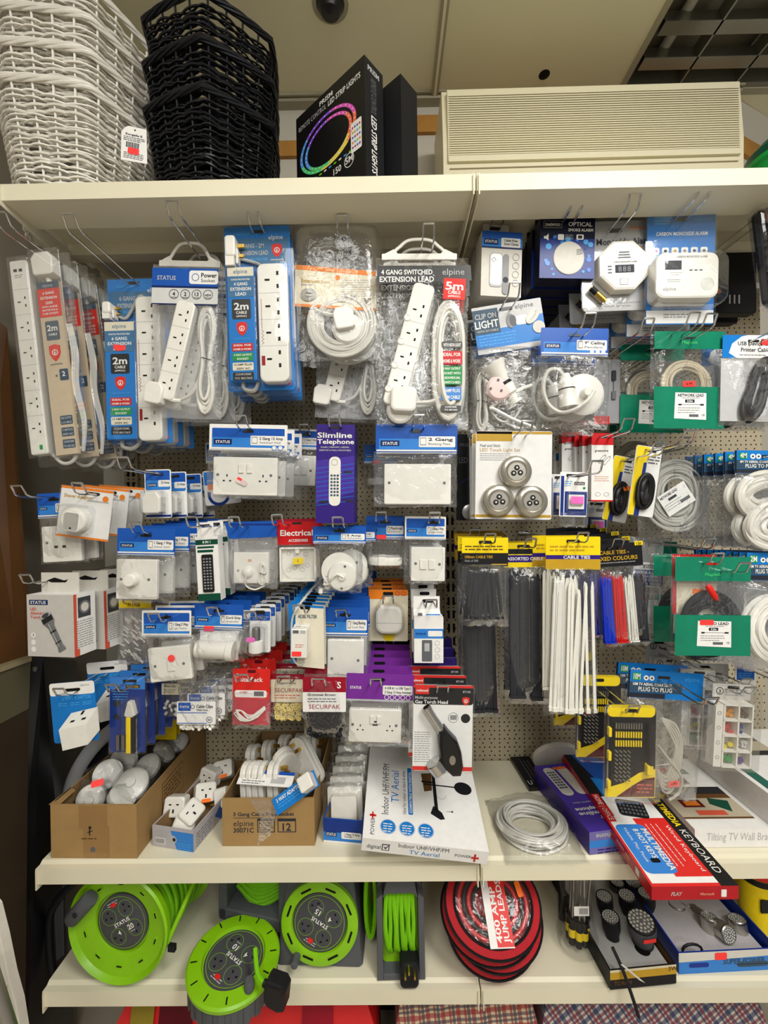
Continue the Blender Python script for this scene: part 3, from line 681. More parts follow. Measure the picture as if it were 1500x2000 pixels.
m.tube(sp([(60, 885, 6), (78, 908, 4), (100, 906, 4), (118, 880, 4)], 5), 3.4, 'cable', 7); m.out('cable', root)
mat('beigepack', rgb=(196, 178, 152), rough=.4)
m = N(); m.rrect(28, 497, 136, 912, 5, 'blister', -1, 1.2); m.rr(28, 508, 70, 897, 5, 0, 23, 'blister', 2); m.rr(72, 502, 134, 900, 5, 0, 27, 'blister', 2); m.out('blister', root)
behind(root, 3, .052, 'six gang lead blister at the wall end', jr=1.5, dx=.004)
for o in [x for x in COL.objects if x.get('label', '').startswith('x')]: pass
hook(88, 502, .02, 'six gang USB leads', .10)

def blue_lead(name, label, x0, y0, x1, y1, ax, ay, Y, roll, n, title, gang, split, lab, st, plg):
    root, N = item(name, label, 'extension lead pack', ax, ay, Y, roll)
    m = N(); m.rrect(x0, y0, x1, y1, 4, 'elpineblue', .5, 1.2); m.rect(x0+3, y0+24, x1-3, y0+74, 'teal', .7)
    m.text('CODE: 3147SM', x0+18, y0+17, 4, 'sky', .9); m.text('elpine', x1-42, y0+27, 9, 'paper', .9, bold=False, w=28)
    m.text(title, (x0+x1)/2-12, y0+42, 8, 'lgrey', .9, 'c', w=50); m.text('EXTENSION LEAD', (x0+x1)/2-10, y0+56, 8, 'lgrey', .9, 'c', w=62); m.text('SURGE PROTECTED', (x0+x1)/2-8, y0+67, 4.5, 'sky', .9, 'c')
    shield(m, x1-26, y0+48, 20, 26, .9); m.text('SURGE PROTECTED', x1-26, y0+68, 2.6, 'paper', .9, 'c', w=26)
    m.rrect(ax-11, ay-2, ax+11, ay+4, 2, 'black', 1.0); m.rect(x1-34, y1-14, x1-6, y1-9, 'red', .9); m.out('backing_card', root)
    sx, sy, sw, sh = st; m = N(); strip(m, sx, sy, sw, sh, n, 22); m.tube([(sx+sw*.12, sy+sh*.3, 22.3), (sx+sw*.12, sy+sh*.55, 22.3)], .4, 'crimson', 4)
    zz = [(sx+sw*(.1+.08*(i % 2)), sy+sh*.56+i*3.5, 22.3) for i in range(9)]; m.tube(zz, .4, 'crimson', 4); m.rect(sx+sw*.08, sy+sh*.78, sx+sw*.2, sy+sh*.86, 'crimson', 22.3); m.out('socket_strip', root)
    px, py, pw, ph = plg; m = N(); m.box(px, py+4, px+pw*.75, py+ph, 3, 26, 'plastic'); m.rr(px, py, px+pw*.9, py+ph*.7, 5, 4, 28, 'plastic', 3)
    m.rr(px+pw*.9, py+ph*.15, px+pw*1.5, py+ph*.27, 1, 8, 12, 'brass'); m.rr(px+pw*.95, py+ph*.5, px+pw*1.4, py+ph*.6, 1, 8, 12, 'brass'); m.rr(px+pw*.8, py+ph*.35, px+pw*1.0, py+ph*.9, 3, 4, 20, 'plastic', 2)
    m.out('plug', root)
    lx0, ly0, lx1, ly1 = lab; W_ = lx1-lx0; c = (lx0+lx1)/2; m = N(); m.rr(lx0, ly0, lx1, ly1, 2, 2, 20, 'elpineblue', 1.5); d = 20.4
    m.rect(lx0+1, ly0+1, lx1-1, ly0+18, 'ivory', d); m.text('elpine', c, ly0+13, 8, 'teal', d+.3, 'c', bold=False)
    m.rect(lx0+1, ly0+18, lx1-1, ly0+58, 'teal', d); m.text('SURGE PROTECTED', c, ly0+26, 3, 'paper', d+.3, 'c', w=W_*.7)
    for i, s in enumerate((gang, 'EXTENSION', 'LEAD')): m.text(s, c, ly0+36+i*9.5, 6, 'paper', d+.3, 'c', w=W_*[.5, .76, .4][i])
    m.rrect(c-18, ly0+62, c+18, ly0+100, 3, 'black', d+.1); m.text('2m', c, ly0+82, 13, 'paper', d+.4, 'c', w=28); m.text('CABLE', c, ly0+90, 5, 'paper', d+.4, 'c'); m.text('(APPROX.)', c, ly0+96, 3, 'paper', d+.4, 'c')
    shield(m, c, ly0+118, 20, 26, d+.2); m.text('SURGE PROTECTED', c, ly0+139, 2.6, 'sky', d+.3, 'c', w=W_*.6)
    yy = ly0+146
    for key, ls, tk in (('red', ('IDEAL FOR', 'HOME & WORK'), 'white'), ('green2', (gang[0]+' WAY OUTPUT', 'SOCKET'), 'white'), ('ivory', ('13 AMP PLUG', '250V AC'), 'print_dark'), ('black', ('CONFORMS', 'TO BS1363'), 'lgrey')):
        badge(m, c-20, yy, c+20, yy+15, key, ls, tk, d+.2); yy += 18.5
    m.out('label_panel', root)
    m = N(); m.tube(sp([(lx0+20, ly1-2, 4), (lx0+22, ly1+12, 4), (lx0+40, ly1+16, 4), (lx1-4, ly1+4, 4), (lx1-6, ly1-8, 4)], 5), 4, 'cable2', 7); m.tube(sp([(px+pw, py+ph*.6, 6), (px+pw*2, py+ph*.72, 6), (sx, sy-8, 5), (sx+10, sy+2, 5)], 5), 3, 'cable2', 7); m.out('cable', root)
    m = N(); m.rrect(x0-5, y0-3, x1+6, y1+12, 7, 'blister', 1.6, 3.2); m.rr(lx0-3, ly0-3, lx1+3, ly1+14, 5, 1, 23, 'blister', 2); m.rr(sx-3, sy-4, sx+sw+3, sy+sh+4, 6, 1, 25, 'blister', 2); m.out('blister', root)
    return root
r6 = blue_lead('extension_lead_pack', 'blue carded six gang two metre extension lead hanging lower with a red sticker', 209, 545, 330, 868, 262, 552, .09, -1.4, 6, '6 GANG - 2M', '6 GANG', 0, (213, 636, 272, 862), (275, 590, 46, 276), (214, 600, 18, 32))
m = M(262, 552, K(.09)); m.push(243, 686, 20.9); m.poly([(-12, -6), (12, -3), (10, 6), (-4, 7), (-12, 3)], 'hot', .3); m.pop(); m.out('price_sticker', r6)
r4 = blue_lead('extension_lead_pack', 'blue carded four gang two metre extension lead hanging highest under the shelf', 437, 442, 566, 763, 506, 452, .03, -1.8, 4, '4 GANG - 2M', '4 GANG', 0, (447, 531, 499, 748), (505, 527, 56, 226), (447, 474, 22, 56))
behind(r6, 2, .05, 'blue six gang lead with a red sticker', jr=1); behind(r4, 3, .028, 'blue four gang lead under the shelf', jr=.8, dz=-.001)
hook(262, 556, .09, 'blue six gang leads', .20); hook(506, 455, .03, 'blue four gang leads', .035)

def power_socket(ax, ay, Y, roll, label, first=True):
    root, N = item('extension_lead_bag', label, 'extension lead pack', ax, ay, Y, roll)
    m = N(); handle(m, 312, 475, 432, 522); m.out('bag_hanger', root)
    m = N(); m.rect(306, 532, 434, 566, 'statusblue', 14.3); m.rect(306, 566, 434, 570, 'navy', 14.4); m.rect(306, 570, 434, 600, 'paperclear', 14.2); m.rect(306, 600, 434, 602, 'navy', 14.4)
    m.text('STATUS', 316, 555, 8, 'lgrey', 14.7, w=36); m.rrect(378, 536, 434, 562, 5, 'paper', 14.6); m.ring(390, 549, 6, 7.2, 'statusblue', 14.8); m.text('Power', 401, 549, 8.5, 'print_dark', 14.9, w=30); m.text('Socket', 401, 558, 6.5, 'dark', 14.9, bold=False, w=27)
    for i, s in enumerate(('4', '2', '13', 'NEW')): m.ring(349+22*i, 582, 8.4, 9.4, 'print_dark', 14.6); m.text(s, 349+22*i, 585, 7 if i < 3 else 4, 'print_dark', 14.6, 'c'); m.rect(344+22*i, 587.5, 354+22*i, 588.6, 'grey', 14.6)
    m.out('printed_header', root)
    m = N(); m.push(0, 0, 0, 0)
    m.pop(); m.push(374, 596, 0, 12); strip(m, -18, 0, 37, 192, 4, 16, foot=.04); m.pop(); m.out('socket_strip', root)
    m = N(); m.push(316, 774, 0, 8); plug(m, -17, -21, 20, 20, 6, 24); m.tube(sp([(20, 2, 12), (34, 6, 10), (50, 5, 8)], 4), 4.2, 'plastic', 8); m.pop(); m.out('plug', root)
    m = N(); hank(m, 388, 596, 436, 812, 3.3, 5, 'cable', 7, .3, 4); m.tube(sp([(362, 784, 8), (384, 772, 8), (400, 740, 8), (408, 700, 8)], 6), 3.3, 'cable', 7); m.out('cable', root)
    m = N(); m.bag(300, 518, 440, 818, 13, 'bagf', 7, 16); m.out('plastic_bag', root)
    return root
mat('paperclear', rgb=(205, 205, 202), rough=.3)
ps = power_socket(370, 480, .05, 1.5, 'white four way power socket lead in a clear bag with a blue header band')
behind(ps, 2, .045, 'four way power socket bag with blue band', jr=2, dx=.014)
hook(392, 492, .05, 'four way power socket bags', .12)
ps2 = copy_tree(ps); ps2.location = at(690, 505, .13); ps2.rotation_euler = (0, .0152+R(2), 0); ps2['label'] = 'white power socket lead in a clear bag behind the orange labelled extension lead'; ps2['group'] = 'power socket bags behind the orange labelled lead'
c = copy_tree(ps2); c.location = ps2.location + Vector((.02, .05, 0)); c['label'] = 'rear white power socket lead behind the orange labelled one'

# orange labelled extension lead in a loose bag
root, N = item('extension_lead_bag', 'coiled white extension lead in a loose clear bag with an orange edged card', 'extension lead pack', 668, 470, .04, 0)
m = N(); m.push(0, 0, 0, 2.2); m.pop()
m.poly([(579, 522), (734, 536), (734, 612), (578, 602)], 'papercream', 10, 1); m.poly([(579, 522), (734, 536), (734, 545), (579, 531)], 'orange', 10.3); m.poly([(578, 597), (734, 607), (734, 612), (578, 602)], 'orange', 10.3)
m.text('Extension Lead', 590, 556, 7, 'goldtext', 10.5, w=56, ang=3); m.text('ONE WAY SOCKET', 590, 562, 3, 'midgrey', 10.5, ang=3, w=22); coil(m, 604, 580, 14, 11, 2, 3, 'cable2', 11.5, th=.3)
m.lines(668, 552, 730, 9, 4.4, 1.5, 'lgrey', 10.4, 3); m.lines(668, 582, 700, 3, 4, 1.2, 'midgrey', 10.4, 5); m.text('CE', 686, 587, 5, 'grey', 10.5)
for i in range(8): m.rect(712+i*1.6, 588, 712.8+i*1.6, 600, 'dark', 10.5)
m.disc(660, 548, 5, 'orange', 10.6); m.out('printed_card', root)
mat('papercream', rgb=(226, 216, 190), rough=.5); mat('goldtext', rgb=(190, 150, 70), rough=.5)
m = N(); m.lathe((680, 646, 6), [(30, 0), (30, 6), (26, 10), (.01, 11)], 'plastic', 24); m.push(672, 632, 10, -10); plug(m, -18, -22, 22, 20, 0, 18); m.pop(); gloop(m, [(615, 606, 8), (630, 616, 12), (655, 622, 14)], 4); m.out('plug', root)
m = N(); coil(m, 668, 635, 64, 62, 4.2, 6, 'cable', 6, 5.2, 3); m.out('cable', root)
m = N(); m.poly([(652, 474), (660, 458), (676, 458), (688, 470), (690, 480), (676, 484), (662, 482)], 'lgrey', 1, 2.4); m.disc(672, 468, 5, 'void', 1.2); m.out('hanger_tab', root)
m = N(); m.bag(572, 440, 742, 704, 20, 'bag', 11, 18, wr=1.6); m.out('plastic_bag', root)
hook(672, 464, .04, 'orange labelled extension lead', .03)
for i, (dy, lb) in enumerate(((.05, 'loose bagged extension lead just behind the orange labelled one'),)):
    c = copy_tree(root); c.location = root.location + Vector((.012, dy, .002)); c['label'] = lb
# four gang switched five metre lead
root, N = item('extension_lead_bag', 'white four gang switched lead in a clear bag with red 5m patch', 'extension lead pack', 838, 490, .02, 0)
m = N(); handle(m, 746, 468, 892, 508, 'plastic'); m.out('bag_hanger', root)
m = N(); m.poly([(738, 527), (916, 527), (918, 556), (736, 562)], 'black', 15.3); m.text('4 GANG SWITCHED', 745, 544, 9, 'paper', 15.7, w=98); m.text('EXTENSION LEAD', 742, 558, 10, 'paper', 15.7, w=104); m.text('elpine', 862, 545, 12, 'lgrey', 15.7, bold=False, w=42)
m.out('header_print', root); m = N(); m.push(884, 570, 15.8, 3); m.rect(-20, -18, 22, 22, 'red2', 0); m.text('5m', 1, 4, 15, 'paper', .3, 'c', w=34); m.text('CABLE', 1, 12, 6, 'paper', .3, 'c', w=24); m.text('(APPROX.)', 1, 18, 3.6, 'paper', .3, 'c'); m.pop(); m.out('length_patch', root); m = N()
for y0, y1, k_, ls in ((673, 685, 'black', ('WITH NEON LIGHT',)), (691, 716, 'red', ('IDEAL FOR', 'HOME & WORK')), (720, 755, 'green2', ('4 WAY OUTPUT', 'SOCKET WITH', 'INDIVIDUAL', 'SWITCHED')), (760, 785, 'elpineblue', ('13 AMP PLUG', '& 5M CABLE')), (795, 806, 'black', ('CONFORMS', 'TO BS1363'))):
    badge(m, 861-(y0-673)*.02, y0, 900-(y0-673)*.02, y1, k_, ls, 'white', 16.5)
m.out('label_print', root)
m = N(); m.push(828, 562, 0, 15); strip(m, -20, 0, 42, 240, 4, 16, switch=True, foot=.1, top=.12); m.pop(); m.out('socket_strip', root)
m = N(); m.push(788, 786, 0, 3); m.rr(-25, -25, 24, 22, 10, 4, 30, 'plastic', 4); m.lathe((-6, 16, 4), [(26, 0), (26, 5), (22, 8)], 'plastic', 20); m.pop(); gloop(m, [(812, 788, 10), (840, 786, 9), (858, 778, 8)], 4.2); m.out('plug', root)
m = N(); hank(m, 842, 590, 910, 822, 5.2, 5, 'cable', 8, .86, 9, False, 2); m.out('cable', root)
m = N(); m.bag(734, 504, 914, 830, 15, 'bag', 23, 18, wr=1.5); m.out('plastic_bag', root)
behind(root, 2, .035, 'four gang switched lead bag', jr=1, dx=.004)
hook(833, 490, .02, 'four gang switched leads', .045)
# bare hook at left top
hook(268, 560, .10, 'blue carded leads from above', .19) if 0 else None
# ================================================================== right bay, top row
def pbag(N, root, x0, y0, x1, y1, th=12, seed=1, key='bag', n=14, wr=1.0):
    m = N(); m.bag(x0, y0, x1, y1, th, key, seed, n, wr=wr); m.out('plastic_bag', root)
# door chime boxes
root, N = item('door_chime_box', 'white and blue wireless door chime box hanging at the top beside the smoke alarms', 'boxed door chime', 972, 432, .05, 1.5, 4)
m = N(); m.box(942, 452, 1022, 578, -46, 0, 'offwhite'); m.rect(950, 424, 1002, 453, 'offwhite', -22); m.box(950, 424, 1002, 453, -24, -22, 'offwhite'); m.rrect(962, 429, 984, 436, 2, 'black', -21.6)
m.rect(942, 452, 1022, 482, 'statusblue', .3); m.rect(942, 466, 1022, 482, 'statusblue2', .5); m.rect(942, 482, 1022, 485, 'navy', .3); m.rect(946, 467, 974, 478, 'navy', .8); m.text('STATUS', 960, 475, 5, 'white', 1.1, 'c', w=24)
m.rrect(980, 464, 1018, 482, 2, 'paper', .8); m.text('Cable Free', 986, 471, 4.5, 'print_dark', 1.1, w=26); m.text('Door Chime', 986, 478, 4.5, 'print_dark', 1.1, w=28)
m.out('carton', root)
m = N(); m.rr(958, 494, 984, 560, 6, 0, 1.2, 'lgrey'); m.rr(960, 496, 982, 556, 6, .4, 1.4, 'plastic'); m.ring(966, 508, 4, 5, 'grey', 1.8, 4); m.rr(984, 496, 996, 574, 6, 0, 1.8, 'midgrey'); m.disc(990, 546, 5.5, 'print_dark', 2.2)
for i in range(4): m.ring(1010, 500+i*17, 6, 6.8, 'midgrey', .6)
m.out('label_print', root); behind(root, 1, .062, 'boxed door chime at the top', dx=-.002); hook(972, 432, .05, 'door chime boxes', .07)
# smoke alarm boxes
root, N = item('smoke_alarm_box', 'black and blue box showing a round smoke alarm on its front', 'boxed smoke alarm', 1105, 432, .04, 1.2)
m = N(); m.box(1056, 424, 1162, 543, -34, 0, 'bokehdark'); m.rect(1056, 466, 1162, 543, 'bokeh', .3)
rn = random.Random(8)
for i in range(26):
    x, y = rn.uniform(1062, 1156), rn.uniform(462, 538); m.disc(x, y, rn.uniform(2, 6), ['elpineblue', 'bokeh2', 'deepblue', 'sky'][i % 4 if i % 5 else 3], .5+.02*i, 14)
m.out('carton', root)
m = N(); m.rrect(1062, 432, 1098, 446, 1, 'midgrey', .6); m.rrect(1063, 433, 1097, 445, 1, 'black', .8); m.text('DAEWOO', 1080, 442, 5, 'white', 1, 'c', w=28); m.text('OPTICAL', 1110, 442, 8, 'white', 1, w=46); m.text('SMOKE ALARM', 1110, 452, 5.5, 'white', 1, w=48)
m.poly([(1063, 462), (1067, 462), (1072, 457), (1072, 471), (1067, 467), (1063, 467)], 'white', 1); m.rrect(1090, 458, 1102, 469, 2, 'paper', 1); m.rrect(1126, 458, 1140, 468, 2, 'paper', 1); m.rect(1129, 460, 1137, 466, 'dark', 1.2); m.lines(1104, 459, 1120, 3, 3.5, 1.2, 'lgrey', 1)
m.lathe((1112, 504, 1), [(30, 0), (29, 1.0), (.01, 1.2)], 'offwhite', 28, sy=1.08); 
for i in range(4): m.poly([(1126, 488+i*3), (1138, 486+i*3), (1138, 487+i*3), (1126, 489+i*3)], 'grey', 2.5)
m.out('label_print', root); m = N(); m.box(1056, 408, 1160, 426, -33, -31, 'soot'); m.rrect(1094, 412, 1116, 418, 2, 'black', -30.8); m.out('hang_tab', root)
behind(root, 5, .044, 'smoke alarm box', jr=1.5, dx=-.003, dz=-.001); hook(1108, 436, .04, 'smoke alarm boxes', .05)
mat('bokehdark', rgb=(14, 18, 46), rough=.3); mat('bokeh', rgb=(14, 44, 124), rough=.3); mat('bokeh2', rgb=(50, 120, 220), rough=.3)
# octagonal carbon monoxide alarm on card
root, N = item('carbon_monoxide_alarm_pack', 'octagonal white carbon monoxide alarm with a digital display on a pale card', 'carbon monoxide alarm', 1200, 445, .05, -2)
m = N(); m.rrect(1134, 432, 1274, 606, 6, 'lgrey', .5, 1.2); m.text('Carbon Monoxide Alarm', 1270, 476, 11, 'print_dark', .9, 'r', w=150) if 0 else m.text('on Monoxide Alarm', 1272, 478, 12, 'print_dark', .9, 'r', w=130)
m.rect(1228, 444, 1274, 450, 'peach', .8); m.rect(1200, 482, 1250, 488, 'peach', .8); m.rrect(1252, 572, 1266, 590, 2, 'peach', .8); m.lines(1160, 590, 1246, 2, 6, 2, 'midgrey', .8); m.rrect(1188, 447, 1214, 455, 3, 'black', 1); m.lines(1200, 494, 1262, 3, 5, 1.2, 'midgrey', .8)
m.out('backing_card', root)
m = N(); P = [(1206+51*math.cos(R(22.5+45*i)), 528+51*math.sin(R(22.5+45*i))) for i in range(8)]; m.prism(P, 1, 20, 'plastic', 5)
d = 20.3
for i in range(3): m.rrect(1196-i*1, 503+i*5, 1216+i*1, 505.5+i*5, 1, 'grey', d)
m.text('CARBON MONOXIDE ALARM', 1207, 524, 3, 'grey', d, 'c', w=44); m.rrect(1188, 528, 1224, 543, 1, 'print_dark', d)
for i in range(3):
    m.text('8', 1197+i*8.5, 541, 10, 'midgrey', d+.3, 'c', bold=False)
    m.rrect(1174, 529+i*6, 1182, 531.5+i*6, 1, 'grey', d)
m.rrect(1196, 554, 1212, 566, 1, 'midgrey', d); m.rrect(1197, 555, 1211, 565, 1, 'plastic', d+.2); m.out('alarm', root)
m = N(); m.push(1159, 578, 10, 45); m.lathe((0, 0, 0), [(.01, -20), (5.4, -19), (5.4, 17), (3, 17), (3, 20), (.01, 20)], 'brass', 14, 'x'); m.lathe((0, 0, 0), [(5.6, -18), (5.6, -4)], 'soot', 14, 'x', cap=False); m.pop(); m.out('battery', root)
m = N(); m.rrect(1132, 430, 1277, 609, 7, 'blister', 1.6, 3); m.out('blister', root)
behind(root, 2, .055, 'octagonal alarm card', dx=-.006, dz=-.004); hook(1201, 450, .04, 'octagonal alarm cards', .07)
# blue carded carbon monoxide alarm
root, N = item('carbon_monoxide_alarm_pack', 'rectangular white carbon monoxide alarm on a tall blue card', 'carbon monoxide alarm', 1327, 428, .03, 1.0, -3)
m = N(); m.rrect(1267, 415, 1394, 632, 5, 'elpineblue', .5, 1.2); m.rect(1268, 605, 1393, 630, 'paper', .8); m.text('CARBON MONOXIDE ALARM', 1283, 460, 7, 'paper', .9, w=96, sh=.15); m.text('elpine', 1356, 433, 8, 'sky', .9, bold=False, w=32)
for i in range(3): m.rect(1280, 424+i*5.5, 1312-i*3, 427.5+i*5.5, 'sky', .9)
for i in range(6): m.rrect(1277+i*18, 483, 1290+i*18, 497, 3, 'paper', .9); m.disc(1283.5+i*18, 490, 3, ['pink', 'dark', 'gold', 'midgrey', 'deepblue', 'grey'][i], 1.1, 10); m.lines(1277+i*18, 500, 1290+i*18, 2, 3, 1, 'sky', .9)
m.lines(1300, 612, 1350, 2, 5, 2, 'midgrey', 1); m.rrect(1316, 424, 1342, 433, 3, 'black', 1); m.out('backing_card', root)
m = N(); m.push(1328, 552, 0, 0); m.rr(-60, -40, 54, 46, 16, 2, 12, 'plastic'); m.rr(-60, -42, 54, 44, 16, 12, 32, 'plastic', 4)
m.rrect(-44, -26, -14, -9, 1, 'print_dark', 32.3); m.text('CARBON MONOXIDE ALARM', -24, -31, 4, 'midgrey', 32.3, w=56)
for i in range(3): m.rrect(0+i*9, -9, 6+i*9, -6.5, 1, 'grey', 32.3)
m.lines(-44, -4, -12, 2, 4, 1.2, 'lgrey', 32.3); m.rect(-46, 9, -16, 10.5, 'lgrey', 32.3); m.rect(-46, 13, -16, 14, 'lgrey', 32.3); m.text('elpine', -47, 30, 7, 'lgrey', 32.3, w=24)
for i in range(4): m.ring(33, 18, 2+i*3, 2.6+i*3, 'lgrey', 32.3)
m.pop(); m.out('alarm', root)
m = N(); m.rr(1268, 508, 1398, 608, 20, 2, 35, 'blister', 3); m.rrect(1264, 412, 1397, 636, 6, 'blister', 1.6, 3); m.out('blister', root)
behind(root, 2, .06, 'rectangular alarm on blue card', dx=-.01, dz=-.004); hook(1328, 430, .03, 'blue carded carbon monoxide alarms', .07)
# dark tool cases on the right edge
def clamshell(x0, y0, x1, y1, Y, roll, label, yaw=0):
    root, N = item('tool_clamshell', label, 'tool pack', (x0+x1)/2, y0, Y, roll, yaw)
    m = N(); m.rr(x0, y0, x1, y1, 14, -2, 3, 'soot'); rn = random.Random(int(x0))
    for i in range(9): m.rr(x0+10+rn.random()*8, y0+20+i*(y1-y0-40)/9, x1-12-rn.random()*30, y0+26+i*(y1-y0-40)/9, 2, 3, 12, ['black', 'dark', 'steel'][i % 3], 1)
    m.rrect(x0+16, y0+12, x0+34, y0+26, 3, 'red', 14); m.out('tool_tray', root)
    m = N(); m.rr(x0-6, y0-6, x1+6, y1+8, 18, -4, 22, 'blister', 6); m.out('blister', root)
    return root
clamshell(1462, 412, 1560, 596, .02, -8, 'black tool set in a clear clamshell at the right edge', 8); hook(1500, 415, .02, 'tool clamshell', .02)
root, N = item('cable_set_pack', 'black pack with orange dot hanging deep behind the blue alarm card', 'cable pack', 1430, 470, .22, 0)
m = N(); m.rr(1392, 440, 1478, 610, 4, -20, 0, 'soot', 2)
for i in range(3): m.rect(1424+i*9, 575, 1427+i*9, 592, 'lgrey', .4)
m.disc(1404, 568, 5, 'orange', .4); m.out('carton', root); behind(root, 1, .06, 'black pack with orange dot'); hook(1430, 458, .22, 'black packs with orange dot', .02)
# clip-on light
root, N = item('clip_light_bag', 'bagged white clip-on light with plug and cable under a tilted printed card', 'clip-on light pack', 990, 605, .06, 0)
mat('paleprint', rgb=(196, 196, 196), rough=.4)
m = N(); m.push(990, 608, 0, -9); m.rrect(-68, -16, 68, 76, 2, 'paleprint', .5, 1.2); m.poly([(-68, 32), (0, 30), (20, 24), (68, 14), (68, 66), (-68, 66)], 'elpineblue', .8); m.rect(-68, -10, -18, 38, 'slate', 1.0); m.text('CLIP ON', -64, 8, 10, 'lgrey', 1.3, w=42); m.text('LIGHT', -66, 26, 14, 'paper', 1.3, w=46); m.text('WITH 2M CABLE', -64, 34, 4, 'lgrey', 1.3)
m.text('elpine', 16, -2, 9, 'midgrey', 1.2, bold=False, w=36); m.lines(-62, 40, 12, 4, 6, 2, 'sky', 1.1)
m.lathe((4, 20, 1), [(14, 0), (14, 1)], 'midgrey', 18, sx=.6); m.lathe((8, 20, 1.6), [(11, 0), (11, .6)], 'grey', 18, sx=.6); m.rrect(14, 12, 36, 30, 4, 'plastic', 1.4); coil(m, 46, 18, 16, 8, 2, 3, 'plastic', 2, th=.2, ang=-45); m.lathe((56, 40, 1.4), [(12, 0), (12, .8)], 'offwhite', 16)
m.rrect(-14, -8, 12, -2, 2, 'black', 1.4); m.pop(); m.out('header_card', root)
m = N(); m.push(978, 750, 0, -32); m.lathe((0, 0, 14), [(26, -38), (18, -20), (14, -6), (13, 4), (15, 5), (15, 26), (10, 30), (9, 40), (14, 42), (14, 48)], 'plastic', 20, 'y'); m.lathe((0, 0, 14), [(15.4, 2), (15.4, 8)], 'soot', 20, 'y', cap=False); m.pop(); m.out('lampholder', root)
m = N(); m.lathe((969, 764, 14), [(24, 0), (24, 10), (20, 14), (.01, 15)], 'pinkwhite', 22)
for dx, dy in ((0, -14), (-14, 2), (6, 6)): m.lathe((966+dx, 764+dy, 28), [(2.4, 0), (2.4, 2)], 'grey', 8)
m.out('plug', root); mat('pinkwhite', rgb=(224, 200, 196), rough=.4)
m = N(); gloop(m, [(1036, 754, 8), (1010, 764, 10), (984, 778, 10), (956, 798, 10), (962, 800, 10), (1000, 820, 9), (1036, 834, 8), (1042, 838, 6)], 3.6, 'plastic'); gloop(m, [(956, 800, 5), (975, 822, 5), (1000, 820, 5), (1016, 796, 5)], 2, 'cable'); m.out('clip', root)
m = N(); hank(m, 926, 728, 956, 842, 2.4, 4, 'cable', 6, .5, 3); m.out('cable', root)
pbag(N, root, 918, 676, 1054, 846, 24, 31, 'bag', 16, 1.6); behind(root, 1, .06, 'clip-on light bag', dx=.004); hook(988, 603, .06, 'clip-on light bags', .06)
# ceiling pendant
root, N = item('ceiling_pendant_bag', 'white ceiling pendant with round rose and looped flex under a blue header card', 'ceiling pendant pack', 1126, 658, .03, 1.2)
m = N(); status(m, 1057, 641, 1188, 696, '9" Ceiling', 'Pendant'); 
for i in range(3): m.disc(1156+i*11, 687, 4, 'paper', 1.4)
m.out('header_card', root)
m = N(); m.lathe((1138, 772, 4), [(40, 0), (40, 5), (34, 9), (10, 11), (9, 20), (6, 24), (.01, 24)], 'plastic', 32); m.out('ceiling_rose', root)
m = N(); m.push(1104, 768, 14, -8); m.lathe((0, 0, 0), [(.01, -34), (6, -34), (9, -28), (14, -18), (15, 0), (15, 12), (16, 14), (17, 30), (14, 30)], 'plastic', 22, 'y'); m.lathe((0, 0, 0), [(15.4, -5), (15.4, -3)], 'soot', 22, 'y', cap=False); m.pop(); m.out('lampholder', root)
m = N(); gloop(m, [(1095, 736, 14), (1086, 726, 12), (1070, 728, 10), (1062, 746, 9), (1062, 770, 9), (1072, 794, 10), (1092, 808, 14), (1116, 804, 22), (1138, 788, 28), (1150, 770, 26)], 4, 'cable'); m.out('flex', root)
pbag(N, root, 1054, 694, 1190, 838, 30, 33, 'bag', 16, 1.4)
c = copy_tree(root); c.location = root.location + Vector((-.004, .055, -.004)); c['label'] = 'second ceiling pendant bag just behind the front pendant'; c['category'] = 'ceiling pendant pack'; hook(1127, 658, .03, 'ceiling pendant bags', .055)
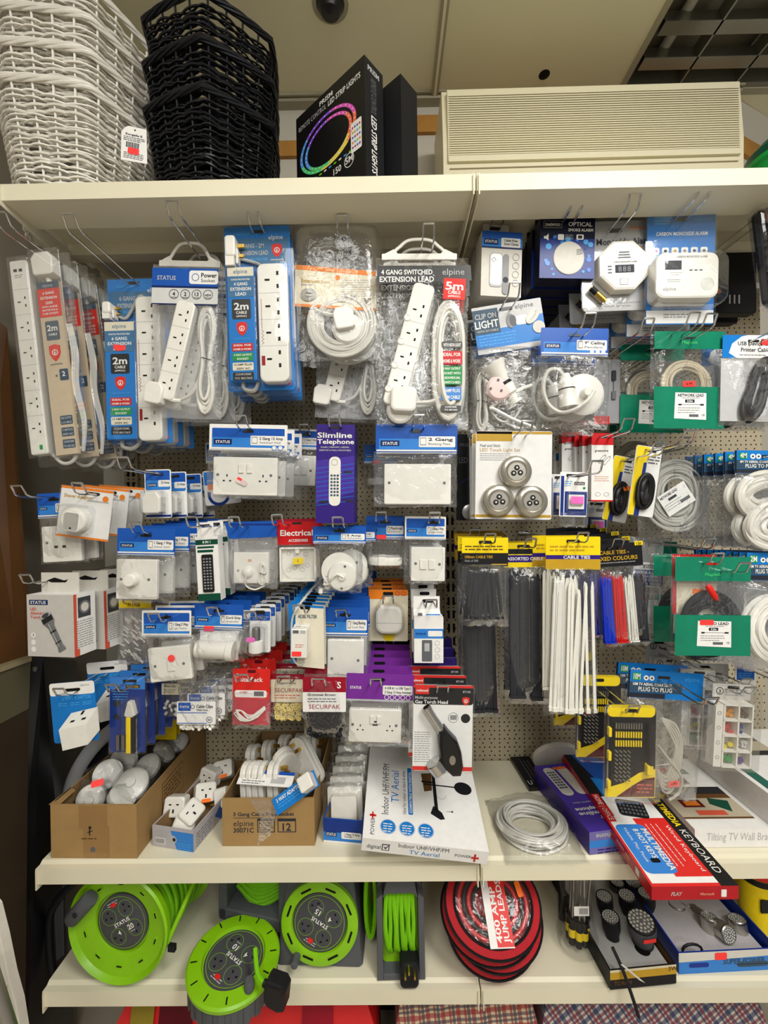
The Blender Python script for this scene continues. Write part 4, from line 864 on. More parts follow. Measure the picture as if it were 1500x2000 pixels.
# network lead (green wallet)
def greenwallet(x0, y0, x1, y1, Y, roll, label, cab, lab, splits, text, n=1, jack=False, cat='cable pack'):
    cx = (x0+x1)/2; root, N = item('cable_wallet', label, cat, cx, y0+14, Y, roll)
    a, b = splits; m = N(); m.rect(x0, y0, x1, y0+a, 'glossgreen', 11.5); m.rrect(cx-14, y0+11, cx+10, y0+15, 2, 'black' if not jack else 'red', 12); m.text('Mr.Jack' if 0 else 'Maplink', cx, y0+a-10, 6, 'glowgreen', 12, 'c', bold=False, w=30)
    m.out('header_band', root); m = N(); m.rect(x0, y1-b, x1, y1, 'glossgreen', 12); h = b*.62; lw = (x1-x0)*.44; lx = cx-lw*.45; ly = y1-b*.86
    m.poly([(lx, ly), (lx+lw, ly+1), (lx+lw, ly+h*1.05), (lx-2, ly+h)], 'paper', 12.4); m.text(text[0], lx+lw/2, ly+h*.16, h*.11, 'print_dark', 12.7, 'c', w=lw*.84); m.lines(lx+lw*.22, ly+h*.2, lx+lw*.8, 1, 3, 1.2, 'midgrey', 12.7)
    m.rrect(cx-8, ly+h*.27, cx+10, ly+h*.39, 1, 'print_dark', 12.7); m.text(text[1], cx+1, ly+h*.37, h*.08, 'paper', 13, 'c'); m.rect(lx+lw*.1, ly+h*.46, lx+lw*.88, ly+h*.475, 'grey', 12.7); m.rect(lx+lw*.1, ly+h*.44, lx+lw*.2, ly+h*.5, 'dark', 12.7); m.rect(lx+lw*.8, ly+h*.44, lx+lw*.92, ly+h*.5, 'dark', 12.7)
    m.lines(lx+lw*.08, ly+h*.58, lx+lw*.8, 3, h*.09, 1.2, 'midgrey', 12.7); m.rect(lx+lw*.45, ly+h*.84, lx+lw*.75, ly+h*.94, 'grey', 12.7); m.text('CE', lx+lw*.9, ly+h*.9, h*.07, 'grey', 12.7, 'c'); m.out('label_print', root)
    m = N(); cab(m); m.out('cable', root)
    pbag(N, root, x0-1, y0-1, x1+1, y1+1, 11, int(x0), 'bag', 16, .8); return root, N
root, N = greenwallet(1272, 652, 1406, 838, .05, .6, 'green wallet holding a coiled grey network lead with a red price sticker', lambda m: coil(m, 1336, 752, 46, 46, 3.2, 5, 'beige', 4, 4), 0, (34, 80), ('NETWORK LEAD', '3.0m'))
m = N(); pricelabel(m, 1338, 753, 13, 'hot', 23, 11, -3, '4.99'); m.out('price_sticker', root)
for i, (yy, dx, dz) in enumerate(((.15, .0, .0), (.22, -.004, -.003))):
    c = copy_tree(root); c.location = at(1268 if i == 0 else 1262, 690, yy); c['label'] = ['green network lead wallet hanging behind and below the front one', 'rearmost green network lead wallet'][i]
    for k_ in list(c.children):
        if k_.name.startswith('price'): bpy.data.objects.remove(k_)
hook(1332, 668, .05, 'front network lead wallet', .08); hook(1262, 690, .15, 'rear network lead wallets', .16)
# usb printer cable
root, N = item('printer_cable_bag', 'black printer cable in a clear bag under a blue and white card', 'cable pack', 1470, 668, .03, 1)
m = N(); m.rrect(1412, 655, 1540, 700, 2, 'elpineblue', .5, 1.2); m.poly([(1440, 700), (1424, 690), (1430, 672), (1448, 658), (1460, 655), (1540, 655), (1540, 700)], 'paper', .8); m.text('USB Device Cable', 1441, 675, 7.5, 'print_dark', 1, w=74); m.text('Printer Cable', 1447, 687, 7.5, 'print_dark', 1, w=56); m.lines(1444, 693, 1498, 1, 3, 1.4, 'grey', 1); m.rrect(1460, 664, 1482, 669, 2, 'black', 1.2); pricelabel(m, 1496, 668, 1.6, 'hot', 22, 12); m.out('header_card', root)
m = N(); m.push(1474, 764, 0, 18); hank(m, -24, -66, 24, 62, 4.6, 6, 'black', 7, .7, 5, False); m.pop(); m.out('cable', root)
m = N(); m.rr(1470, 708, 1482, 722, 1, 10, 18, 'steel'); m.rr(1480, 716, 1500, 730, 1, 10, 18, 'steel', 1); m.out('connector', root); m = N(); m.box(1410, 700, 1540, 822, -1, 0, 'paleprint'); m.out('backing_card', root)
pbag(N, root, 1406, 698, 1542, 832, 20, 41, 'bag', 14, 1.5); behind(root, 1, .05, 'printer cable bag', dx=-.008); hook(1474, 668, .03, 'printer cable bags', .06)
# grey and red usb lead box hanging behind the pendant
root, N = item('charging_lead_box', 'slim grey and red charging lead box partly hidden behind the ceiling pendant', 'boxed lead', 1186, 700, .14, 0)
m = N(); m.box(1160, 702, 1211, 826, -18, 0, 'midgrey'); m.rect(1160, 812, 1190, 828, 'red', .4); m.rr(1194, 724, 1202, 744, 2, .4, 3, 'dark'); m.tube([(1198, 744, 1), (1198, 764, 1)], 1, 'grey', 5); m.rr(1194, 764, 1202, 780, 1, .4, 3, 'grey'); m.text('lead', 1168, 716, 5, 'grey', .4) if 0 else None; m.out('carton', root); behind(root, 1, .05, 'grey and red charging lead box', dx=-.01); hook(1186, 700, .14, 'grey and red lead boxes', .16)
# two more hooks with rear stock, right bay
root, N = item('red_lead_box', 'red and grey lead box seen behind the network wallets', 'boxed lead', 1140, 640, .30, 0)
m = N(); m.box(1064, 590, 1120, 640, -10, 0, 'lgrey'); m.poly([(1064, 592), (1120, 592), (1120, 604), (1064, 622)], 'red', .4); m.out('carton', root); hook(1095, 596, .30, 'red and grey lead box', .02)
# touch light set
root, N = item('touch_light_pack', 'white card of three round silver LED touch lights', 'touch light pack', 1010, 850, .03, .6)
m = N(); m.rrect(930, 842, 1078, 1014, 4, 'paper', .5, 1.2); m.rect(931, 843, 1077, 848, 'gold', .8); m.rect(931, 843, 1000, 862, 'gold', .8); m.rect(931, 1005, 1077, 1010, 'gold', .8); m.text('Peel and Stick', 938, 873, 5, 'midgrey', .9, w=40); m.text('LED Touch Light Set', 938, 882, 6.5, 'goldtext', .9, w=78, bold=False); m.lines(938, 886, 1000, 4, 4, 1.1, 'midgrey', .9, 9); m.out('backing_card', root)
for x, y in ((1005, 922), (972, 978), (1036, 979)):
    m = N(); m.lathe((x, y, 1), [(31, 0), (30.5, 12), (28, 15), (22, 17), (21, 15), (18, 18), (17, 17), (.01, 17)], 'silver', 36)
    for a in (-90, 20, 150): m.lathe((x+7*math.cos(R(a)), y+7*math.sin(R(a)), 18), [(5.4, -.6), (5.2, .6), (.01, .7)], 'soot', 14); m.lathe((x+7*math.cos(R(a)), y+7*math.sin(R(a)), 18.4), [(2.4, 0), (1.8, 1.6), (.01, 2.2)], 'offwhite', 10)
    m.out('touch_light', root)
m = N(); m.rrect(926, 838, 1082, 1018, 6, 'blister', 1.6, 3)
m.out('blister', root); behind(root, 2, .03, 'touch light card', dx=-.002); hook(1016, 851, .03, 'touch light cards', .04)
root, N = item('led_strip_pack', 'black hanging pack lettered for LED lights behind the touch light card', 'light pack', 925, 850, .15, 0)
m = N(); m.rr(893, 848, 965, 1016, 2, -10, 0, 'soot'); m.text('PRISM', 898, 872, 6, 'grey', .4, w=24); m.text('LED U', 896, 904, 11, 'grey', .4, w=28); m.ring(915, 950, 14, 15, 'violet', .4, a0=200, a1=320); m.lathe((916, 1000, 2), [(16, 0), (15, 8), (10, 10), (.01, 10)], 'steel', 24); m.out('carton', root); hook(925, 852, .15, 'black LED pack', .02)
# fuse pack
root, N = item('fuse_pack', 'small white and blue fuse pack with a pink sticker', 'fuse pack', 1122, 930, .04, 1.5)
m = N(); m.rrect(1094, 922, 1148, 1009, 3, 'paper', .5, 1.2); m.rect(1096, 930, 1102, 1007, 'deepblue', .7); m.rect(1104, 960, 1147, 1006, 'deepblue', .8); m.rect(1122, 941, 1142, 947, 'print_dark', .9); m.text('STATUS', 1132, 946, 3.4, 'white', 1.1, 'c', w=17); m.lines(1104, 940, 1118, 3, 4, 1.4, 'sky', .9); m.disc(1141, 953, 2.6, 'green2', .9); m.rrect(1106, 926, 1136, 932, 2, 'black', 1); m.out('backing_card', root)
m = N(); m.rr(1110, 966, 1140, 994, 1, 1, 5, 'paper'); m.tube([(1114, 984, 7), (1136, 984, 7)], 3, 'offwhite', 8); m.out('fuse', root); m = N(); m.rrect(1112, 970, 1136, 984, 1, 'pink', 11); m.out('price_sticker', root); m = N(); m.rr(1106, 962, 1144, 1000, 3, 1, 10, 'blister', 2); m.out('blister', root)
pbag(N, root, 1096, 1000, 1150, 1030, 5, 4); behind(root, 1, .06, 'fuse pack', dx=-.002); hook(1120, 931, .04, 'fuse packs', .10)
root, N = item('fuse_pack', 'blue and white fuse pack with an orange sticker behind the pink stickered one', 'fuse pack', 1100, 880, .20, 2)
m = N(); m.rrect(1084, 880, 1118, 960, 2, 'paper', .5, 1); m.rect(1086, 886, 1117, 900, 'elpineblue', .8); m.text('STATUS', 1100, 896, 3, 'white', 1, 'c', w=16); pricelabel(m, 1100, 908, 1, 'orange2', 18, 9, -8); m.out('backing_card', root); hook(1100, 886, .20, 'orange stickered fuse pack', .03)
# red and white adaptor boxes
root, N = item('adaptor_box', 'narrow white and red adaptor box with line drawings', 'boxed adaptor', 1180, 852, .09, .5)
m = N(); m.box(1156, 866, 1198, 976, -16, 0, 'paper'); m.rect(1156, 976, 1198, 979, 'red', .2); m.box(1156, 846, 1198, 868, -16, -.2, 'red'); m.rrect(1170, 852, 1186, 856, 1, 'black', .1); m.rect(1156, 866, 1198, 869, 'red', .3)
m.text('GREENMAP' if 0 else 'greenwire', 1162, 882, 4, 'grey', .4, w=26); m.lines(1162, 930, 1190, 3, 4, 1.1, 'peach', .4)
for a in (0, 9): m.push(1176+a, 897+a*.3, .4, 40); m.rect(-3, -9, 3, 9, 'midgrey', 0); m.rect(-2, -8, 2, 8, 'paper', .2); m.rect(-1, -12, 1, -9, 'midgrey', 0); m.pop()
for a in (0, 16): m.ring(1169+a, 965, 4.6, 5.3, 'midgrey', .4, ry=.7)
m.out('carton', root)
behind(root, 3, .028, 'white and red adaptor box', dx=-.008, dz=.002); hook(1178, 856, .09, 'white and red adaptor boxes', .10)
# scart adaptor lead on yellow, white and blue card
root, N = item('adaptor_lead_pack', 'yellow, blue and white card holding a short black adaptor lead', 'adaptor lead pack', 1268, 880, .05, 0)
m = N(); m.push(1266, 884, 0, 8); m.rrect(-24, -12, 26, 124, 4, 'paper', .5, 1.2); m.poly([(-23, -11), (2, -11), (-10, 124), (-23, 124)], 'yellow', .8); m.poly([(-6, 20), (0, 20), (-2, 124), (-12, 124)], 'deepblue', .9); m.rrect(-8, -6, 14, -1, 2, 'black', 1); m.lines(2, 6, 24, 3, 6, 2.6, 'grey', .9); m.out('backing_card', root); 
m = N(); m.push(1266, 884, 0, 8); hank(m, -14, 44, 16, 108, 5, 5, 'black', 6, .9, 6, False); m.pop(); m.out('cable', root)
m = N(); m.push(1266, 884, 0, 8); m.rrect(-26, -14, 28, 127, 5, 'blister', 1.6, 3); m.pop(); m.out('blister', root)
c = copy_tree(root); c.location = at(1222, 900, .12); c.rotation_euler = (0, R(4), 0); c['label'] = 'black adaptor lead card with orange sticker behind the front yellow card'; mm = M(1268, 880, K(.05)); mm.push(0, 0, 0); pricelabel(mm, 1270, 938, 12, 'orange2', 20, 9, -8); mm.out('price_sticker', c)
hook(1270, 881, .05, 'yellow adaptor lead card', .12); hook(1222, 900, .12, 'rear adaptor lead card', .12)
# big network cable coil
root, N = item('network_cable_coil', 'large grey coil of network cable in a clear bag with a tilted paper label', 'cable coil', 1316, 870, .13, 0)
m = N(); coil(m, 1316, 968, 62, 68, 3.3, 9, 'cable2', 5, 4.2, 6, 3); gloop(m, [(1340, 920, 9), (1352, 960, 12), (1346, 1000, 12), (1322, 1024, 10)], 3, 'cable2'); m.out('cable', root)
m = N(); m.push(1312, 974, 14, -33); m.rect(-30, -22, 30, 22, 'paper', 0); m.text('NETWORK LEAD', -27, -13, 5, 'print_dark', .3, w=38); m.rrect(-14, -9, 4, -4, 1, 'print_dark', .3); m.lines(-26, 0, 10, 3, 5, 1.3, 'midgrey', .3); m.rect(4, 6, 24, 12, 'grey', .3); m.pop(); m.out('paper_label', root)
pbag(N, root, 1246, 872, 1386, 1052, 16, 51, 'bag', 16, 1.5); hook(1316, 878, .13, 'network cable coil', .03)
# aerial leads, right edge
def aerial(x0, y0, x1, y1, yb, Y, roll, label, ln, title, sub, coilf, key='elpineblue'):
    root, N = item('aerial_lead_bag', label, 'aerial lead pack', (x0+x1)/2, y0+12, Y, roll); h = y1-y0
    m = N(); m.rrect(x0, y0, x1, y1, 2, key, .5, 1.2); m.rect(x0+1, y0+h*.42, x0+(x1-x0)*.72, y0+h*.78, 'slate', .8); m.rect(x0+1, y1-h*.2, x0+(x1-x0)*.5, y1-1, 'print_dark', .8); m.rect(x0, y0, x0+3, y1, 'black', .9)
    m.rrect(x0+8, y0+5, x0+24, y0+h*.36, 2, 'green2', 1); m.text(ln, x0+16, y0+h*.32, h*.2, 'white', 1.2, 'c', w=13)
    for i in (0, 1): m.lathe((x0+34+i*11, y0+h*.26, .8), [(5, 0), (5, .4)], 'paper', 14); m.disc(x0+34+i*11, y0+h*.26, 2, 'print_dark', 1.4, 10)
    m.text(title, x0+9, y0+h*.54, h*.1, 'paper', 1.1, w=(x1-x0)*.52); m.text(sub, x0+20, y0+h*.74, h*.15, 'white', 1.1, w=(x1-x0)*.45); m.text('elpine', x1-36, y0+h*.3, h*.16, 'sky', 1, bold=False, w=28); m.rrect((x0+x1)/2-16, y0+9, (x0+x1)/2+8, y0+14, 2, 'black', 1.1)
    m.out('header_card', root); m = N(); coilf(m); m.out('cable', root)
    pbag(N, root, x0, y1-2, x1, yb, 20, int(x0)+3, 'bag', 16, 1.8); return root, N
def co1(m): coil(m, 1500, 970, 66, 46, 6, 5, 'cable', 8, 7, 3, 3); coil(m, 1506, 1020, 62, 44, 6, 5, 'cable', 16, 7, 5, 3, ang=-20)
root, N = aerial(1436, 880, 1570, 925, 1070, .03, .5, 'white television aerial lead in a clear bag marked four metres', '4M', '4M TV AERIAL COAX LEAD', 'PLUG TO PLUG', co1)
behind(root, 5, .022, 'four metre aerial lead bag', dx=-.007, drop='cable'); hook(1500, 893, .03, 'four metre aerial lead bags', .04)
def co2(m): coil(m, 1520, 1228, 62, 62, 6, 4, 'plastic', 10, 7, 4, 2); coil(m, 1510, 1225, 40, 40, 5, 2, 'plastic', 16, 7, 4, 2)
root, N = aerial(1456, 1080, 1590, 1134, 1310, .02, .5, 'white television aerial lead in a clear bag marked two metres', '2M', '2M TV AERIAL COAX LEAD', 'PLUG TO SOCKET', co2, 'elpineblue')
behind(root, 8, .015, 'two metre aerial lead bag', dx=-.003, dz=-.0005, jr=.6, drop='cable')
hook(1520, 1094, .02, 'two metre aerial lead bags', .03)
# phono lead wallet
def pc(m): coil(m, 1384, 1218, 56, 62, 4, 6, 'soot', 4, 5, 3, 2.5); m.lathe((0, 0, 0), [(0, 0)], 'soot') if 0 else None
root, N = greenwallet(1312, 1087, 1456, 1276, .0, .3, 'green wallet holding a black phono lead with a red plug', pc, 0, (46, 78), ('PHONO LEAD', '5.0m'), jack=True)
m = N(); m.push(1384, 1156, 10, -32); m.lathe((0, 0, 0), [(3, -18), (6, -14), (6, 8), (3, 16)], 'red2', 14, 'y'); m.pop(); m.tube([(1374, 1142, 10), (1374, 1128, 8)], 1.3, 'steel', 6); m.out('phono_plug', root); m = N(); pricelabel(m, 1372, 1212, 13, 'hot', 26, 10); m.out('price_sticker', root)
m = N(); m.rrect(1318, 1084, 1404, 1200, 2, 'red', -6, 1.2); m.rrect(1326, 1130, 1404, 1200, 2, 'papercream', -5.6); pricelabel(m, 1368, 1156, -5, 'orange2', 22, 10, 4); m.out('backing_card', root)
c = copy_tree(root); c.location = at(1335, 1095, .12); c['label'] = 'green phono lead wallet hanging behind and left of the front one'
for k_ in list(c.children):
    if k_.name.startswith(('price', 'phono', 'backing')): bpy.data.objects.remove(k_)
hook(1376, 1098, .0, 'front phono lead wallet', .03); hook(1335, 1100, .12, 'rear phono lead wallet', .17)
# ================================================================== left bay, rows below the leads
def twogang(N, root, x0, y0, x1, y1, kind):
    m = N(); w, h = x1-x0, y1-y0; plate(m, x0, y0, x1, y1, 1, 9, screws=[(x0+.075*w, y0+.47*h), (x1-.1*w, y0+.47*h)])
    if kind == 'socket':
        for cx in (.22, .78): sock3(m, x0+cx*w, y0+.56*h, w/135*1.05, 9.3)
        for i in (0, 1): m.rr(x0+w*(.40+.13*i), y0+.18*h, x0+w*(.48+.13*i), y0+.42*h, 1, 8, 12, 'plastic', 1)
    m.out('faceplate', root)
root, N = item('wall_socket_pack', 'bagged double switched wall socket with a blue and white header card', 'wall socket pack', 480, 838, .05, 1.2)
m = N(); status(m, 409, 829, 562, 881, '2 Gang 13 Amp', 'Switched Wall', True, True)
for i in (0, 1): m.disc(537+i*12, 874, 5, 'paper', 1.6); m.ring(537+i*12, 874, 4, 5, 'elpineblue', 1.9)
m.out('header_card', root); twogang(N, root, 421, 894, 546, 968, 'socket'); m = N(); m.push(477, 942, 12, 25); m.rrect(-10, -5, 12, 5, 4, 'pinkwhite', 0, 1); m.rrect(-10, -6, 0, -1, 2, 'hot', .3); m.pop(); m.out('price_sticker', root)
pbag(N, root, 406, 878, 576, 974, 12, 61, wr=1.4); behind(root, 2, .06, 'double wall socket bag', dx=.004); hook(482, 838, .05, 'double wall socket bags', .03)
root, N = item('blanking_plate_pack', 'bagged large blank double faceplate under a blue header card', 'faceplate pack', 815, 838, .03, .3)
m = N(); status(m, 734, 828, 893, 886, '2 Gang', 'Blanking Plate'); m.out('header_card', root)
twogang(N, root, 751, 907, 880, 985, 'blank'); pbag(N, root, 730, 882, 893, 990, 11, 63, wr=1.4); behind(root, 2, .05, 'double blank faceplate bag'); hook(816, 838, .03, 'double blank faceplates', .03)
# slimline telephone box
def phone_art(m, x, y, w, h, L, flip=1):
    m.rrect(x+w*.34, y+h*.40, x+w*.64, y+h*.88, w*.13, 'plastic', L); m.ring(x+w*.48, y+h*.455, w*.07, w*.085, 'lgrey', L*1.5)
    for r in range(7):
        for c in range(3): m.rrect(x+w*(.38+.08*c), y+h*(.575+.032*r), x+w*(.435+.08*c), y+h*(.593+.032*r), w*.01, 'slate', L*1.8)
root, N = item('telephone_box', 'tall purple slimline telephone box hanging in the middle of the left bay', 'boxed telephone', 655, 836, .0, .5)
m = N(); m.box(618, 829, 693, 1022, -42, 0, 'violet2'); m.rect(618, 829, 693, 1022, 'violet2', .2); m.poly([(618, 900), (693, 890), (693, 960), (618, 985)], 'violet', .3)
for i in range(9): m.poly([(618, 915+i*9), (693, 905+i*9), (693, 906+i*9), (618, 916+i*9)], 'elpineblue', .45)
m.text('Slimline', 620, 855, 10, 'white', .8, w=68); m.text('Telephone', 620, 867, 9, 'white', .8, w=72); m.text('FLASH | MEMORY | REDIAL', 655, 875, 3, 'lgrey', .8, 'c', w=56); m.text('DESKTOP & WALL MOUNTABLE', 655, 881, 3, 'lgrey', .8, 'c', w=62)
phone_art(m, 618, 812, 75, 200, .8); m.text('elpine', 640, 837, 4, 'lgrey', .8) if 0 else None
for x, y in ((680, 922), (632, 980), (684, 978)): m.rect(x-8, y-2, x+8, y+2, 'print_dark', .8)
m.tube([(668, 922, 1), (658, 934, 1)], .4, 'lgrey', 4); m.rrect(642, 832, 668, 837, 2, 'black', .8); m.out('carton', root); behind(root, 1, .055, 'purple hanging telephone box'); hook(656, 836, .0, 'purple telephone boxes', .02)
# shaver adaptors
root, N = item('shaver_adaptor_pack', 'white blister card with an orange edge holding a round shaver adaptor, tilted', 'shaver adaptor pack', 178, 965, .0, 7)
m = N(); m.rrect(119, 954, 222, 1054, 3, 'paper', .5, 1.2); m.rect(119, 954, 222, 959, 'orange', .8); m.rect(119, 1050, 222, 1054, 'orange', .8); m.text('Shaver Adaptor', 126, 976, 6.5, 'goldtext', .9, w=56); m.disc(208, 972, 6, 'orange', .9); m.rect(172, 977, 215, 980, 'lgrey', .8); m.rrect(168, 961, 196, 967, 3, 'black', 1); m.out('backing_card', root)
m = N(); m.prism(m.circ(162, 1018, 26, 28, 24), 1, 22, 'plastic', 5); m.rr(146, 1002, 178, 1040, 6, 20, 24, 'plastic', 2); m.rect(160, 1032, 164, 1035, 'dark', 24.3); m.out('adaptor', root)
m = N(); m.rr(132, 988, 192, 1048, 12, 1, 24, 'blister', 4); m.rrect(117, 952, 224, 1056, 4, 'blister', 1.6, 3); m.out('blister', root); behind(root, 2, .07, 'shaver adaptor card', dx=-.006, dz=.006, jr=3); hook(180, 966, .0, 'front shaver adaptor card', .035)
root, N = item('wall_socket_pack', 'bagged single white wall socket half hidden behind the shaver adaptor', 'wall socket pack', 105, 972, .04, -3)
m = N(); status(m, 72, 963, 140, 1012, '1 Gang', 'Socket'); m.out('header_card', root); m = N(); plate(m, 84, 1028, 160, 1098, 1, 9, screws=[(94, 1060)]); m.rect(108, 1066, 115, 1071, 'void', 9.3); m.rect(124, 1066, 131, 1071, 'void', 9.3); m.out('faceplate', root); pbag(N, root, 74, 1008, 168, 1102, 10, 5); behind(root, 1, .05, 'single wall socket bag'); hook(92, 972, .04, 'single wall socket bag', .07)
# 13 amp plugs on small cards
root, N = item('mains_plug_pack', 'narrow blue and white card holding a white thirteen amp plug', 'plug pack', 308, 925, .05, -1.5)
m = N(); m.rrect(282, 917, 334, 1012, 4, 'paper', .5, 1.2); m.rrect(284, 919, 332, 957, 3, 'statusblue', .7); m.rect(286, 938, 331, 956, 'statusblue2', .8); m.rect(289, 944, 306, 950, 'navy', 1); m.text('STATUS', 297, 949, 3.4, 'white', 1.3, 'c', w=15); m.rrect(309, 938, 332, 951, 2, 'paper', 1); m.text('13 Amp', 315, 945, 4.5, 'print_dark', 1.3, w=16); m.rect(283, 1006, 333, 1010, 'deepblue', .9); m.rrect(298, 923, 320, 929, 2, 'black', 1); m.out('backing_card', root)
m = N(); plug(m, 287, 962, 324, 1003, 2, 24); m.out('plug', root); m = N(); m.rr(284, 959, 328, 1006, 8, 1, 27, 'blister', 4); m.out('blister', root); behind(root, 3, .052, 'thirteen amp plug card', dx=.012, dz=-.001); hook(308, 926, .05, 'thirteen amp plug cards', .12)
root, N = item('adaptor_card', 'white card printed with a blue curved cable and an orange sticker', 'adaptor pack', 425, 930, .17, -6)
m = N(); m.rrect(396, 918, 466, 986, 4, 'paper', .5, 1.2); m.rect(398, 920, 430, 946, 'statusblue2', .8); m.text('STATUS', 404, 940, 4, 'white', 1, w=20); pricelabel(m, 410, 950, 1, 'orange2', 12, 11); m.ring(424, 966, 16, 22, 'deepblue', 1, a0=10, a1=200); m.text('13', 452, 976, 5, 'print_dark', 1, 'c'); m.out('backing_card', root); hook(425, 924, .17, 'blue curved cable card', .02)
# dimmers
root, N = item('dimmer_switch_pack', 'bagged square dimmer switch with a round knob and bright blue header card', 'dimmer switch pack', 284, 1040, .0, 1)
m = N(); status(m, 229, 1032, 343, 1085, '1 Gang 1 Way', 'Dimmer Switch'); m.out('header_card', root); m = N(); plate(m, 233, 1092, 313, 1170, 1, 9, screws=[(243, 1131), (297, 1131)]); m.out('faceplate', root)
m = N(); m.lathe((267, 1131, 9), [(14, 0), (12.5, 3), (12, 15), (10.5, 17), (.01, 17.5)], 'plastic', 28); m.out('knob', root); pbag(N, root, 228, 1082, 345, 1178, 20, 71, wr=1.6); behind(root, 4, .045, 'dimmer switch bag', dx=.012, dz=.004); hook(285, 1040, .0, 'dimmer switch bags', .03)
# remote control boxes
root, N = item('remote_control_box', 'slim white and green box showing a black remote control', 'boxed remote control', 402, 1030, .02, -3)
m = N(); m.box(380, 1048, 424, 1174, -26, 0, 'paper'); m.rect(380, 1160, 424, 1174, 'dgreen', .3); m.rect(380, 1054, 424, 1064, 'dgreen', .3); m.text('8 IN 1', 402, 1061, 4.5, 'paper', .6, 'c'); m.rect(383, 1067, 416, 1071, 'dgreen', .3); m.rect(383, 1074, 414, 1079, 'dgreen', .3)
m.box(384, 1020, 416, 1050, -3, -1, 'paper'); m.rrect(390, 1024, 410, 1029, 2, 'black', -.6); m.text('Classic', 398, 1052, 3.6, 'dark', .4) if 0 else None; m.out('carton', root)
m = N(); m.rr(391, 1083, 413, 1157, 3, .4, 3, 'black', .8)
for r_ in range(11):
    for c_ in range(3): m.rrect(394+c_*6, 1090+r_*5.8, 398+c_*6, 1093+r_*5.8, 1, 'midgrey', 3.3)
m.out('remote_picture', root); behind(root, 2, .05, 'slim remote control box', dx=.004, dz=.002); hook(402, 1028, .02, 'remote control boxes', .06)
# ceiling pull switch bag
root, N = item('pull_switch_bag', 'blue topped bag holding a white ceiling pull switch and cord', 'pull switch pack', 485, 1026, .06, 0)
m = N(); m.poly([(441, 1020), (541, 1018), (542, 1048), (450, 1052)], 'statusblue', 8, 1); m.rect(448, 1022, 540, 1026, 'deepblue', 8.3); m.out('printed_header', root)
m = N(); plate(m, 460, 1078, 528, 1138, 1, 12); m.lathe((488, 1116, 12), [(12, 0), (10, 5), (4, 9), (.01, 9)], 'plastic', 20); m.rrect(488, 1091, 495, 1096, 1, 'peach', 12.4); m.disc(469, 1113, 2.4, 'midgrey', 12.3); m.out('pull_switch', root)
m = N(); hank(m, 508, 1098, 526, 1140, 1.6, 3, 'plastic', 13, .5, 2); gloop(m, [(488, 1118, 20), (484, 1140, 14), (500, 1150, 10), (520, 1142, 10)], 1.6, 'plastic'); m.out('cord', root)
pbag(N, root, 446, 1048, 542, 1150, 22, 73, 'bagf', wr=1.6); behind(root, 1, .06, 'ceiling pull switch bag', dx=.006); hook(478, 1028, .06, 'ceiling pull switch bags', .06)
# electrical accessories back box
root, N = item('back_box_pack', 'clear bag with a red header reading Electrical above a white pattress box', 'back box pack', 580, 1022, .07, -1)
m = N(); m.rrect(541, 1014, 622, 1064, 2, 'red', .5, 1.2); m.rect(541, 1014, 622, 1019, 'crimson', .8); m.text('Electrical', 547, 1046, 11, 'paper', .9, w=64); m.text('ACCESSORIES', 563, 1058, 5, 'paper', .9, w=38); m.rrect(570, 1020, 590, 1024, 2, 'black', 1); m.out('header_card', root)
m = N(); m.rr(548, 1068, 618, 1134, 2, 1, 5, 'plastic'); 
for a, b, c_, d_ in ((548, 1068, 618, 1071), (548, 1131, 618, 1134), (548, 1068, 551, 1134), (615, 1068, 618, 1134)): m.box(a, b, c_, d_, 5, 14, 'plastic')
for x, y in ((563, 1112), (575, 1108), (590, 1112), (600, 1104), (597, 1082), (564, 1080)): m.ring(x, y, 3.4, 4.4, 'lgrey', 5.3)
m.rr(578, 1070, 586, 1080, 2, 5, 12, 'plastic'); m.out('back_box', root); m = N(); pricelabel(m, 584, 1094, 16, 'yellow', 20, 12, -4, '1'); m.out('price_sticker', root); pbag(N, root, 544, 1062, 622, 1138, 17, 75); behind(root, 1, .06, 'red header back box bag'); hook(556, 1024, .07, 'back box bags', .06)
# ceiling rose
root, N = item('ceiling_rose_bag', 'bag with a blue header holding round white ceiling fitting and pull cord', 'ceiling rose pack', 663, 1032, .02, .3)
m = N(); status(m, 611, 1028, 715, 1062, '5 Amp', 'Ceiling Switch'); m.out('header_card', root)
m = N(); m.lathe((664, 1112, 2), [(34, 0), (34, 12)], 'plastic', 28); m.lathe((671, 1124, 8), [(29, 0), (29, 8), (26, 12), (8, 13), (6, 17), (.01, 17)], 'plastic', 30); m.disc(676, 1104, 2.6, 'grey', 20.5); m.disc(670, 1146, 2.6, 'grey', 20.5); m.out('ceiling_rose', root)
m = N(); gloop(m, [(674, 1124, 26), (662, 1118, 26), (652, 1126, 24), (646, 1138, 16), (634, 1140, 12)], 2.2, 'plastic'); hank(m, 632, 1100, 648, 1148, 2.2, 3, 'plastic', 8, .6, 5); m.lathe((628, 1152, 8), [(.01, -4), (4, -3), (5, 5), (.01, 8)], 'plastic', 12, 'y'); m.out('cord', root)
pbag(N, root, 616, 1058, 708, 1158, 26, 77, wr=1.8); c = copy_tree(root); c.location = root.location+Vector((.02, .07, 0)); c['label'] = 'second ceiling fitting bag hanging behind the round front one'; hook(664, 1030, .02, 'ceiling rose bags', .03)
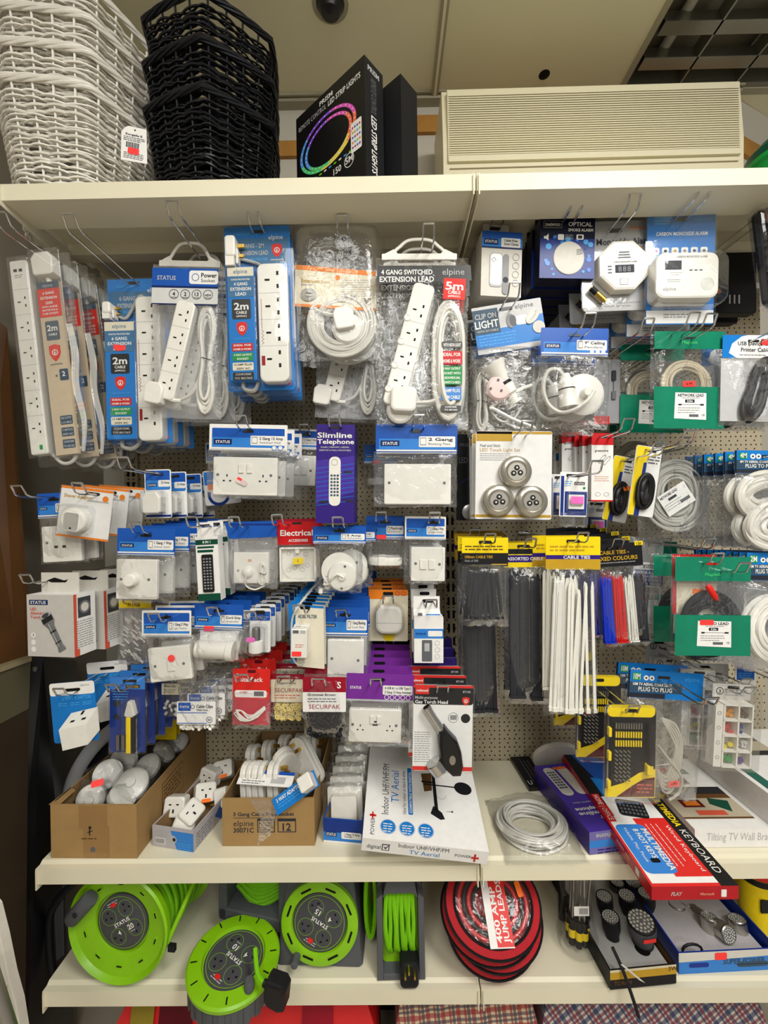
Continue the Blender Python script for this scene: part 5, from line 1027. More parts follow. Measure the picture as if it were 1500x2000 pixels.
# plug-through adaptor
root, N = item('oval_switch_bag', 'clear bag with a blue header and red sticker holding an oval white inline switch', 'inline switch pack', 752, 1022, .10, .5)
m = N(); status(m, 715, 1008, 790, 1053, 'Plug-through', 'Switch'); m.out('header_card', root); m = N(); pricelabel(m, 745, 1049, 2.4, 'hot', 19, 9); m.out('price_sticker', root)
m = N(); m.lathe((754, 1094, 8), [(31, -7), (32, -4), (32, 5), (30, 8)], 'plastic', 30, 'y', sy=.5); m.rr(740, 1086, 754, 1102, 1, 14, 25, 'plastic', 1); m.out('inline_switch', root); pbag(N, root, 716, 1050, 790, 1110, 22, 79, wr=1.5); behind(root, 1, .06, 'oval inline switch bag'); hook(745, 1018, .10, 'oval inline switch bags', .05)
# two gang light switch
root, N = item('light_switch_pack', 'bagged white light switch with two rockers under a blue header card', 'light switch pack', 844, 1022, .07, .6)
m = N(); status(m, 791, 1009, 871, 1054, '2 Gang 2 Way', 'Light Switch', 846, True); m.out('header_card', root); m = N(); plate(m, 803, 1068, 869, 1134, 1, 9, screws=[(812, 1100), (858, 1101)]); m.out('faceplate', root)
for i in (0, 1): m = N(); m.rr(820+i*17, 1092, 833+i*17, 1111, 1, 8.5, 11.5, 'plastic', 1); m.out('rocker', root)
pbag(N, root, 790, 1052, 872, 1140, 12, 81); behind(root, 2, .05, 'two rocker light switch bag'); hook(844, 1020, .07, 'two rocker light switch bags', .05)
# torch boxes
mat('torchpanel', rgb=(196, 192, 186), rough=.4)
root, N = item('torch_box', 'white torch box with a silver torch picture', 'boxed torch', 102, 1135, -.01, -1.5, -9)
m = N(); m.box(42, 1162, 148, 1284, -52, 0, 'paper'); m.rect(42, 1162, 148, 1284, 'torchpanel', .3); m.rect(48, 1172, 91, 1182, 'navy', .6); m.text('STATUS', 69, 1180, 6, 'white', .9, 'c', w=36)
for i, s in enumerate(('LED', 'Aluminium', 'Torch')): m.text(s, 50, 1193+i*8, 5.5, 'redprint', .7, w=[14, 44, 24][i])
m.push(104, 1236, .8, -28); m.lathe((0, 0, 0), [(13, -36), (13, -22), (8, -12), (7, 30), (9, 34), (9, 40)], 'steelpaint', 18, 'y', sy=.08); m.rect(-13, -34, 13, -24, 'dark', 1.4); m.disc(0, -38, 13, 'lgrey', 1.2, 20, 6); m.disc(0, -38, 9, 'charcoal', 1.4, 20, 4); m.rect(-7, -4, 7, -1, 'dark', 1.2); m.rect(-7, 20, 7, 22, 'dark', 1.2); m.rect(-3, -20, -1, 30, 'lgrey', 1.2); m.pop()
for i in range(3): m.disc(56, 1242+i*14, 5.5, 'paper', .7); m.text('3', 56, 1244, 5, 'print_dark', .9, 'c') if i == 0 else None
m.fr((148, 0, 0), (0, 0, -1), (0, 1, 0), 1, -1); m.rect(0, 1200, 14, 1280, 'paper', .2); m.rect(14, 1162, 36, 1284, 'paper', .4); m.rect(10, 1170, 40, 1210, 'charcoal', .5); m.disc(26, 1190, 13, 'steelpaint', .6); m.disc(26, 1190, 9, 'offwhite', .7); m.rect(0, 1162, 7, 1284, 'redprint', .55); m.lines(6, 1216, 46, 12, 4.6, 1.6, 'midgrey', .6, 9); m.rect(0, 1270, 12, 1284, 'redprint', .8); m.pop(); m.out('carton', root)
m = N(); m.box(46, 1122, 134, 1164, -30, -28, 'offwhite'); m.poly([(60, 1138), (78, 1132), (100, 1138), (110, 1136), (104, 1142), (70, 1142)], 'void', -27.6); m.out('hang_tab', root)
mat('redprint', rgb=(206, 84, 60), rough=.5); mat('steelpaint', rgb=(120, 122, 124), rough=.35, metal=.2)
root['label'] = 'front torch box printed with a silver torch, beside the dimmers'
behind(root, 2, .072, 'white and red torch box', dx=.018, dz=-.006, jr=1); hook(92, 1134, .04, 'torch boxes', .05)
m = N()
# wall plug bag
root, N = item('wall_plug_bag', 'clear bag of white wall plugs with a yellow strip, behind the dimmers', 'fixing bag', 262, 1180, .10, 0)
m = N(); m.rrect(230, 1172, 296, 1188, 1, 'yellow', .5, 1); m.text('YALE' if 0 else 'PLUGS', 262, 1184, 6, 'maroon', .8, 'c'); m.out('header_card', root)
rn = random.Random(3); m = N()
for i in range(34): m.push(240+rn.random()*44, 1205+rn.random()*85, 3+rn.random()*5, rn.uniform(20, 60)); m.lathe((0, 0, 0), [(.8, -7), (1.6, -6), (1.8, 6), (2.2, 7)], 'offwhite', 6, 'x'); m.pop()
m.out('wall_plug_contents', root, kind='stuff'); pbag(N, root, 229, 1186, 300, 1300, 12, 83, 'bagf'); hook(262, 1178, .10, 'wall plug bag', .02)
# one gang two way
root, N = item('light_switch_pack', 'bagged single light switch with a red sticker under a white edged blue card', 'light switch pack', 326, 1203, .02, 0)
m = N(); status(m, 277, 1192, 374, 1244, '1 Gang 2 Way', 'Light Switch', True, True); m.out('header_card', root)
m = N(); m.push(336, 1294, 0, -6); plate(m, -41, -33, 41, 33, 1, 9, screws=[(-29, 2), (27, 2)]); m.rr(-4, -10, 10, 14, 1, 8.5, 11.5, 'plastic', 1); m.pop(); m.out('faceplate', root); m = N(); m.disc(341, 1282, 7, 'hot', 13); m.out('price_sticker', root)
pbag(N, root, 284, 1240, 384, 1334, 14, 85, wr=1.6); behind(root, 2, .05, 'single light switch bag', dx=.004); hook(326, 1206, .02, 'single light switch bags', .045)
# cord grip lampholder
root, N = item('lampholder_pack', 'bagged white cord grip lampholder under a plain blue header card', 'lampholder pack', 432, 1190, .04, 1.5)
m = N(); status(m, 380, 1180, 476, 1229, 'Cord Grip', 'Lampholder'); m.out('header_card', root); m = N(); m.rect(392, 1232, 468, 1288, 'paper', 1); m.lines(396, 1282, 450, 1, 3, 1.4, 'midgrey', 1.3); m.push(430, 1264, 18, 2); m.lathe((0, 0, 0), [(16, -36), (17, -34), (16, 22), (19, 24), (19, 36), (16, 36)], 'plastic', 24, 'x', sx=1, sy=1); m.lathe((0, 0, 0), [(16.6, -16), (16.6, -14)], 'soot', 24, 'x', cap=False); m.pop(); m.out('lampholder', root)
m = N(); pricelabel(m, 410, 1228, 3, 'hot', 20, 10); m.out('price_sticker', root)
pbag(N, root, 388, 1226, 480, 1292, 36, 87, wr=1.6); behind(root, 3, .04, 'cord grip lampholder bag', dx=.006, dz=.002); hook(432, 1196, .04, 'cord grip lampholder bags', .04)
# pin adaptor blisters
root, N = item('lamp_adaptor_pack', 'small blister with a metal tipped lamp adaptor and a pink sticker', 'lamp adaptor pack', 508, 1196, .05, .5)
m = N(); m.rrect(488, 1188, 529, 1274, 4, 'paper', .5, 1.2); m.rrect(489, 1194, 528, 1212, 2, 'statusblue', .8); m.rrect(498, 1192, 518, 1200, 3, 'void', 1.1); m.lines(494, 1204, 526, 2, 4, 1.2, 'lgrey', 1.1); m.out('backing_card', root)
m = N(); m.lathe((505, 1244, 14), [(.01, -22), (7, -22), (8, -18), (8, 2)], 'steel', 18, 'y'); m.lathe((505, 1260, 14), [(8, -14), (13, -12), (14, -8), (14, 8), (12, 10), (.01, 10)], 'plastic', 20, 'y'); m.out('lamp_adaptor', root); m = N(); m.rrect(488, 1238, 506, 1247, 3, 'pink', 25); m.out('price_sticker', root)
m = N(); m.rr(489, 1218, 524, 1273, 7, 1, 30, 'blister', 4); m.rrect(486, 1186, 531, 1276, 5, 'blister', 1.6, 3); m.out('blister', root); behind(root, 7, .035, 'small lamp adaptor blister', dx=.003, dz=.002); hook(508, 1200, .05, 'lamp adaptor blisters', .06)
# adsl filters
root, N = item('phone_filter_pack', 'white broadband filter with a lead on a cream card backed in blue', 'phone filter pack', 594, 1190, .03, 1)
m = N(); m.poly([(562, 1180), (632, 1184), (634, 1304), (570, 1296)], 'elpineblue', -1.2, 1); m.poly([(576, 1186), (632, 1188), (636, 1306), (582, 1302)], 'ivory', .5, 1); m.text('ADSL FILTER', 582, 1207, 6.5, 'slate', .9, w=38); m.rrect(586, 1183, 606, 1190, 3, 'void', .9); m.out('backing_card', root)
m = N(); m.rr(575, 1221, 606, 1276, 2, 2, 30, 'plastic', 2); m.rect(579, 1223, 590, 1229, 'grey', 30.3); m.rect(593, 1223, 603, 1229, 'lgrey', 30.3); m.lines(584, 1250, 600, 2, 4, 1.2, 'redprint', 30.3); m.out('filter_body', root); m = N(); m.rrect(578, 1263, 596, 1272, 2, 'hot', 31); m.out('price_sticker', root)
m = N(); gloop(m, [(596, 1168, -10), (584, 1182, 0), (573, 1206, 8), (572, 1240, 8), (574, 1268, 8), (578, 1288, 8), (588, 1296, 8), (598, 1290, 10), (598, 1276, 14)], 2, 'cable'); m.out('lead', root); behind(root, 9, .022, 'broadband filter card', dx=.002, dz=.003, jr=.8); hook(594, 1190, .03, 'broadband filter cards', .05)
# blanking plates
root, N = item('blanking_plate_pack', 'bagged small blank faceplate at the front of a deep row with blue headers', 'faceplate pack', 669, 1198, .06, .6)
m = N(); status(m, 630, 1186, 719, 1243, '1 Gang Blanking', 'Cover Plate'); m.out('header_card', root); m = N(); plate(m, 641, 1247, 712, 1321, 1, 8, screws=[(650, 1284), (701, 1287)]); m.out('faceplate', root); pbag(N, root, 630, 1240, 720, 1326, 10, 89, n=10); behind(root, 12, .022, 'small blank faceplate bag', dx=.001, dz=.004, jr=.8)
hook(670, 1202, .06, 'small blank faceplate bags', .03)
# night light
root, N = item('night_light_pack', 'round cornered white night light on a card with an orange top', 'night light pack', 758, 1160, .14, .4)
m = N(); m.rrect(720, 1152, 797, 1252, 2, 'papercream', .5, 1.2); m.rect(720, 1152, 797, 1170, 'orange', .8); m.rect(752, 1163, 797, 1176, 'papercream', 1)
for x in (776, 788): m.ring(x, 1159, 3, 4.6, 'redprint', 1.2)
m.rrect(748, 1156, 768, 1162, 2, 'void', 1); m.disc(760, 1240, 12, 'yellow', .9); m.out('backing_card', root); m = N(); m.rr(734, 1180, 786, 1234, 16, 1, 18, 'offwhite', 5); m.rect(736, 1212, 785, 1213, 'lgrey', 18.3); m.out('night_light', root); m = N(); m.rr(730, 1176, 790, 1238, 18, 1, 21, 'blister', 5); m.out('blister', root)
behind(root, 3, .04, 'orange topped night light card', dx=-.002, dz=.003); hook(758, 1164, .14, 'night light cards', .10)
root, N = item('dark_accessory_pack', 'black printed pack hanging deep below the night lights', 'accessory pack', 760, 1262, .25, 0)
m = N(); m.rrect(716, 1250, 800, 1300, 2, 'soot', .5, 1.2); m.text('accessory', 724, 1276, 6, 'midgrey', .9, w=34) if 0 else m.lines(724, 1272, 790, 3, 7, 2, 'brown', .9); m.disc(772, 1284, 8, 'midgrey', .8); m.out('backing_card', root); hook(760, 1258, .25, 'black accessory pack', .02)
# key switch box
root, N = item('door_chime_box', 'narrow white box with a grey chime picture hanging right of the night lights', 'boxed chime', 838, 1170, .05, 0)
m = N(); m.box(809, 1206, 866, 1295, -30, 0, 'paper'); m.rect(809, 1228, 866, 1247, 'statusblue2', .3); m.text('STATUS', 822, 1240, 4, 'navy', .6, 'c'); m.rrect(836, 1232, 864, 1243, 2, 'paper', .6); m.rrect(824, 1250, 844, 1292, 2, 'grey', .5); m.rrect(829, 1256, 839, 1272, 1, 'lgrey', .8)
for i in range(3): m.ring(854, 1256+i*13, 4, 4.8, 'lgrey', .5)
m.box(809, 1170, 862, 1208, -30, -28, 'paper'); m.rrect(827, 1176, 848, 1183, 3, 'void', -27.6); m.out('carton', root)
m = N(); m.add([(809, 1195, -29), (862, 1195, -29), (866, 1228, .5), (809, 1228, .5)], [(0, 3, 2, 1)], 'paper'); m.add([(834, 1204, -20), (862, 1204, -20), (864, 1216, -9), (834, 1216, -9)], [(0, 3, 2, 1)], 'statusblue2'); m.rrect(817, 1200, 826, 1220, 2, 'grey', -12); m.out('top_flap', root); behind(root, 2, .055, 'narrow chime box', dx=-.001, dz=.007); hook(838, 1180, .05, 'narrow chime boxes', .05)
# usb adaptor blocks bottom left
root, N = item('travel_adaptor_pack', 'bright blue card with a big white cube adaptor hanging nearest the wall end', 'adaptor pack', 140, 1350, -.0, -5)
m = N(); m.rrect(97, 1332, 186, 1450, 5, 'elpineblue', .5, 1.2); m.rrect(97, 1332, 186, 1357, 5, 'paper', .8); m.text('2 WAY ADAPTOR', 120, 1366, 7, 'sky', .9, w=58); m.text('elpine', 158, 1341, 4, 'lgrey', 1, w=18)
for i in range(3): m.lines(112+i*24, 1372, 130+i*24, 2, 4, 1.6, 'sky', .9)
m.rrect(126, 1344, 158, 1350, 3, 'void', 1.1); m.out('backing_card', root)
m = N(); m.add([(130, 1412, 28), (183, 1405, 28), (183, 1444, 28), (134, 1452, 28), (137, 1392, 2), (190, 1384, 2), (190, 1430, 2), (141, 1440, 2)], [(0, 3, 2, 1), (4, 5, 6, 7), (0, 1, 5, 4), (3, 7, 6, 2), (0, 4, 7, 3), (1, 2, 6, 5)], 'plastic')
[m.add([(x, y, d), (x+a, y-a*.13, d), (x+a+1, y-a*.13-b*.8, d-b), (x+1, y-b*.8, d-b)], [(0, 1, 2, 3)], 'void') for x, y, d, a, b in ((160, 1393.5, 10, 5, 6), (146, 1403, 20, 8, 3), (168, 1399.5, 20, 8, 3))]
m.out('adaptor_block', root); behind(root, 1, .10, 'blue carded cube adaptor', dx=.012, dz=.01); hook(142, 1350, .0, 'blue cube adaptor cards', .03)
# fuse tester / soldering blisters
root, N = item('voltage_tester_pack', 'dark blue blister with a white nosed yellow and black voltage tester', 'tester pack', 255, 1332, .03, 0)
m = N(); m.rrect(214, 1322, 284, 1470, 3, 'deepblue', .5, 1.2); m.rect(214, 1322, 284, 1346, 'statusblue2', .8); m.rect(246, 1337, 274, 1344, 'print_dark', 1); m.text('TESTER', 260, 1343, 4.4, 'gold', 1.3, 'c', w=24); m.lines(220, 1350, 252, 4, 5, 1.4, 'sky', 1); m.disc(228, 1374, 7, 'print_dark', .9); m.disc(228, 1400, 6, 'print_dark', .9); m.rr(230, 1434, 236, 1464, 1, 1, 6, 'steel'); m.rr(240, 1434, 246, 1464, 1, 1, 6, 'steel'); m.rrect(240, 1327, 268, 1332, 2, 'void', 1); m.out('backing_card', root)
m = N(); m.prism([(256, 1366), (264, 1366), (271, 1392), (266, 1396), (253, 1396), (249, 1392)], 2, 14, 'offwhite', 3); m.rr(253, 1396, 262, 1466, 2, 2, 14, 'yellow', 2); m.rr(262, 1396, 270, 1466, 2, 2, 13, 'soot', 2); m.out('tester', root); m = N(); m.rr(244, 1360, 276, 1470, 6, 1, 18, 'blister', 4); m.rrect(212, 1320, 287, 1473, 4, 'blister', 1.6, 3); m.out('blister', root); behind(root, 6, .033, 'dark blue tester blister', dx=.004, jr=.8, dz=.002); hook(256, 1332, .03, 'voltage tester blisters', .06)
root, N = item('yellow_card_pack', 'yellow backed card hanging deep behind the voltage testers', 'card pack', 330, 1350, .28, 0)
m = N(); m.rrect(300, 1340, 345, 1445, 2, 'yellow', .5, 1); m.rrect(300, 1340, 345, 1356, 2, 'dark', .8); m.out('backing_card', root); hook(322, 1346, .28, 'yellow card pack', .02); behind(root, 2, .03, 'yellow backed card', dx=-.004)
# cable clips
def speckbag(name, label, cat, ax, ay, Y, card, bag, part, key, n, seed, drawcard, sz=3, yr=(.55, .98), cols=None, ringy=False, fam='packet'):
    root, N = item(name, label, cat, ax, ay, Y); m = N(); drawcard(m); m.out('header_card', root)
    rn = random.Random(seed); x0, y0, x1, y1 = bag; m = N()
    for i in range(n):
        x = rn.uniform(x0+8, x1-8); y = y0+(y1-y0)*rn.uniform(*yr); d = rn.uniform(3, 11)
        m.push(x, y, d, rn.uniform(0, 180), 1, rn.uniform(-50, 50), rn.uniform(-50, 50))
        if ringy: m.lathe((0, 0, 0), [(sz*.45, -1.4), (sz, -1.4), (sz, 1.4), (sz*.45, 1.4), (sz*.45, -1.4)], key, 12, cap=False)
        else: m.rr(-sz, -sz*.7, sz, sz*.7, 1, -1, 2, key); m.tube([(0, -sz*1.4, 0), (0, sz*1.2, 0)], .6, 'steel', 4)
        m.pop()
    m.out(part, root, kind='stuff'); pbag(N, root, *bag, 15, seed); return root, N
def cc(m):
    m.rrect(352, 1364, 427, 1408, 2, 'paper', 14.5, 1); m.rect(355, 1366, 379, 1382, 'statusblue', 14.8); m.text('STATUS', 367, 1376, 4, 'white', 15, 'c', w=18); m.text('Cable Clips', 390, 1376, 6, 'print_dark', 15, w=32); m.text('White 3.5mm', 390, 1382, 4, 'grey', 15, w=22); m.ring(383, 1374, 3, 4, 'dark', 15); m.ring(415, 1399, 5, 6, 'navy', 15); m.text('50', 415, 1401, 4, 'navy', 15, 'c')
    for y in (1385, 1405): m.rect(353, y, 410, y+1.4, 'statusblue', 14.9)
root, N = speckbag('cable_clip_bag', 'small bag of white cable clips with a blue and white printed label', 'fixing bag', 385, 1340, .03, None, (348, 1330, 428, 1424), 'cable_clip_contents', 'plastic', 46, 12, cc, 3.2, (.78, .97)); behind(root, 3, .035, 'labelled cable clip bag', dx=.008, dz=.003); hook(385, 1340, .03, 'labelled cable clip bags', .05)
def c2(m): m.rrect(322, 1330, 358, 1352, 1, 'papercream', 12.5, 1); m.text('White Clips', 326, 1337, 3.4, 'dark', 12.8); m.lines(326, 1342, 350, 2, 4, 1.2, 'midgrey', 12.8)
root, N = speckbag('cable_clip_bag', 'bag of white clips with a small paper label left of the labelled clips', 'fixing bag', 345, 1322, .10, None, (318, 1320, 384, 1400), 'cable_clip_contents', 'offwhite', 40, 15, c2, 3.2, (.6, .97)); hook(345, 1322, .10, 'left cable clip bag', .03)
for x, lb in ((400, 'clear packet of fixings above the cable clips'), (440, 'clear packet of fixings beside the red cord pack')):
    c = copy_tree(root); c.location = at(x-25, 1300, .16); c['label'] = lb
# red cord pack
root, N = item('cord_pack', 'red pack with a hank of thin white cord', 'cord pack', 490, 1312, .05, .8)
m = N(); m.rrect(455, 1306, 528, 1355, 2, 'red2', .5, 1.2); m.text('StarPack', 470, 1331, 8.5, 'paper', .9, w=44); m.text('*', 464, 1330, 14, 'paper', .9, 'c'); m.rrect(459, 1348, 522, 1362, 4, 'paper', 1); m.rect(497, 1350, 516, 1359, 'grey', 1.3); m.text('CORD', 476, 1354, 3.6, 'red', 1.3, 'c'); m.rrect(455, 1362, 528, 1416, 2, 'crimsoncard', .5, 1.2); m.rect(455, 1353, 528, 1364, 'red2', .6); m.rrect(484, 1308, 500, 1314, 2, 'maroon', 1); m.out('header_card', root)
mat('crimsoncard', rgb=(190, 52, 66), rough=.4)
m = N(); rn = random.Random(5)
for i in range(7):
    o = rn.uniform(-3, 3); gloop(m, [(462+o, 1386+i, 4), (474, 1396+i*1.6, 6), (490, 1402+o, 8), (506, 1392+i, 6), (518+o, 1378+i, 4), (510, 1384+i, 7), (490, 1396+o, 9), (474, 1386, 6), (462+o, 1386+i, 4)], 1.1, 'plastic', 5)
m.out('cord', root); pbag(N, root, 454, 1352, 530, 1424, 13, 91); behind(root, 3, .045, 'red cord packet', dx=.003, dz=.006); hook(492, 1314, .05, 'red cord packets', .06, .03)
# cream nuts
def c3(m):
    m.rrect(532, 1312, 600, 1322, 2, 'crimson', 12.5, 1); m.rrect(532, 1322, 600, 1366, 2, 'papercream', 12.5, 1); m.text('Support Items', 546, 1331, 4, 'grey', 12.8, w=34); m.text('SECURPAK', 540, 1347, 8, 'crimson', 12.9, w=54, bold=False); m.lines(540, 1352, 590, 2, 5, 1.6, 'redprint', 12.8)
root, N = speckbag('grommet_bag', 'bag of cream rings under a pale and crimson card', 'fixing bag', 566, 1318, .08, None, (532, 1310, 600, 1406), 'ring_contents', 'creamnut', 110, 17, c3, 3.6, (.62, .96), ringy=True); behind(root, 3, .05, 'crimson topped fixings bag', dx=-.002, dz=.006); hook(566, 1320, .08, 'cream ring bags', .05, .03)
def c4(m):
    m.rrect(594, 1317, 677, 1346, 2, 'crimson', 14.5, 1); m.text('S', 664, 1338, 12, 'paper', 14.8, 'c'); m.rrect(594, 1346, 677, 1384, 2, 'paper', 14.5, 1); m.text('Silver Brown Gommet' if 0 else 'Grommet Brown', 603, 1353, 4.5, 'dark', 14.8, w=54); m.lines(603, 1358, 660, 2, 5, 1.8, 'grey', 14.8); m.text('SECURPAK', 606, 1378, 8.5, 'crimson', 14.9, w=60, bold=False)
root, N = speckbag('grommet_bag', 'bag of black rubber grommets under a crimson and white card', 'fixing bag', 635, 1326, .03, None, (594, 1316, 678, 1440), 'grommet_contents', 'soot', 150, 19, c4, 4.2, (.58, .97), ringy=True); behind(root, 2, .04, 'black grommet bag', dx=-.002, dz=.008); hook(628, 1330, .03, 'black grommet bags', .035, .03)
# purple usb sockets
root, N = item('usb_socket_pack', 'bagged double wall socket with USB ports under a purple header card', 'wall socket pack', 738, 1328, .03, 1.5)
m = N(); m.rrect(677, 1316, 808, 1370, 2, 'purple', .5, 1.2); m.text('STATUS', 684, 1346, 5, 'paper', .9, w=22); m.rrect(748, 1338, 806, 1356, 2, 'paper', .9); m.text('4 USB & 1 x USB Type C', 752, 1345, 4.5, 'print_dark', 1.2, w=52); m.text('2 Gang 13 Amp Switched', 752, 1353, 4.5, 'print_dark', 1.2, w=52); m.rect(677, 1366, 808, 1370, 'lgrey', .8)
for i in range(5): m.ring(756+i*10.5, 1361, 3.6, 4.6, 'paper', 1)
m.rrect(728, 1324, 752, 1330, 3, 'void', 1); m.out('header_card', root); twogang(N, root, 684, 1382, 786, 1446, 'socket'); m = N()
for i in (0, 1): m.rect(730, 1404+i*6, 740, 1407+i*6, 'void', 9.6)
m.out('usb_port', root); pbag(N, root, 676, 1368, 806, 1458, 20, 93, wr=1.6); behind(root, 4, .04, 'purple headed USB socket bag', dx=.000, dz=.004, jr=2); hook(735, 1330, .03, 'purple headed USB socket bags', .035)
# gas torch heads
root, N = item('gas_torch_pack', 'red, black and white card with a chrome gas torch head', 'gas torch pack', 865, 1350, -.01, 1)
m = N(); m.rrect(808, 1338, 924, 1506, 5, 'paper', .5, 1.2); m.rrect(808, 1338, 924, 1376, 5, 'soot', .8); m.rect(808, 1338, 924, 1343, 'red2', 1); m.rect(811, 1343, 838, 1356, 'red2', 1); m.text('redwood', 814, 1351, 5, 'paper', 1.3, w=22); m.text('Multi-purpose', 811, 1365, 5.5, 'lgrey', 1.3, w=44); m.text('Gas Torch Head', 811, 1374, 6.5, 'paper', 1.3, w=64); m.text('BT100', 904, 1352, 4, 'lgrey', 1.3); shield(m, 910, 1368, 14, 16, 1.3)
m.rect(808, 1497, 924, 1505, 'red2', .9); m.disc(910, 1402, 9, 'soot', .9); m.ring(886, 1401, 9, 10, 'midgrey', .9); m.rrect(880, 1396, 893, 1405, 2, 'midgrey', .9); m.lines(811, 1430, 842, 14, 4.4, 1.3, 'midgrey', .9, 7); m.rrect(856, 1344, 886, 1350, 3, 'void', 1.2); m.out('backing_card', root)
m = N(); m.push(844, 1394, 12, -34); m.lathe((0, 0, 0), [(7, -22), (8.5, -21), (8, -10), (8, 30), (9, 31), (9, 36)], 'chrome', 20, 'y', cap=False); m.lathe((0, 0, 0), [(6.8, -21), (6.8, -10)], 'void', 16, 'y'); m.pop(); m.out('nozzle', root)
m = N(); m.prism([(856, 1420), (868, 1412), (878, 1424), (892, 1438), (900, 1458), (904, 1486), (900, 1503), (884, 1504), (868, 1490), (860, 1470), (856, 1444)], 2, 26, 'black', 8, True); m.lathe((882, 1470, 26), [(6, 0), (6, .6)], 'steel', 18, sy=1.5); m.out('handle', root)
m = N(); m.push(852, 1486, 14, -38); m.lathe((0, 0, 0), [(15, -8), (17, -6), (17, 14), (14, 17), (.01, 17)], 'chrome', 24, 'y'); m.pop(); m.out('gas_coupling', root)
m = N(); m.rrect(806, 1336, 927, 1509, 6, 'blister', 1.6, 3); m.out('blister', root); behind(root, 2, .045, 'gas torch head card', dx=-.006, dz=.004); hook(862, 1348, -.01, 'gas torch head cards', .02)
root, N = item('dark_blue_pack', 'dark blue pack hanging behind the gas torch cards', 'tool pack', 850, 1290, .17, 0)
m = N(); m.rr(808, 1284, 892, 1345, 4, -8, 0, 'violet2', 1); m.poly([(820, 1330), (888, 1300), (888, 1304), (822, 1334)], 'deepblue', .4); m.out('carton', root); behind(root, 2, .04, 'dark blue pack above the gas torches', dz=.012); hook(850, 1290, .17, 'dark blue packs', .02)
# ================================================================== cable ties, right bay
def ties(m, x0, x1, y0, y1, key, n, w, spread=6, seed=1, d0=4, fan=0, hy=None):
    rn = random.Random(seed)
    for i in range(n):
        a = rn.uniform(x0, x1); b = a+rn.uniform(-spread, spread)+fan*(a-(x0+x1)/2); ya = y0+rn.uniform(0, (y1-y0)*.12); d = d0+rn.uniform(0, 9); b = max(min(x0, x0+fan*(x0-x1)/2), min(max(x1, x1+fan*(x1-x0)/2), b))
        dx = w/2; m.add([(a-dx*.5, ya, d), (a+dx*.5, ya, d), (a+dx, ya+9, d+.6), (b+dx, y1, d+.6), (b-dx, y1, d), (a-dx, ya+9, d), ], [(0, 5, 2, 1), (5, 4, 3, 2)], key)
        m.add([(b+dx, y1, d+.6), (b-dx, y1, d), (b-dx, y1, d-1.5), (b+dx, y1, d-1.5), (a-dx, ya+9, d-1.5), (a+dx, ya+9, d-1.5)], [(3, 2, 4, 5)], key)
        m.box(b-dx*1.5, y1, b+dx*1.5, y1+w*1.5, d-2, d+3, key)
mat('tieblack', rgb=(44, 45, 50), rough=.35); mat('tiewhite', rgb=(226, 224, 214), rough=.35); mat('tieblue', rgb=(24, 52, 190), rough=.35); mat('tiered', rgb=(206, 30, 30), rough=.35); mat('tienatural', rgb=(186, 182, 168), rough=.4)
def tiebag(label, ax, ay, Y, hd, bag, draws, tiesargs, roll=0, name='cable_tie_bag', n=0, fam='', dx=0):
    root, N = item(name, label, 'cable tie pack', ax, ay, Y, roll); m = N(); draws(m); m.out('header_card', root)
    for a in tiesargs: m = N(); ties(m, *a); m.out('cable_tie_bundle', root)
    pbag(N, root, *bag, 15, int(ax), 'bag', 14, 1.5)
    if n: behind(root, n, .05, fam, dx=dx)
    return root
def hd1(m):
    m.rrect(902, 1050, 992, 1106, 2, 'black', .5, 1.2); m.rect(902, 1050, 992, 1080, 'yellow', .8); m.text('100mm CABLE TIES', 908, 1090, 5, 'gold', 1, w=54); m.text('Pack of 200', 908, 1097, 4, 'midgrey', 1, w=26); m.rect(960, 1101, 990, 1103, 'gold', 1); m.rrect(935, 1056, 960, 1062, 2, 'black', 1.1); m.lines(908, 1066, 984, 2, 6, 2.4, 'brown', 1)
tiebag('short black cable ties in a small clear bag under a yellow and black card', 948, 1058, .04, 0, (902, 1102, 994, 1222), hd1, [(914, 972, 1112, 1202, 'tieblack', 60, 3, 8, 5, 3, .25)], 0, n=1, fam='short black cable tie bag'); hook(950, 1060, .04, 'short black cable ties', .03)
def hd2(m): m.rrect(888, 1042, 985, 1092, 2, 'gold', .5, 1.2); m.rect(888, 1064, 985, 1072, 'violet2', .8); m.rrect(892, 1048, 912, 1056, 1, 'brown', 1); m.text('KING', 902, 1055, 5, 'gold', 1.2, 'c')
tiebag('long black cable ties in a tall bag nearest the upright', 925, 1050, .15, 0, (890, 1090, 968, 1400), hd2, [(900, 958, 1108, 1380, 'tieblack', 70, 4, 6, 7)], -1.5, n=2, fam='long black cable tie bag', dx=.006); hook(922, 1050, .15, 'long black cable ties', .03)
def hd3(m): m.rrect(984, 1060, 1072, 1108, 2, 'yellow', .5, 1.2); m.rect(984, 1084, 1072, 1098, 'violet2', .8); m.text('ASSORTED CABLE', 990, 1094, 6, 'paper', 1, w=70); m.rrect(1010, 1064, 1034, 1070, 2, 'black', 1); m.rect(984, 1072, 1040, 1082, 'black', .9)
tiebag('medium black cable ties between the short black and the white ones', 1024, 1066, .08, 0, (984, 1106, 1064, 1374), hd3, [(994, 1018, 1112, 1352, 'tieblack', 50, 4, 5, 8), (1034, 1056, 1118, 1356, 'tieblack', 50, 4, 5, 9)], -.5, n=1, fam='medium black cable tie bag'); hook(1024, 1068, .08, 'medium black cable ties', .04)
def hd4(m): m.rrect(1066, 1048, 1172, 1112, 2, 'yellow', .5, 1.2); m.rect(1066, 1084, 1172, 1092, 'violet2', .8); m.text('CABLE TIES', 1100, 1091, 6, 'paper', 1, w=52); m.rrect(1106, 1054, 1132, 1060, 2, 'black', 1); m.lines(1074, 1066, 1160, 2, 7, 3, 'gold', 1); m.rect(1066, 1092, 1172, 1111, 'gold', .9)
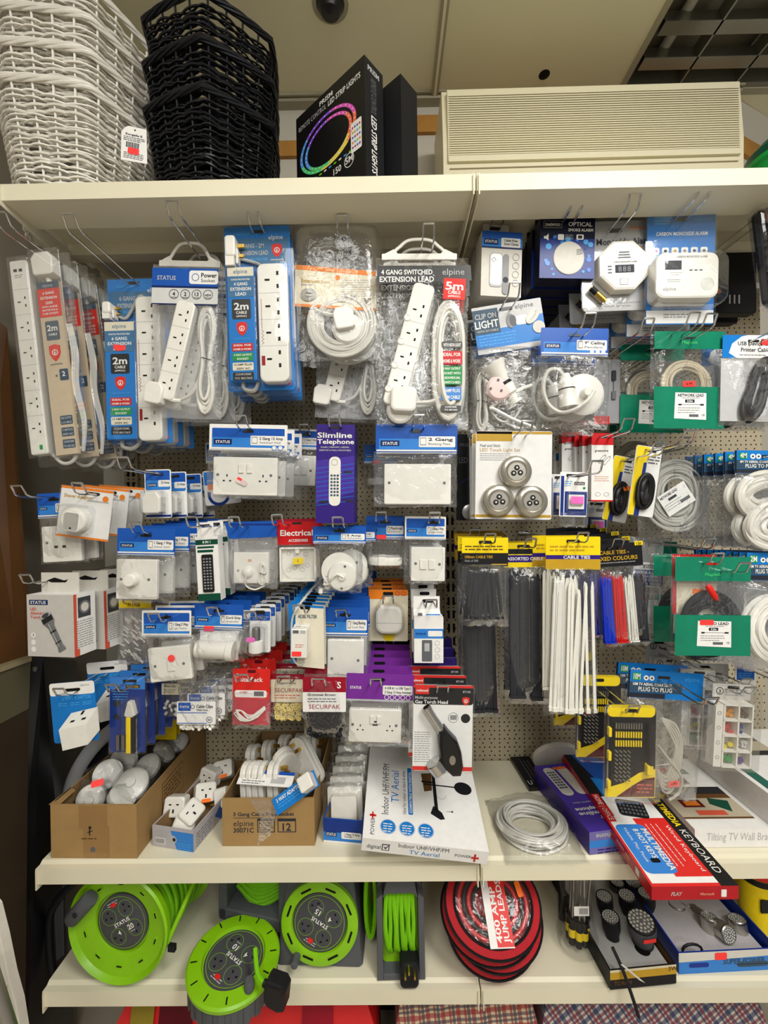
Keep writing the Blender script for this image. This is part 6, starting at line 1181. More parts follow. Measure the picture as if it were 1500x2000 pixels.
tiebag('long white cable ties fanned in a tall clear bag', 1120, 1056, .03, 0, (1062, 1108, 1166, 1396), hd4, [(1080, 1122, 1122, 1376, 'tiewhite', 66, 5, 6, 10, 4, .35), (1104, 1150, 1130, 1376, 'tiewhite', 16, 5, 14, 12, 12, .2), (1062, 1084, 1112, 1340, 'tienatural', 30, 4, 4, 13, -8)], 0, n=1, fam='long white cable tie bag', dx=-.012); hook(1120, 1058, .03, 'long white cable ties', .04)
root, N = item('cable_tie_bag', 'assorted blue, red, white and black cable ties under a black header card', 'cable tie pack', 1196, 1056, .06, -4)
m = N(); m.rrect(1138, 1062, 1252, 1108, 2, 'soot', .5, 1.2); m.text('CABLE TIES -', 1168, 1082, 7, 'gold', .9, w=58); m.text('MIXED COLOURS', 1160, 1094, 7.5, 'gold', .9, w=82); m.rrect(1238, 1060, 1254, 1068, 1, 'yellow', .9); m.text('120', 1246, 1067, 5, 'black', 1.2, 'c'); m.lines(1150, 1098, 1240, 1, 3, 1.2, 'lgrey', .9); m.rrect(1184, 1066, 1208, 1072, 2, 'void', .9); m.out('header_card', root)
for a, b, kk, s in ((1164, 1184, 'tieblue', 1), (1186, 1206, 'tiered', 2), (1208, 1226, 'tiewhite', 3), (1228, 1246, 'tieblack', 4)):
    m = N(); ties(m, a, b, 1122, 1248, kk, 55, 2, 3, s); m.out('cable_tie_bundle', root, {'tieblue': 'blue cable ties', 'tiered': 'red cable ties', 'tiewhite': 'white cable ties', 'tieblack': 'black cable ties'}[kk])
m = N(); m.bag(1158, 1106, 1256, 1262, 15, 'bag', 77, 16, wr=1.8); m.out('plastic_bag', root); behind(root, 4, .04, 'assorted colour cable tie bag', dx=-.006, dz=.008, jr=1.5); hook(1196, 1070, .06, 'assorted colour cable ties', .02)
root, N = item('cable_strap_bag', 'bag of hook and loop cable straps with a blue and white card', 'cable strap pack', 1272, 1060, .17, 3)
m = N(); m.rrect(1236, 1098, 1294, 1146, 2, 'paper', 8, 1); m.rect(1237, 1112, 1293, 1142, 'deepblue', 8.3); m.rect(1254, 1102, 1282, 1109, 'print_dark', 8.4); m.text('STATUS', 1268, 1108, 4, 'white', 8.7, 'c', w=22)
for i, s in enumerate(('HOOK & LOOP', 'RE-USABLE', 'CABLE STRAPS', '15mm x 150mm')): m.text(s, 1290, 1120+i*7, 5, 'paper', 8.6, 'r', w=[48, 38, 50, 50][i])
m.out('header_card', root); m = N(); 
for i in range(5): m.rr(1240+i*6, 1160, 1245+i*6, 1222, 1, 2, 6, 'soot')
m.out('strap_bundle', root); pbag(N, root, 1228, 1050, 1296, 1236, 9, 95, 'bagf'); hook(1272, 1060, .17, 'hook and loop strap bag', .19)
# hanging wallet seen between
root, N = item('cable_wallet', 'green wallet showing its edge between the strap bag and the phono lead', 'cable pack', 1300, 1070, .24, 0)
m = N(); m.rect(1276, 1058, 1318, 1110, 'glossgreen', 6); m.rect(1276, 1160, 1318, 1236, 'glossgreen', 6); m.rect(1262, 1170, 1282, 1216, 'paper', 6.3); m.out('printed_panels', root); pbag(N, root, 1256, 1056, 1320, 1240, 6, 97, 'bag'); hook(1290, 1066, .24, 'hidden green wallet', .02)
# ================================================================== low right bay
root, N = item('bit_set_pack', 'yellow and black screwdriver bit set in a clear case at the front', 'bit set', 1226, 1388, -.03, 1)
m = N(); m.rrect(1184, 1378, 1281, 1556, 12, 'soot', .5, 2); m.rrect(1186, 1376, 1279, 1400, 10, 'yellow', .9); m.poly([(1184, 1540), (1220, 1528), (1250, 1508), (1281, 1500), (1281, 1556), (1184, 1556)], 'yellow', 1); m.poly([(1206, 1556), (1236, 1534), (1258, 1520), (1280, 1516), (1280, 1554)], 'maroon', 1.2); m.lines(1246, 1530, 1276, 3, 7, 2.6, 'redprint', 1.4); m.rrect(1220, 1384, 1244, 1391, 3, 'void', 1.2); m.out('backing_card', root)
m = N()
for r_ in range(3):
    m.rr(1198, 1410+r_*17, 1252, 1422+r_*17, 2, 1, 5, 'dark')
    for i in range(11): m.tube([(1201+i*4.8, 1409+r_*17, 7), (1201+i*4.8, 1420+r_*17, 7)], 1.6, 'yellow' if r_ else 'steel', 6)
for r_ in range(8):
    for i in range(4): m.tube([(1200+i*8, 1462+r_*8, 5), (1205+i*8, 1466+r_*8, 7)], 1.5, 'steel', 5)
m.out('bit_rack', root)
m = N(); m.lathe((1266, 1450, 10), [(5, -40), (6, -38), (7, 0), (5, 20), (6, 36)], 'soot', 14, 'y'); m.rr(1258, 1486, 1270, 1506, 3, 4, 14, 'yellow', 2); m.out('screwdriver', root)
m = N()
for y in (1418, 1464, 1520): m.rr(1186, y, 1192, y+18, 2, 1, 9, 'yellow', 1)
m.out('clip', root)
m = N(); m.rr(1181, 1374, 1284, 1560, 12, -1, 18, 'blister', 5); m.out('case', root); behind(root, 2, .11, 'yellow and black bit set', dx=-.012, dz=.02); hook(1226, 1389, -.03, 'yellow and black bit sets', .015)
def co3(m):
    for i in range(5): m.tube(sp([(1290, 1400, 6+i), (1320-i*2, 1412+i*5, 8), (1334-i*3, 1460, 9), (1322-i*3, 1530-i*6, 9), (1304, 1540-i*7, 8), (1290, 1500, 7)], 6), 2.4, 'tienatural', 6)
    m.tube(sp([(1286, 1450, 12), (1310, 1478, 12), (1336, 1510, 10), (1334, 1540, 8), (1316, 1556, 8)], 6), 2.4, 'tienatural', 6); m.tube([(1286, 1490, 10), (1330, 1482, 10)], .8, 'offwhite', 5)
root, N = aerial(1228, 1312, 1373, 1366, 1560, .06, 3.5, 'ten metre aerial lead with a blue header hanging low behind the bit set', '10M', '10M TV AERIAL COAX LEAD', 'PLUG TO PLUG', co3)
m = N(); pricelabel(m, 1318, 1520, 16, 'hot', 22, 11, -10, '4.99'); m.out('price_sticker', root); behind(root, 1, .05, 'ten metre aerial lead bag'); hook(1296, 1326, .06, 'ten metre aerial leads', .14)
# bead organiser boxes
root, N = item('fuse_organiser_pack', 'white compartment tray of coloured blade fuses in a clear pack', 'fuse tray pack', 1425, 1345, .02, 3)
m = N(); m.rrect(1392, 1336, 1466, 1366, 2, 'torchpanel', .5, 1.2); m.ring(1406, 1350, 6, 7.4, 'dark', .9); m.text('3', 1406, 1354, 7, 'dark', .9, 'c'); m.lines(1418, 1346, 1460, 3, 5, 1.6, 'midgrey', .9); m.rrect(1420, 1339, 1444, 1345, 3, 'void', 1); m.out('header_card', root)
m = N(); x0, y0, x1, y1 = 1398, 1366, 1454, 1486; m.box(x0, y0, x1, y1, 0, 4, 'offwhite')
for x in (x0, (x0+x1)/2-1, x1-3): m.box(x, y0, x+3, y1, 4, 24, 'plastic')
for i in range(5): y = y0+(y1-y0-3)*i/4; m.box(x0, y, x1, y+3, 4, 24, 'plastic')
m.box(x0-14, y0+2, x0, y1, 2, 22, 'plastic')
for i in range(4): m.ring(x0-7, y0+18+i*28, 2.6, 3.6, 'midgrey', 22.3)
m.out('tray', root); rn = random.Random(4)
for i, kk in enumerate(('fuseorange', 'fusebrown', 'fusered', 'fuseblue', 'fuseyellow', 'fuseclear', 'fusegreen', 'fuseviolet')):
    m = N(); cx = x0+15+(i % 2)*27; cy = y0+(i//2)*29.5+22
    for j in range(7): m.push(cx+rn.uniform(-8, 8), cy+rn.uniform(-8, 5), 8+rn.uniform(0, 8), rn.uniform(-40, 40)); m.rr(-4, -3.5, 4, 3, 1, -1.5, 1.5, kk); m.box(-3, 3, -1.5, 7, -.4, .4, 'steel'); m.box(1.5, 3, 3, 7, -.4, .4, 'steel'); m.pop()
    m.out('fuse_pile', root, ['orange', 'brown', 'red', 'blue', 'yellow', 'clear', 'green', 'violet'][i]+' blade fuses', kind='stuff')
for kk, cc_ in (('fuseorange', (196, 130, 40)), ('fusebrown', (84, 66, 50)), ('fusered', (190, 50, 54)), ('fuseblue', (30, 46, 130)), ('fuseyellow', (206, 190, 40)), ('fuseclear', (190, 190, 186)), ('fusegreen', (30, 140, 70)), ('fuseviolet', (70, 44, 120))): mat(kk, rgb=cc_, rough=.3)
m = N(); m.rr(1378, 1332, 1468, 1492, 6, -2, 27, 'blister', 3); m.out('blister', root); behind(root, 2, .085, 'coloured fuse tray pack', dx=-.012, dz=.0); hook(1428, 1344, .02, 'coloured fuse tray packs', .04)
# grey small packs row
for i, (x0, y0, x1, y1, Y, lb, kk) in enumerate(((1262, 1248, 1310, 1300, .25, 'small grey pack with a black pictogram under the green wallets', 'lgrey'), (1268, 1282, 1322, 1330, .22, 'small clear pack of brown connectors above the aerial lead', 'paleprint'), (1330, 1296, 1422, 1332, .17, 'wide grey header card above the coloured fuse trays', 'lgrey'), (1436, 1292, 1476, 1352, .14, 'small white edged blue card at the right end of the fuse trays', 'statusblue'), (1340, 1262, 1420, 1290, .26, 'dark ribbed strip pack high above the fuse trays', 'slate'))):
    root, N = item('accessory_pack', lb, 'accessory pack', (x0+x1)/2, y0+8, Y, 1)
    m = N(); m.rrect(x0, y0, x1, y1, 3, 'paper' if kk == 'statusblue' else kk, .5, 1.2)
    if kk == 'statusblue': m.rrect(x0+3, y0+3, x1-3, y0+36, 2, kk, .8); m.lines(x0+6, y0+22, x1-8, 3, 4, 1.4, 'sky', 1)
    elif kk == 'slate': 
        for j in range(12): m.rect(x0+4+j*6, y0+2, x0+7+j*6, y1-2, 'print_dark', .8)
    else: m.ring(x0+14, y0+14, 5, 6.4, 'dark', .9); m.text('3' if i != 1 else 'C', x0+14, y0+17, 6, 'dark', .9, 'c'); m.poly([(x0+24, y0+12), (x1-10, y0+18), (x1-6, y0+22), (x0+26, y0+18)], 'dark', .9); m.lines(x0+6, y1-9, x1-6, 2, 4, 1.6, 'grey', .9)
    m.rrect((x0+x1)/2-9, y0+4, (x0+x1)/2+9, y0+9, 2, 'void', 1.2); m.out('header_card', root)
    if i == 1: m = N(); m.rr(1280, 1296, 1292, 1308, 2, 1, 6, 'brown', 1); m.rr(1300, 1300, 1312, 1312, 2, 1, 6, 'dark', 1); m.out('connector', root)
    pbag(N, root, x0, y1-14, x1, y1+34, 8, 100+i); hook((x0+x1)/2, y0+8, Y, ['pictogram pack', 'brown connector pack', 'wide grey header pack', 'white edged blue card', 'ribbed strip pack'][i], .12 if i in (2, 3) else .05)

# stock hanging deeper between the rows
def deeper(src, px, py, Y, label, roll=0):
    o = next(q for q in COL.objects if q.get('label') == src); c = copy_tree(o); c.location = at(px, py, Y); c.rotation_euler.y = -ROL+R(roll); c['label'] = label
    if 'group' in c: del c['group']
    hook(px, py, Y, label.split(' hanging')[0], .02)
deeper('bagged white light switch with two rockers under a blue header card', 598, 850, .20, 'bagged rocker switch hanging deep to the right of the double socket', 2)
deeper('clear bag with a blue header and red sticker holding an oval white inline switch', 742, 880, .28, 'bagged inline switch hanging deep behind the purple telephone box', 0)
deeper('bagged single light switch with a red sticker under a white edged blue card', 440, 872, .26, 'bagged single switch hanging deep behind the double socket', -2)
deeper('narrow blue and white card holding a white thirteen amp plug', 520, 880, .27, 'plug card hanging deep below the blue four gang leads', 1)
deeper('narrow white and red adaptor box with line drawings', 1120, 850, .16, 'red and white adaptor box hanging left of the others', 0)
deeper('small white and blue fuse pack with a pink sticker', 1165, 985, .24, 'fuse pack hanging low behind the adaptor boxes', 2)
deeper('green wallet holding a coiled grey network lead with a red price sticker', 1242, 830, .25, 'green network wallet hanging deep above the grey coil', 0)
deeper('front torch box printed with a silver torch, beside the dimmers', 190, 880, .28, 'torch box hanging deep above the shaver adaptors', 2) if 0 else None
# ================================================================== goods lying on the middle shelf
def fl(px, py, z=ZL): return atz(px, py, z)
def open_carton(name, label, cat, A, B, h, depth, key='card', inner='cardin', th=.003, sidekey=None, draw=None, drawside=None, flap=False, cut=None):
    """A, B: the front floor corners"""
    ex = (B-A); w = ex.length; yaw = math.degrees(math.atan2(ex.y, ex.x))
    t = thing(name, label, cat, (A.x, A.y, A.z+.0005), (0, 0, R(yaw))); m = M(frame='W')
    hb = cut or h
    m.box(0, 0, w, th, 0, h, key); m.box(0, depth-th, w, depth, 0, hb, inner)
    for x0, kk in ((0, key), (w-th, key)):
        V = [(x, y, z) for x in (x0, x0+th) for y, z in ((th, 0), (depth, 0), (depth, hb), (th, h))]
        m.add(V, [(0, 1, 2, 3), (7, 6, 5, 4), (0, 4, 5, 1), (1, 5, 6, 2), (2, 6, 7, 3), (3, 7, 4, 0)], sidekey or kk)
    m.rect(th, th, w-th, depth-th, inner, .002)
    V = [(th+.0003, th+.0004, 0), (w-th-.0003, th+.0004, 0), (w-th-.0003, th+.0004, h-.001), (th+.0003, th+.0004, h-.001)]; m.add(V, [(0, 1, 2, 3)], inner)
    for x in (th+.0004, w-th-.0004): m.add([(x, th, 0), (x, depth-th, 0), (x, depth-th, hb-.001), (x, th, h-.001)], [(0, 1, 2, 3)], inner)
    if draw: m.fr((0, 0, h), (1, 0, 0), (0, 0, -1), w/100); draw(m, .0003*100/w, 100*h/w); m.pop()
    if drawside: m.fr((w, 0, h), (0, 1, 0), (0, 0, -1), depth/100); drawside(m, .0003*100/depth, 100*h/depth); m.pop()
    m.out('carton', t)
    return t, w, yaw
A, B = fl(100, 1676), fl(268, 1677); h1 = at(95, 1572, A.y).z-ZL
def d1(m, L, H):
    m.rect(33, 1, 66, 28, 'tape', L); m.rect(38, 24, 68, H-1, 'tape', L*1.5); m.disc(46, 26, 1.8, 'dark', L*3, 12); m.rect(45, 27, 46.3, 35, 'dark', L*3); m.poly([(43, 31), (49, 29), (49, 30), (43, 32)], 'dark', L*3); m.lines(36, 38, 54, 1, 3, 1.2, 'brown', L*3); m.disc(49, H-10, 3, 'grey', L*3, 14)
def d1s(m, L, H):
    m.rrect(30, 6, 60, H-8, 1, 'brown', L); m.rrect(30.5, 6.5, 59.5, H-8.5, 1, 'card', L*2); m.lines(32, 9, 57, 5, 2.6, 1, 'brown', L*3)
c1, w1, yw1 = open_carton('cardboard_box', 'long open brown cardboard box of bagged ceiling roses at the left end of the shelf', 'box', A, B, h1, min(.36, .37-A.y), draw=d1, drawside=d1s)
m = M(frame='W'); m.add([(-.004, 0, h1), (.02, 0, h1-.001), (.02, .05, h1), (0, .06, h1)], [(0, 1, 2, 3)], 'card'); m.out('flap', c1)
CX = A+Vector((w1/2, 0, 0))
def bagged_disc(loc, r, h, rot, label, seed, key='plastic', stem=True):
    t = thing('bagged_ceiling_rose', label, 'ceiling rose', loc, tuple(R(v) for v in rot), 'bagged ceiling roses in the brown box')
    m = M(frame='W'); m.lathe((0, 0, 0), [(.01, 0), (r, 0), (r, h*.5), (r*.92, h*.62), (r*.3, h*.7), (r*.28, h), (.0001, h)] if stem else [(.0001, 0), (r*.85, 0), (r, h*.3), (r, h), (.0001, h)], key, 26, cap=False); m.out('ceiling_rose', t)
    m = M(frame='W'); m.bag(-r*1.15, -r*1.2, r*1.15, r*1.2, h*1.35, 'reelbag', seed, 10, back=.3, wr=.0); 
    rn = random.Random(seed); m.v = [(x+rn.uniform(-.002, .002), y+rn.uniform(-.002, .002), z+rn.uniform(-.002, .002)) for x, y, z in m.v]; m.out('plastic_bag', t); return t
rn = random.Random(22); spots = [(258, 1535, .08, .042, (35, 10, 0)), (212, 1512, .11, .036, (60, -20, 40)), (180, 1558, .045, .034, (75, 15, 10)), (232, 1566, .04, .034, (30, 20, 60)), (290, 1500, .16, .036, (40, -10, 0)), (240, 1490, .17, .036, (50, 10, 30)), (318, 1470, .24, .036, (45, 10, 90)), (285, 1462, .26, .034, (60, 0, 20)), (345, 1450, .30, .034, (40, 10, 20))]
for i, (px, py, Y, r, rot) in enumerate(spots):
    Y += .05; r *= .92; lb = ['large round white rose at the front right of the brown box', 'round white rose standing beside the red sticker in the brown box', 'white fitting at the front left inside the brown box', 'white fitting in the front middle inside the brown box', 'bagged white fitting behind the large round rose', 'bagged white fitting behind the upright rose', 'bagged fitting in the shaded rear right of the box', 'bagged fitting in the rear middle of the box', 'rearmost bagged fitting in the brown box'][i]
    t = bagged_disc(at(px, py, Y), r, r*.62, rot, lb, i+3, 'plastic', i % 2 == 0)
    del t['group']
p = at(190, 1530, .06); m = M(frame='W'); m.push(0, 0, 0, 30, 1, 50); m.rr(-.012, -.007, .012, .007, .003, 0, .001, 'hot'); m.pop(); o = m.out('price_sticker'); o.location = p; o.parent = None; tag(o, 'red price sticker on the bagged roses in the brown box', 'price sticker')
# bag heap filler
# small blue tray of adaptors
A, B = fl(298, 1652), fl(378, 1665); h2 = at(378, 1624, B.y).z-ZL
mat('traygrey', rgb=(176, 172, 176), rough=.45)
def d2(m, L, H):
    m.poly([(45, 6), (100, 6), (100, H), (60, H)], 'statusblue2', L); m.rect(8, H*.55, 32, H*.85, 'paper', L); 
    for i in range(11): m.rect(9+i*2, H*.58, 10+i*2, H*.82, 'dark', L*2)
    m.disc(52, 24, 8, 'lgrey', L*2); m.disc(54, 24, 4, 'dark', L*3); m.lines(62, 30, 94, 3, 5, 1.6, 'sky', L*2); m.lines(8, 8, 42, 4, 5, 1.4, 'lgrey', L*2)
def d2s(m, L, H): m.poly([(0, 2), (40, 2), (20, H), (0, H)], 'traygrey', L); m.poly([(45, 0), (100, 0), (100, H), (40, H), (30, H*.5)], 'statusblue', L); m.lines(4, H*.3, 26, 5, 2.4, .9, 'grey', L*2)
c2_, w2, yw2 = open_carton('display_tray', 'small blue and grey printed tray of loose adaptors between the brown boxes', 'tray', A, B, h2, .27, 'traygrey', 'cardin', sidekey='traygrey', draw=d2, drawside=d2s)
def three_way(loc, rot, label, gap=.0, sticker=None):
    t = thing('mains_adaptor', label, 'adaptor', loc, tuple(R(v) for v in rot)); m = M(frame='W')
    m.rr(-.025, -.022, .025, .022, .008, 0, .030, 'plastic', .004); m.out('body', t)
    for x, y, a, b in ((0, .012, .004, .008), (-.011, -.009, .007, .004), (.011, -.009, .007, .004)):
        m = M(frame='W'); m.box(x-a/2, y-b/2, x+a/2, y+b/2, -.016, 0, 'brass'); m.out('pin', t)
    m = M(frame='W'); m.rect(-.002, -.012, .002, -.004, 'void', .0303); m.rect(-.012, .004, -.006, .007, 'void', .0303); m.rect(.006, .004, .012, .007, 'void', .0303); m.out('socket_face', t)
    if sticker: m = M(frame='W'); m.rrect(-.01, -.022, .012, -.014, .002, sticker, .0306); m.out('price_sticker', t)
for px, py, Y, rot, lb, st in ((362, 1605, .06, (120, 20, 10), 'flat white adaptor tipped forward at the front of the blue tray', None), (374, 1592, .07, (35, -25, 60), 'white plug-in light with a yellow tip in the blue tray', None), (398, 1548, .13, (60, 10, 30), 'white adaptor with an orange price sticker in the blue tray', 'orange2'), (418, 1512, .20, (80, 10, -20), 'white adaptor at the rear left of the blue tray', None), (428, 1560, .12, (70, 30, 80), 'white adaptor against the right side of the blue tray', None), (440, 1505, .22, (50, -10, 10), 'white adaptor with orange sticker at the rear of the blue tray', 'orange2'), (350, 1570, .09, (70, 0, 0), 'square faceplate in crinkled film leaning in the blue tray', None)):
    three_way(at(px, py, Y+.05)-Vector((0, 0, .0)), rot, lb, sticker=st)
# three gang carton
A, B = fl(435, 1653), fl(615, 1652); h3 = at(432, 1560, A.y).z-ZL
def d3(m, L, H):
    m.text('3 Gang Cable Free Socket', 12, 19, 3.8, 'print_dark', L, w=66); m.text('elpine', 12, 30, 6, 'print_dark', L, w=22, bold=False); m.text('30071C', 12, 37, 5, 'print_dark', L, w=22)
    m.rect(38, 22, 57, 37, 'print_dark', L); m.rect(39, 24.5, 56, 36, 'card', L*2); m.lines(40, 26, 55, 4, 2.5, 1.2, 'print_dark', L*3); m.rect(60, 22, 80, 37, 'print_dark', L); m.rect(61, 25, 79, 36, 'card', L*2); m.text('12', 70, 35, 8, 'print_dark', L*3, 'c'); m.rect(12, 21, 45, 21.5, 'print_dark', L)
    m.poly([(30, 0), (50, 0), (60, 12), (52, 40), (38, H-1), (42, 20)], 'tapeclear', L*4)
clearmat('tapeclear', tint=(.92, .88, .8), haze=.12, gloss=.6, rough=.15, bump=.5)
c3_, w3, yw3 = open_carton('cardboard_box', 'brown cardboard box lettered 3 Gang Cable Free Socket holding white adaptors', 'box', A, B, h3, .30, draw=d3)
def gang3(loc, rot, label, sticker=False):
    t = thing('three_gang_adaptor', label, 'adaptor', loc, tuple(R(v) for v in rot)); m = M(frame='W')
    m.rr(-.026, -.062, .026, .062, .024, 0, .012, 'plastic', .003); m.rr(-.026, -.062, .026, .062, .024, .016, .026, 'plastic', .003); m.rr(-.022, -.058, .022, .058, .02, .011, .017, 'lgrey'); m.out('body', t)
    for y in (.04,):
        for x, yy in ((0, y+.008), (-.011, y-.010), (.011, y-.010)): m = M(frame='W'); m.box(x-.003, yy-.004, x+.003, yy+.004, .026, .044, 'brass'); m.out('pin', t)
    m = M(frame='W')
    for y in (-.036, 0, .036): m.rect(-.0015, y+.004, .0015, y+.010, 'void', -.0004); m.rect(-.010, y-.008, -.005, y-.005, 'void', -.0004); m.rect(.005, y-.008, .010, y-.005, 'void', -.0004)
    m.out('socket_face', t)
    m = M(frame='W'); m.lathe((0, -.045, -.0003), [(.0001, -.001), (.003, 0)], 'midgrey', 10, cap=False); m.out('screw', t)
for i, (px, py, Y, rot, lb) in enumerate(((490, 1500, .20, (85, 0, 82), 'white three gang adaptor standing at the back left of the lettered box'), (520, 1492, .21, (85, 0, 84), 'white three gang adaptor standing second from the left at the back'), (552, 1480, .23, (85, 0, 80), 'white three gang adaptor third from the left at the back'), (582, 1478, .23, (85, 0, 84), 'white three gang adaptor at the rear middle of the lettered box'), (605, 1476, .23, (85, 0, 86), 'white three gang adaptor at the rear right of the lettered box'), (480, 1538, .06, (88, 0, 80), 'white three gang adaptor standing at the front left of the lettered box'), (502, 1538, .06, (88, 0, 82), 'white three gang adaptor with brass pins second at the front'), (530, 1538, .06, (88, 0, 84), 'white three gang adaptor third along the front of the lettered box'), (562, 1490, .12, (70, 150, 30), 'white three gang adaptor lying back up across the others'), (604, 1482, .14, (80, -40, -20), 'white three gang adaptor lying with its pins upward at the right'))):
    gang3(at(px, py, Y+(.055 if Y < .1 else .04)), rot, lb)
b = Box('adaptor_pack', 'blue card of a white multi-way adaptor lying across the front right of the lettered box', 'adaptor pack', at(578, 1548, .05), .11, .003, .035, k='elpineblue', top='elpineblue', rx=50, ry=-32, yaw=8)
m = b.face('top', 100); m.text('3 WAY ADAPTOR', 8, 12, 7, 'paper', b.lift, w=60); m.lines(8, 16, 60, 2, 5, 1.5, 'sky', b.lift); b.end(); m = b.m; b.done('backing_card')
m = M(frame='W'); m.rr(.02, -.016, .052, .016, .004, .003, .030, 'plastic', .003); m.out('adaptor_block', b.t)
b = Box('adaptor_pack', 'white and blue label card lying on the adaptors in the lettered box', 'card', at(520, 1521, .09), .13, .002, .035, k='paper', rx=25, ry=2, yaw=-4)
m = b.face('top', 100); m.rect(0, 0, 100, 6, 'statusblue', b.lift); m.text('STATUS', 8, 16, 6, 'navy', b.lift, w=26); m.rect(60, 10, 86, 22, 'lgrey', b.lift); m.lines(8, 19, 50, 2, 4, 1.4, 'grey', b.lift); b.end(); b.done('card')
# blue box of bagged sockets
A, B = fl(632, 1645), fl(709, 1652); h4 = at(632, 1598, A.y).z-ZL
def d4(m, L, H):
    m.rect(0, 0, 100, H*.55, 'deepblue', L); m.rect(0, H*.55, 100, H*.9, 'statusblue2', L); m.rect(0, H*.9, 100, H, 'paper', L*2); m.rect(6, H*.55, 34, H*.72, 'navy', L*3); m.text('STATUS', 20, H*.69, 7, 'white', L*4, 'c', w=24); m.rrect(46, H*.5, 96, H*.78, 3, 'paper', L*3); m.text('1 Gang 13 Amp', 54, H*.62, 5, 'print_dark', L*4, w=38); m.text('Socket', 54, H*.71, 4, 'grey', L*4, w=20)
c4_, w4, yw4 = open_carton('display_tray', 'small blue printed box of bagged sockets left of the aerial box', 'tray', A, B, h4, .28, 'statusblue', 'cardin', sidekey='statusblue', draw=d4)
def bagged_plate(loc, rot, label, seed):
    t = thing('bagged_socket', label, 'wall socket', loc, tuple(R(v) for v in rot), 'bagged sockets in the blue box'); m = M(frame='W'); m.rr(-.042, -.043, .042, .043, .003, 0, .009, 'plastic', .002); m.rr(-.03, -.03, .03, .03, .003, -.02, 0, 'plastic'); m.out('faceplate', t)
    m = M(frame='W'); m.bag(-.055, -.085, .055, .055, .022, 'reelbag', seed, 10, .8, 0); rn = random.Random(seed); m.v = [(x+rn.uniform(-.003, .003), y+rn.uniform(-.002, .002), z+rn.uniform(-.002, .002)) for x, y, z in m.v]; m.out('plastic_bag', t)
for i in range(6):
    p = at(674+i*4, 1575-i*22, .115+i*.035); bagged_plate(p, (100-i*3, 2-i, 178+i*2), ['foremost', 'second', 'third', 'fourth', 'fifth', 'rearmost'][i]+' bagged socket plate filed in the small blue box', i+40)
# slabs defined by three corners
def slab(name, label, cat, TL, TR, BL, th, keys, group=None):
    """lying carton: TL/TR front top corners, BL the back-left top corner"""
    ex = (TR-TL).normalized(); w = (TR-TL).length; ey = (BL-TL); ey = (ey-ex*ey.dot(ex)); l = ey.length; ey.normalize(); up = ex.cross(ey)
    t = thing(name, label, cat, TL-up*th); t.matrix_world = Matrix(((ex.x, ey.x, up.x, (TL-up*th).x), (ex.y, ey.y, up.y, (TL-up*th).y), (ex.z, ey.z, up.z, (TL-up*th).z), (0, 0, 0, 1)))
    m = M(frame='W'); V = [(x, y, z) for z in (0, th) for y in (0, l) for x in (0, w)]
    for f, kk in (((0, 1, 5, 4), keys[1]), ((1, 3, 7, 5), keys[2]), ((3, 2, 6, 7), keys[1]), ((2, 0, 4, 6), keys[2]), ((4, 5, 7, 6), keys[0]), ((0, 2, 3, 1), keys[1])): m.add([V[i] for i in f], [(0, 1, 2, 3)], kk)
    return t, m, w, l
def topf(m, w, l, th, u): m.fr((0, l, th), (1, 0, 0), (0, -1, 0), w/u); return .0003*u/w, u*l/w
def frontf(m, w, th, u): m.fr((0, 0, th), (1, 0, 0), (0, 0, -1), w/u); return .0003*u/w, u*th/w
t, m, w_, l_ = slab('tv_aerial_box', 'white indoor TV aerial box tilted over the shelf edge', 'boxed aerial', at(708, 1636, -.03), at(955, 1664, -.03), at(737, 1450, .24), .032, ('paper', 'paper', 'paper'))
L, H = topf(m, w_, l_, .032, 100)
m.text('Indoor UHF/VHF/FM', 20, H*.78, 6, 'print_dark', L, w=H*.52, ang=-90, bold=False); m.text('TV Aerial', 29, H*.66, 7, 'elpineblue', L, w=H*.33, ang=-90, bold=False); m.text('Ideal for colour or black & white', 35, H*.76, 3, 'print_dark', L, w=H*.44, ang=-90, bold=False)
m.rrect(37, H*.28, 41, H*.76, 1, 'elpineblue', L); m.text('COMPATIBLE WITH DIGITAL', 40.3, H*.745, 2.2, 'paper', L*2, w=H*.42, ang=-90)
m.text('POWER', 9, H*.965, 3.4, 'print_dark', L, w=15, ang=-90, bold=False); m.rect(5, H*.79, 9, H*.80+.6, 'red', L); m.rect(6.4, H*.77, 7.6, H*.83, 'red', L*2); m.rect(4.4, H*.795, 10, H*.805+.6, 'red', L*2)
for i in range(3): cx = 20+i*15.5; m.disc(cx, H*.885, 6.6, 'elpineblue', L, 24); m.ring(cx, H*.885, 6, 6.3, 'paper', L*2); m.lines(cx-4, H*.86, cx+4, 4, 2.2, .8, 'paper', L*2, i)
m.push(62, H*.48, L); m.rect(-2, -18, 1, 22, 'soot', 0); m.poly([(-3, 18), (4, 24), (6, 30), (2, 31), (-6, 26)], 'soot', 0); m.rect(-10, -5, 20, -3.6, 'soot', 0); m.disc(26, -4, 8, 'soot', 0, 24, 7); m.rect(-12, -8, 0, -6, 'soot', 0); m.ring(5, 6, 4, 4.3, 'midgrey', 0, a0=0, a1=200); m.rect(8, 22, 13, 22.5, 'grey', 0); m.disc(13, 22, .9, 'soot', 0, 8); m.poly([(-12, -16), (-2, -18), (-3, 2), (-10, 4)], 'brown', -L*.3); m.pop()
m.pop(); L, H = frontf(m, w_, .032, 100)
m.text('digital', 4, H*.72, 3.6, 'print_dark', L, w=11, bold=False); m.rect(16, H*.3, 22, H*.8, 'print_dark', L); m.rect(16.7, H*.36, 21.3, H*.74, 'paper', L*2); m.poly([(17, H*.45), (19, H*.7), (23, H*.2), (19, H*.55)], 'print_dark', L*3)
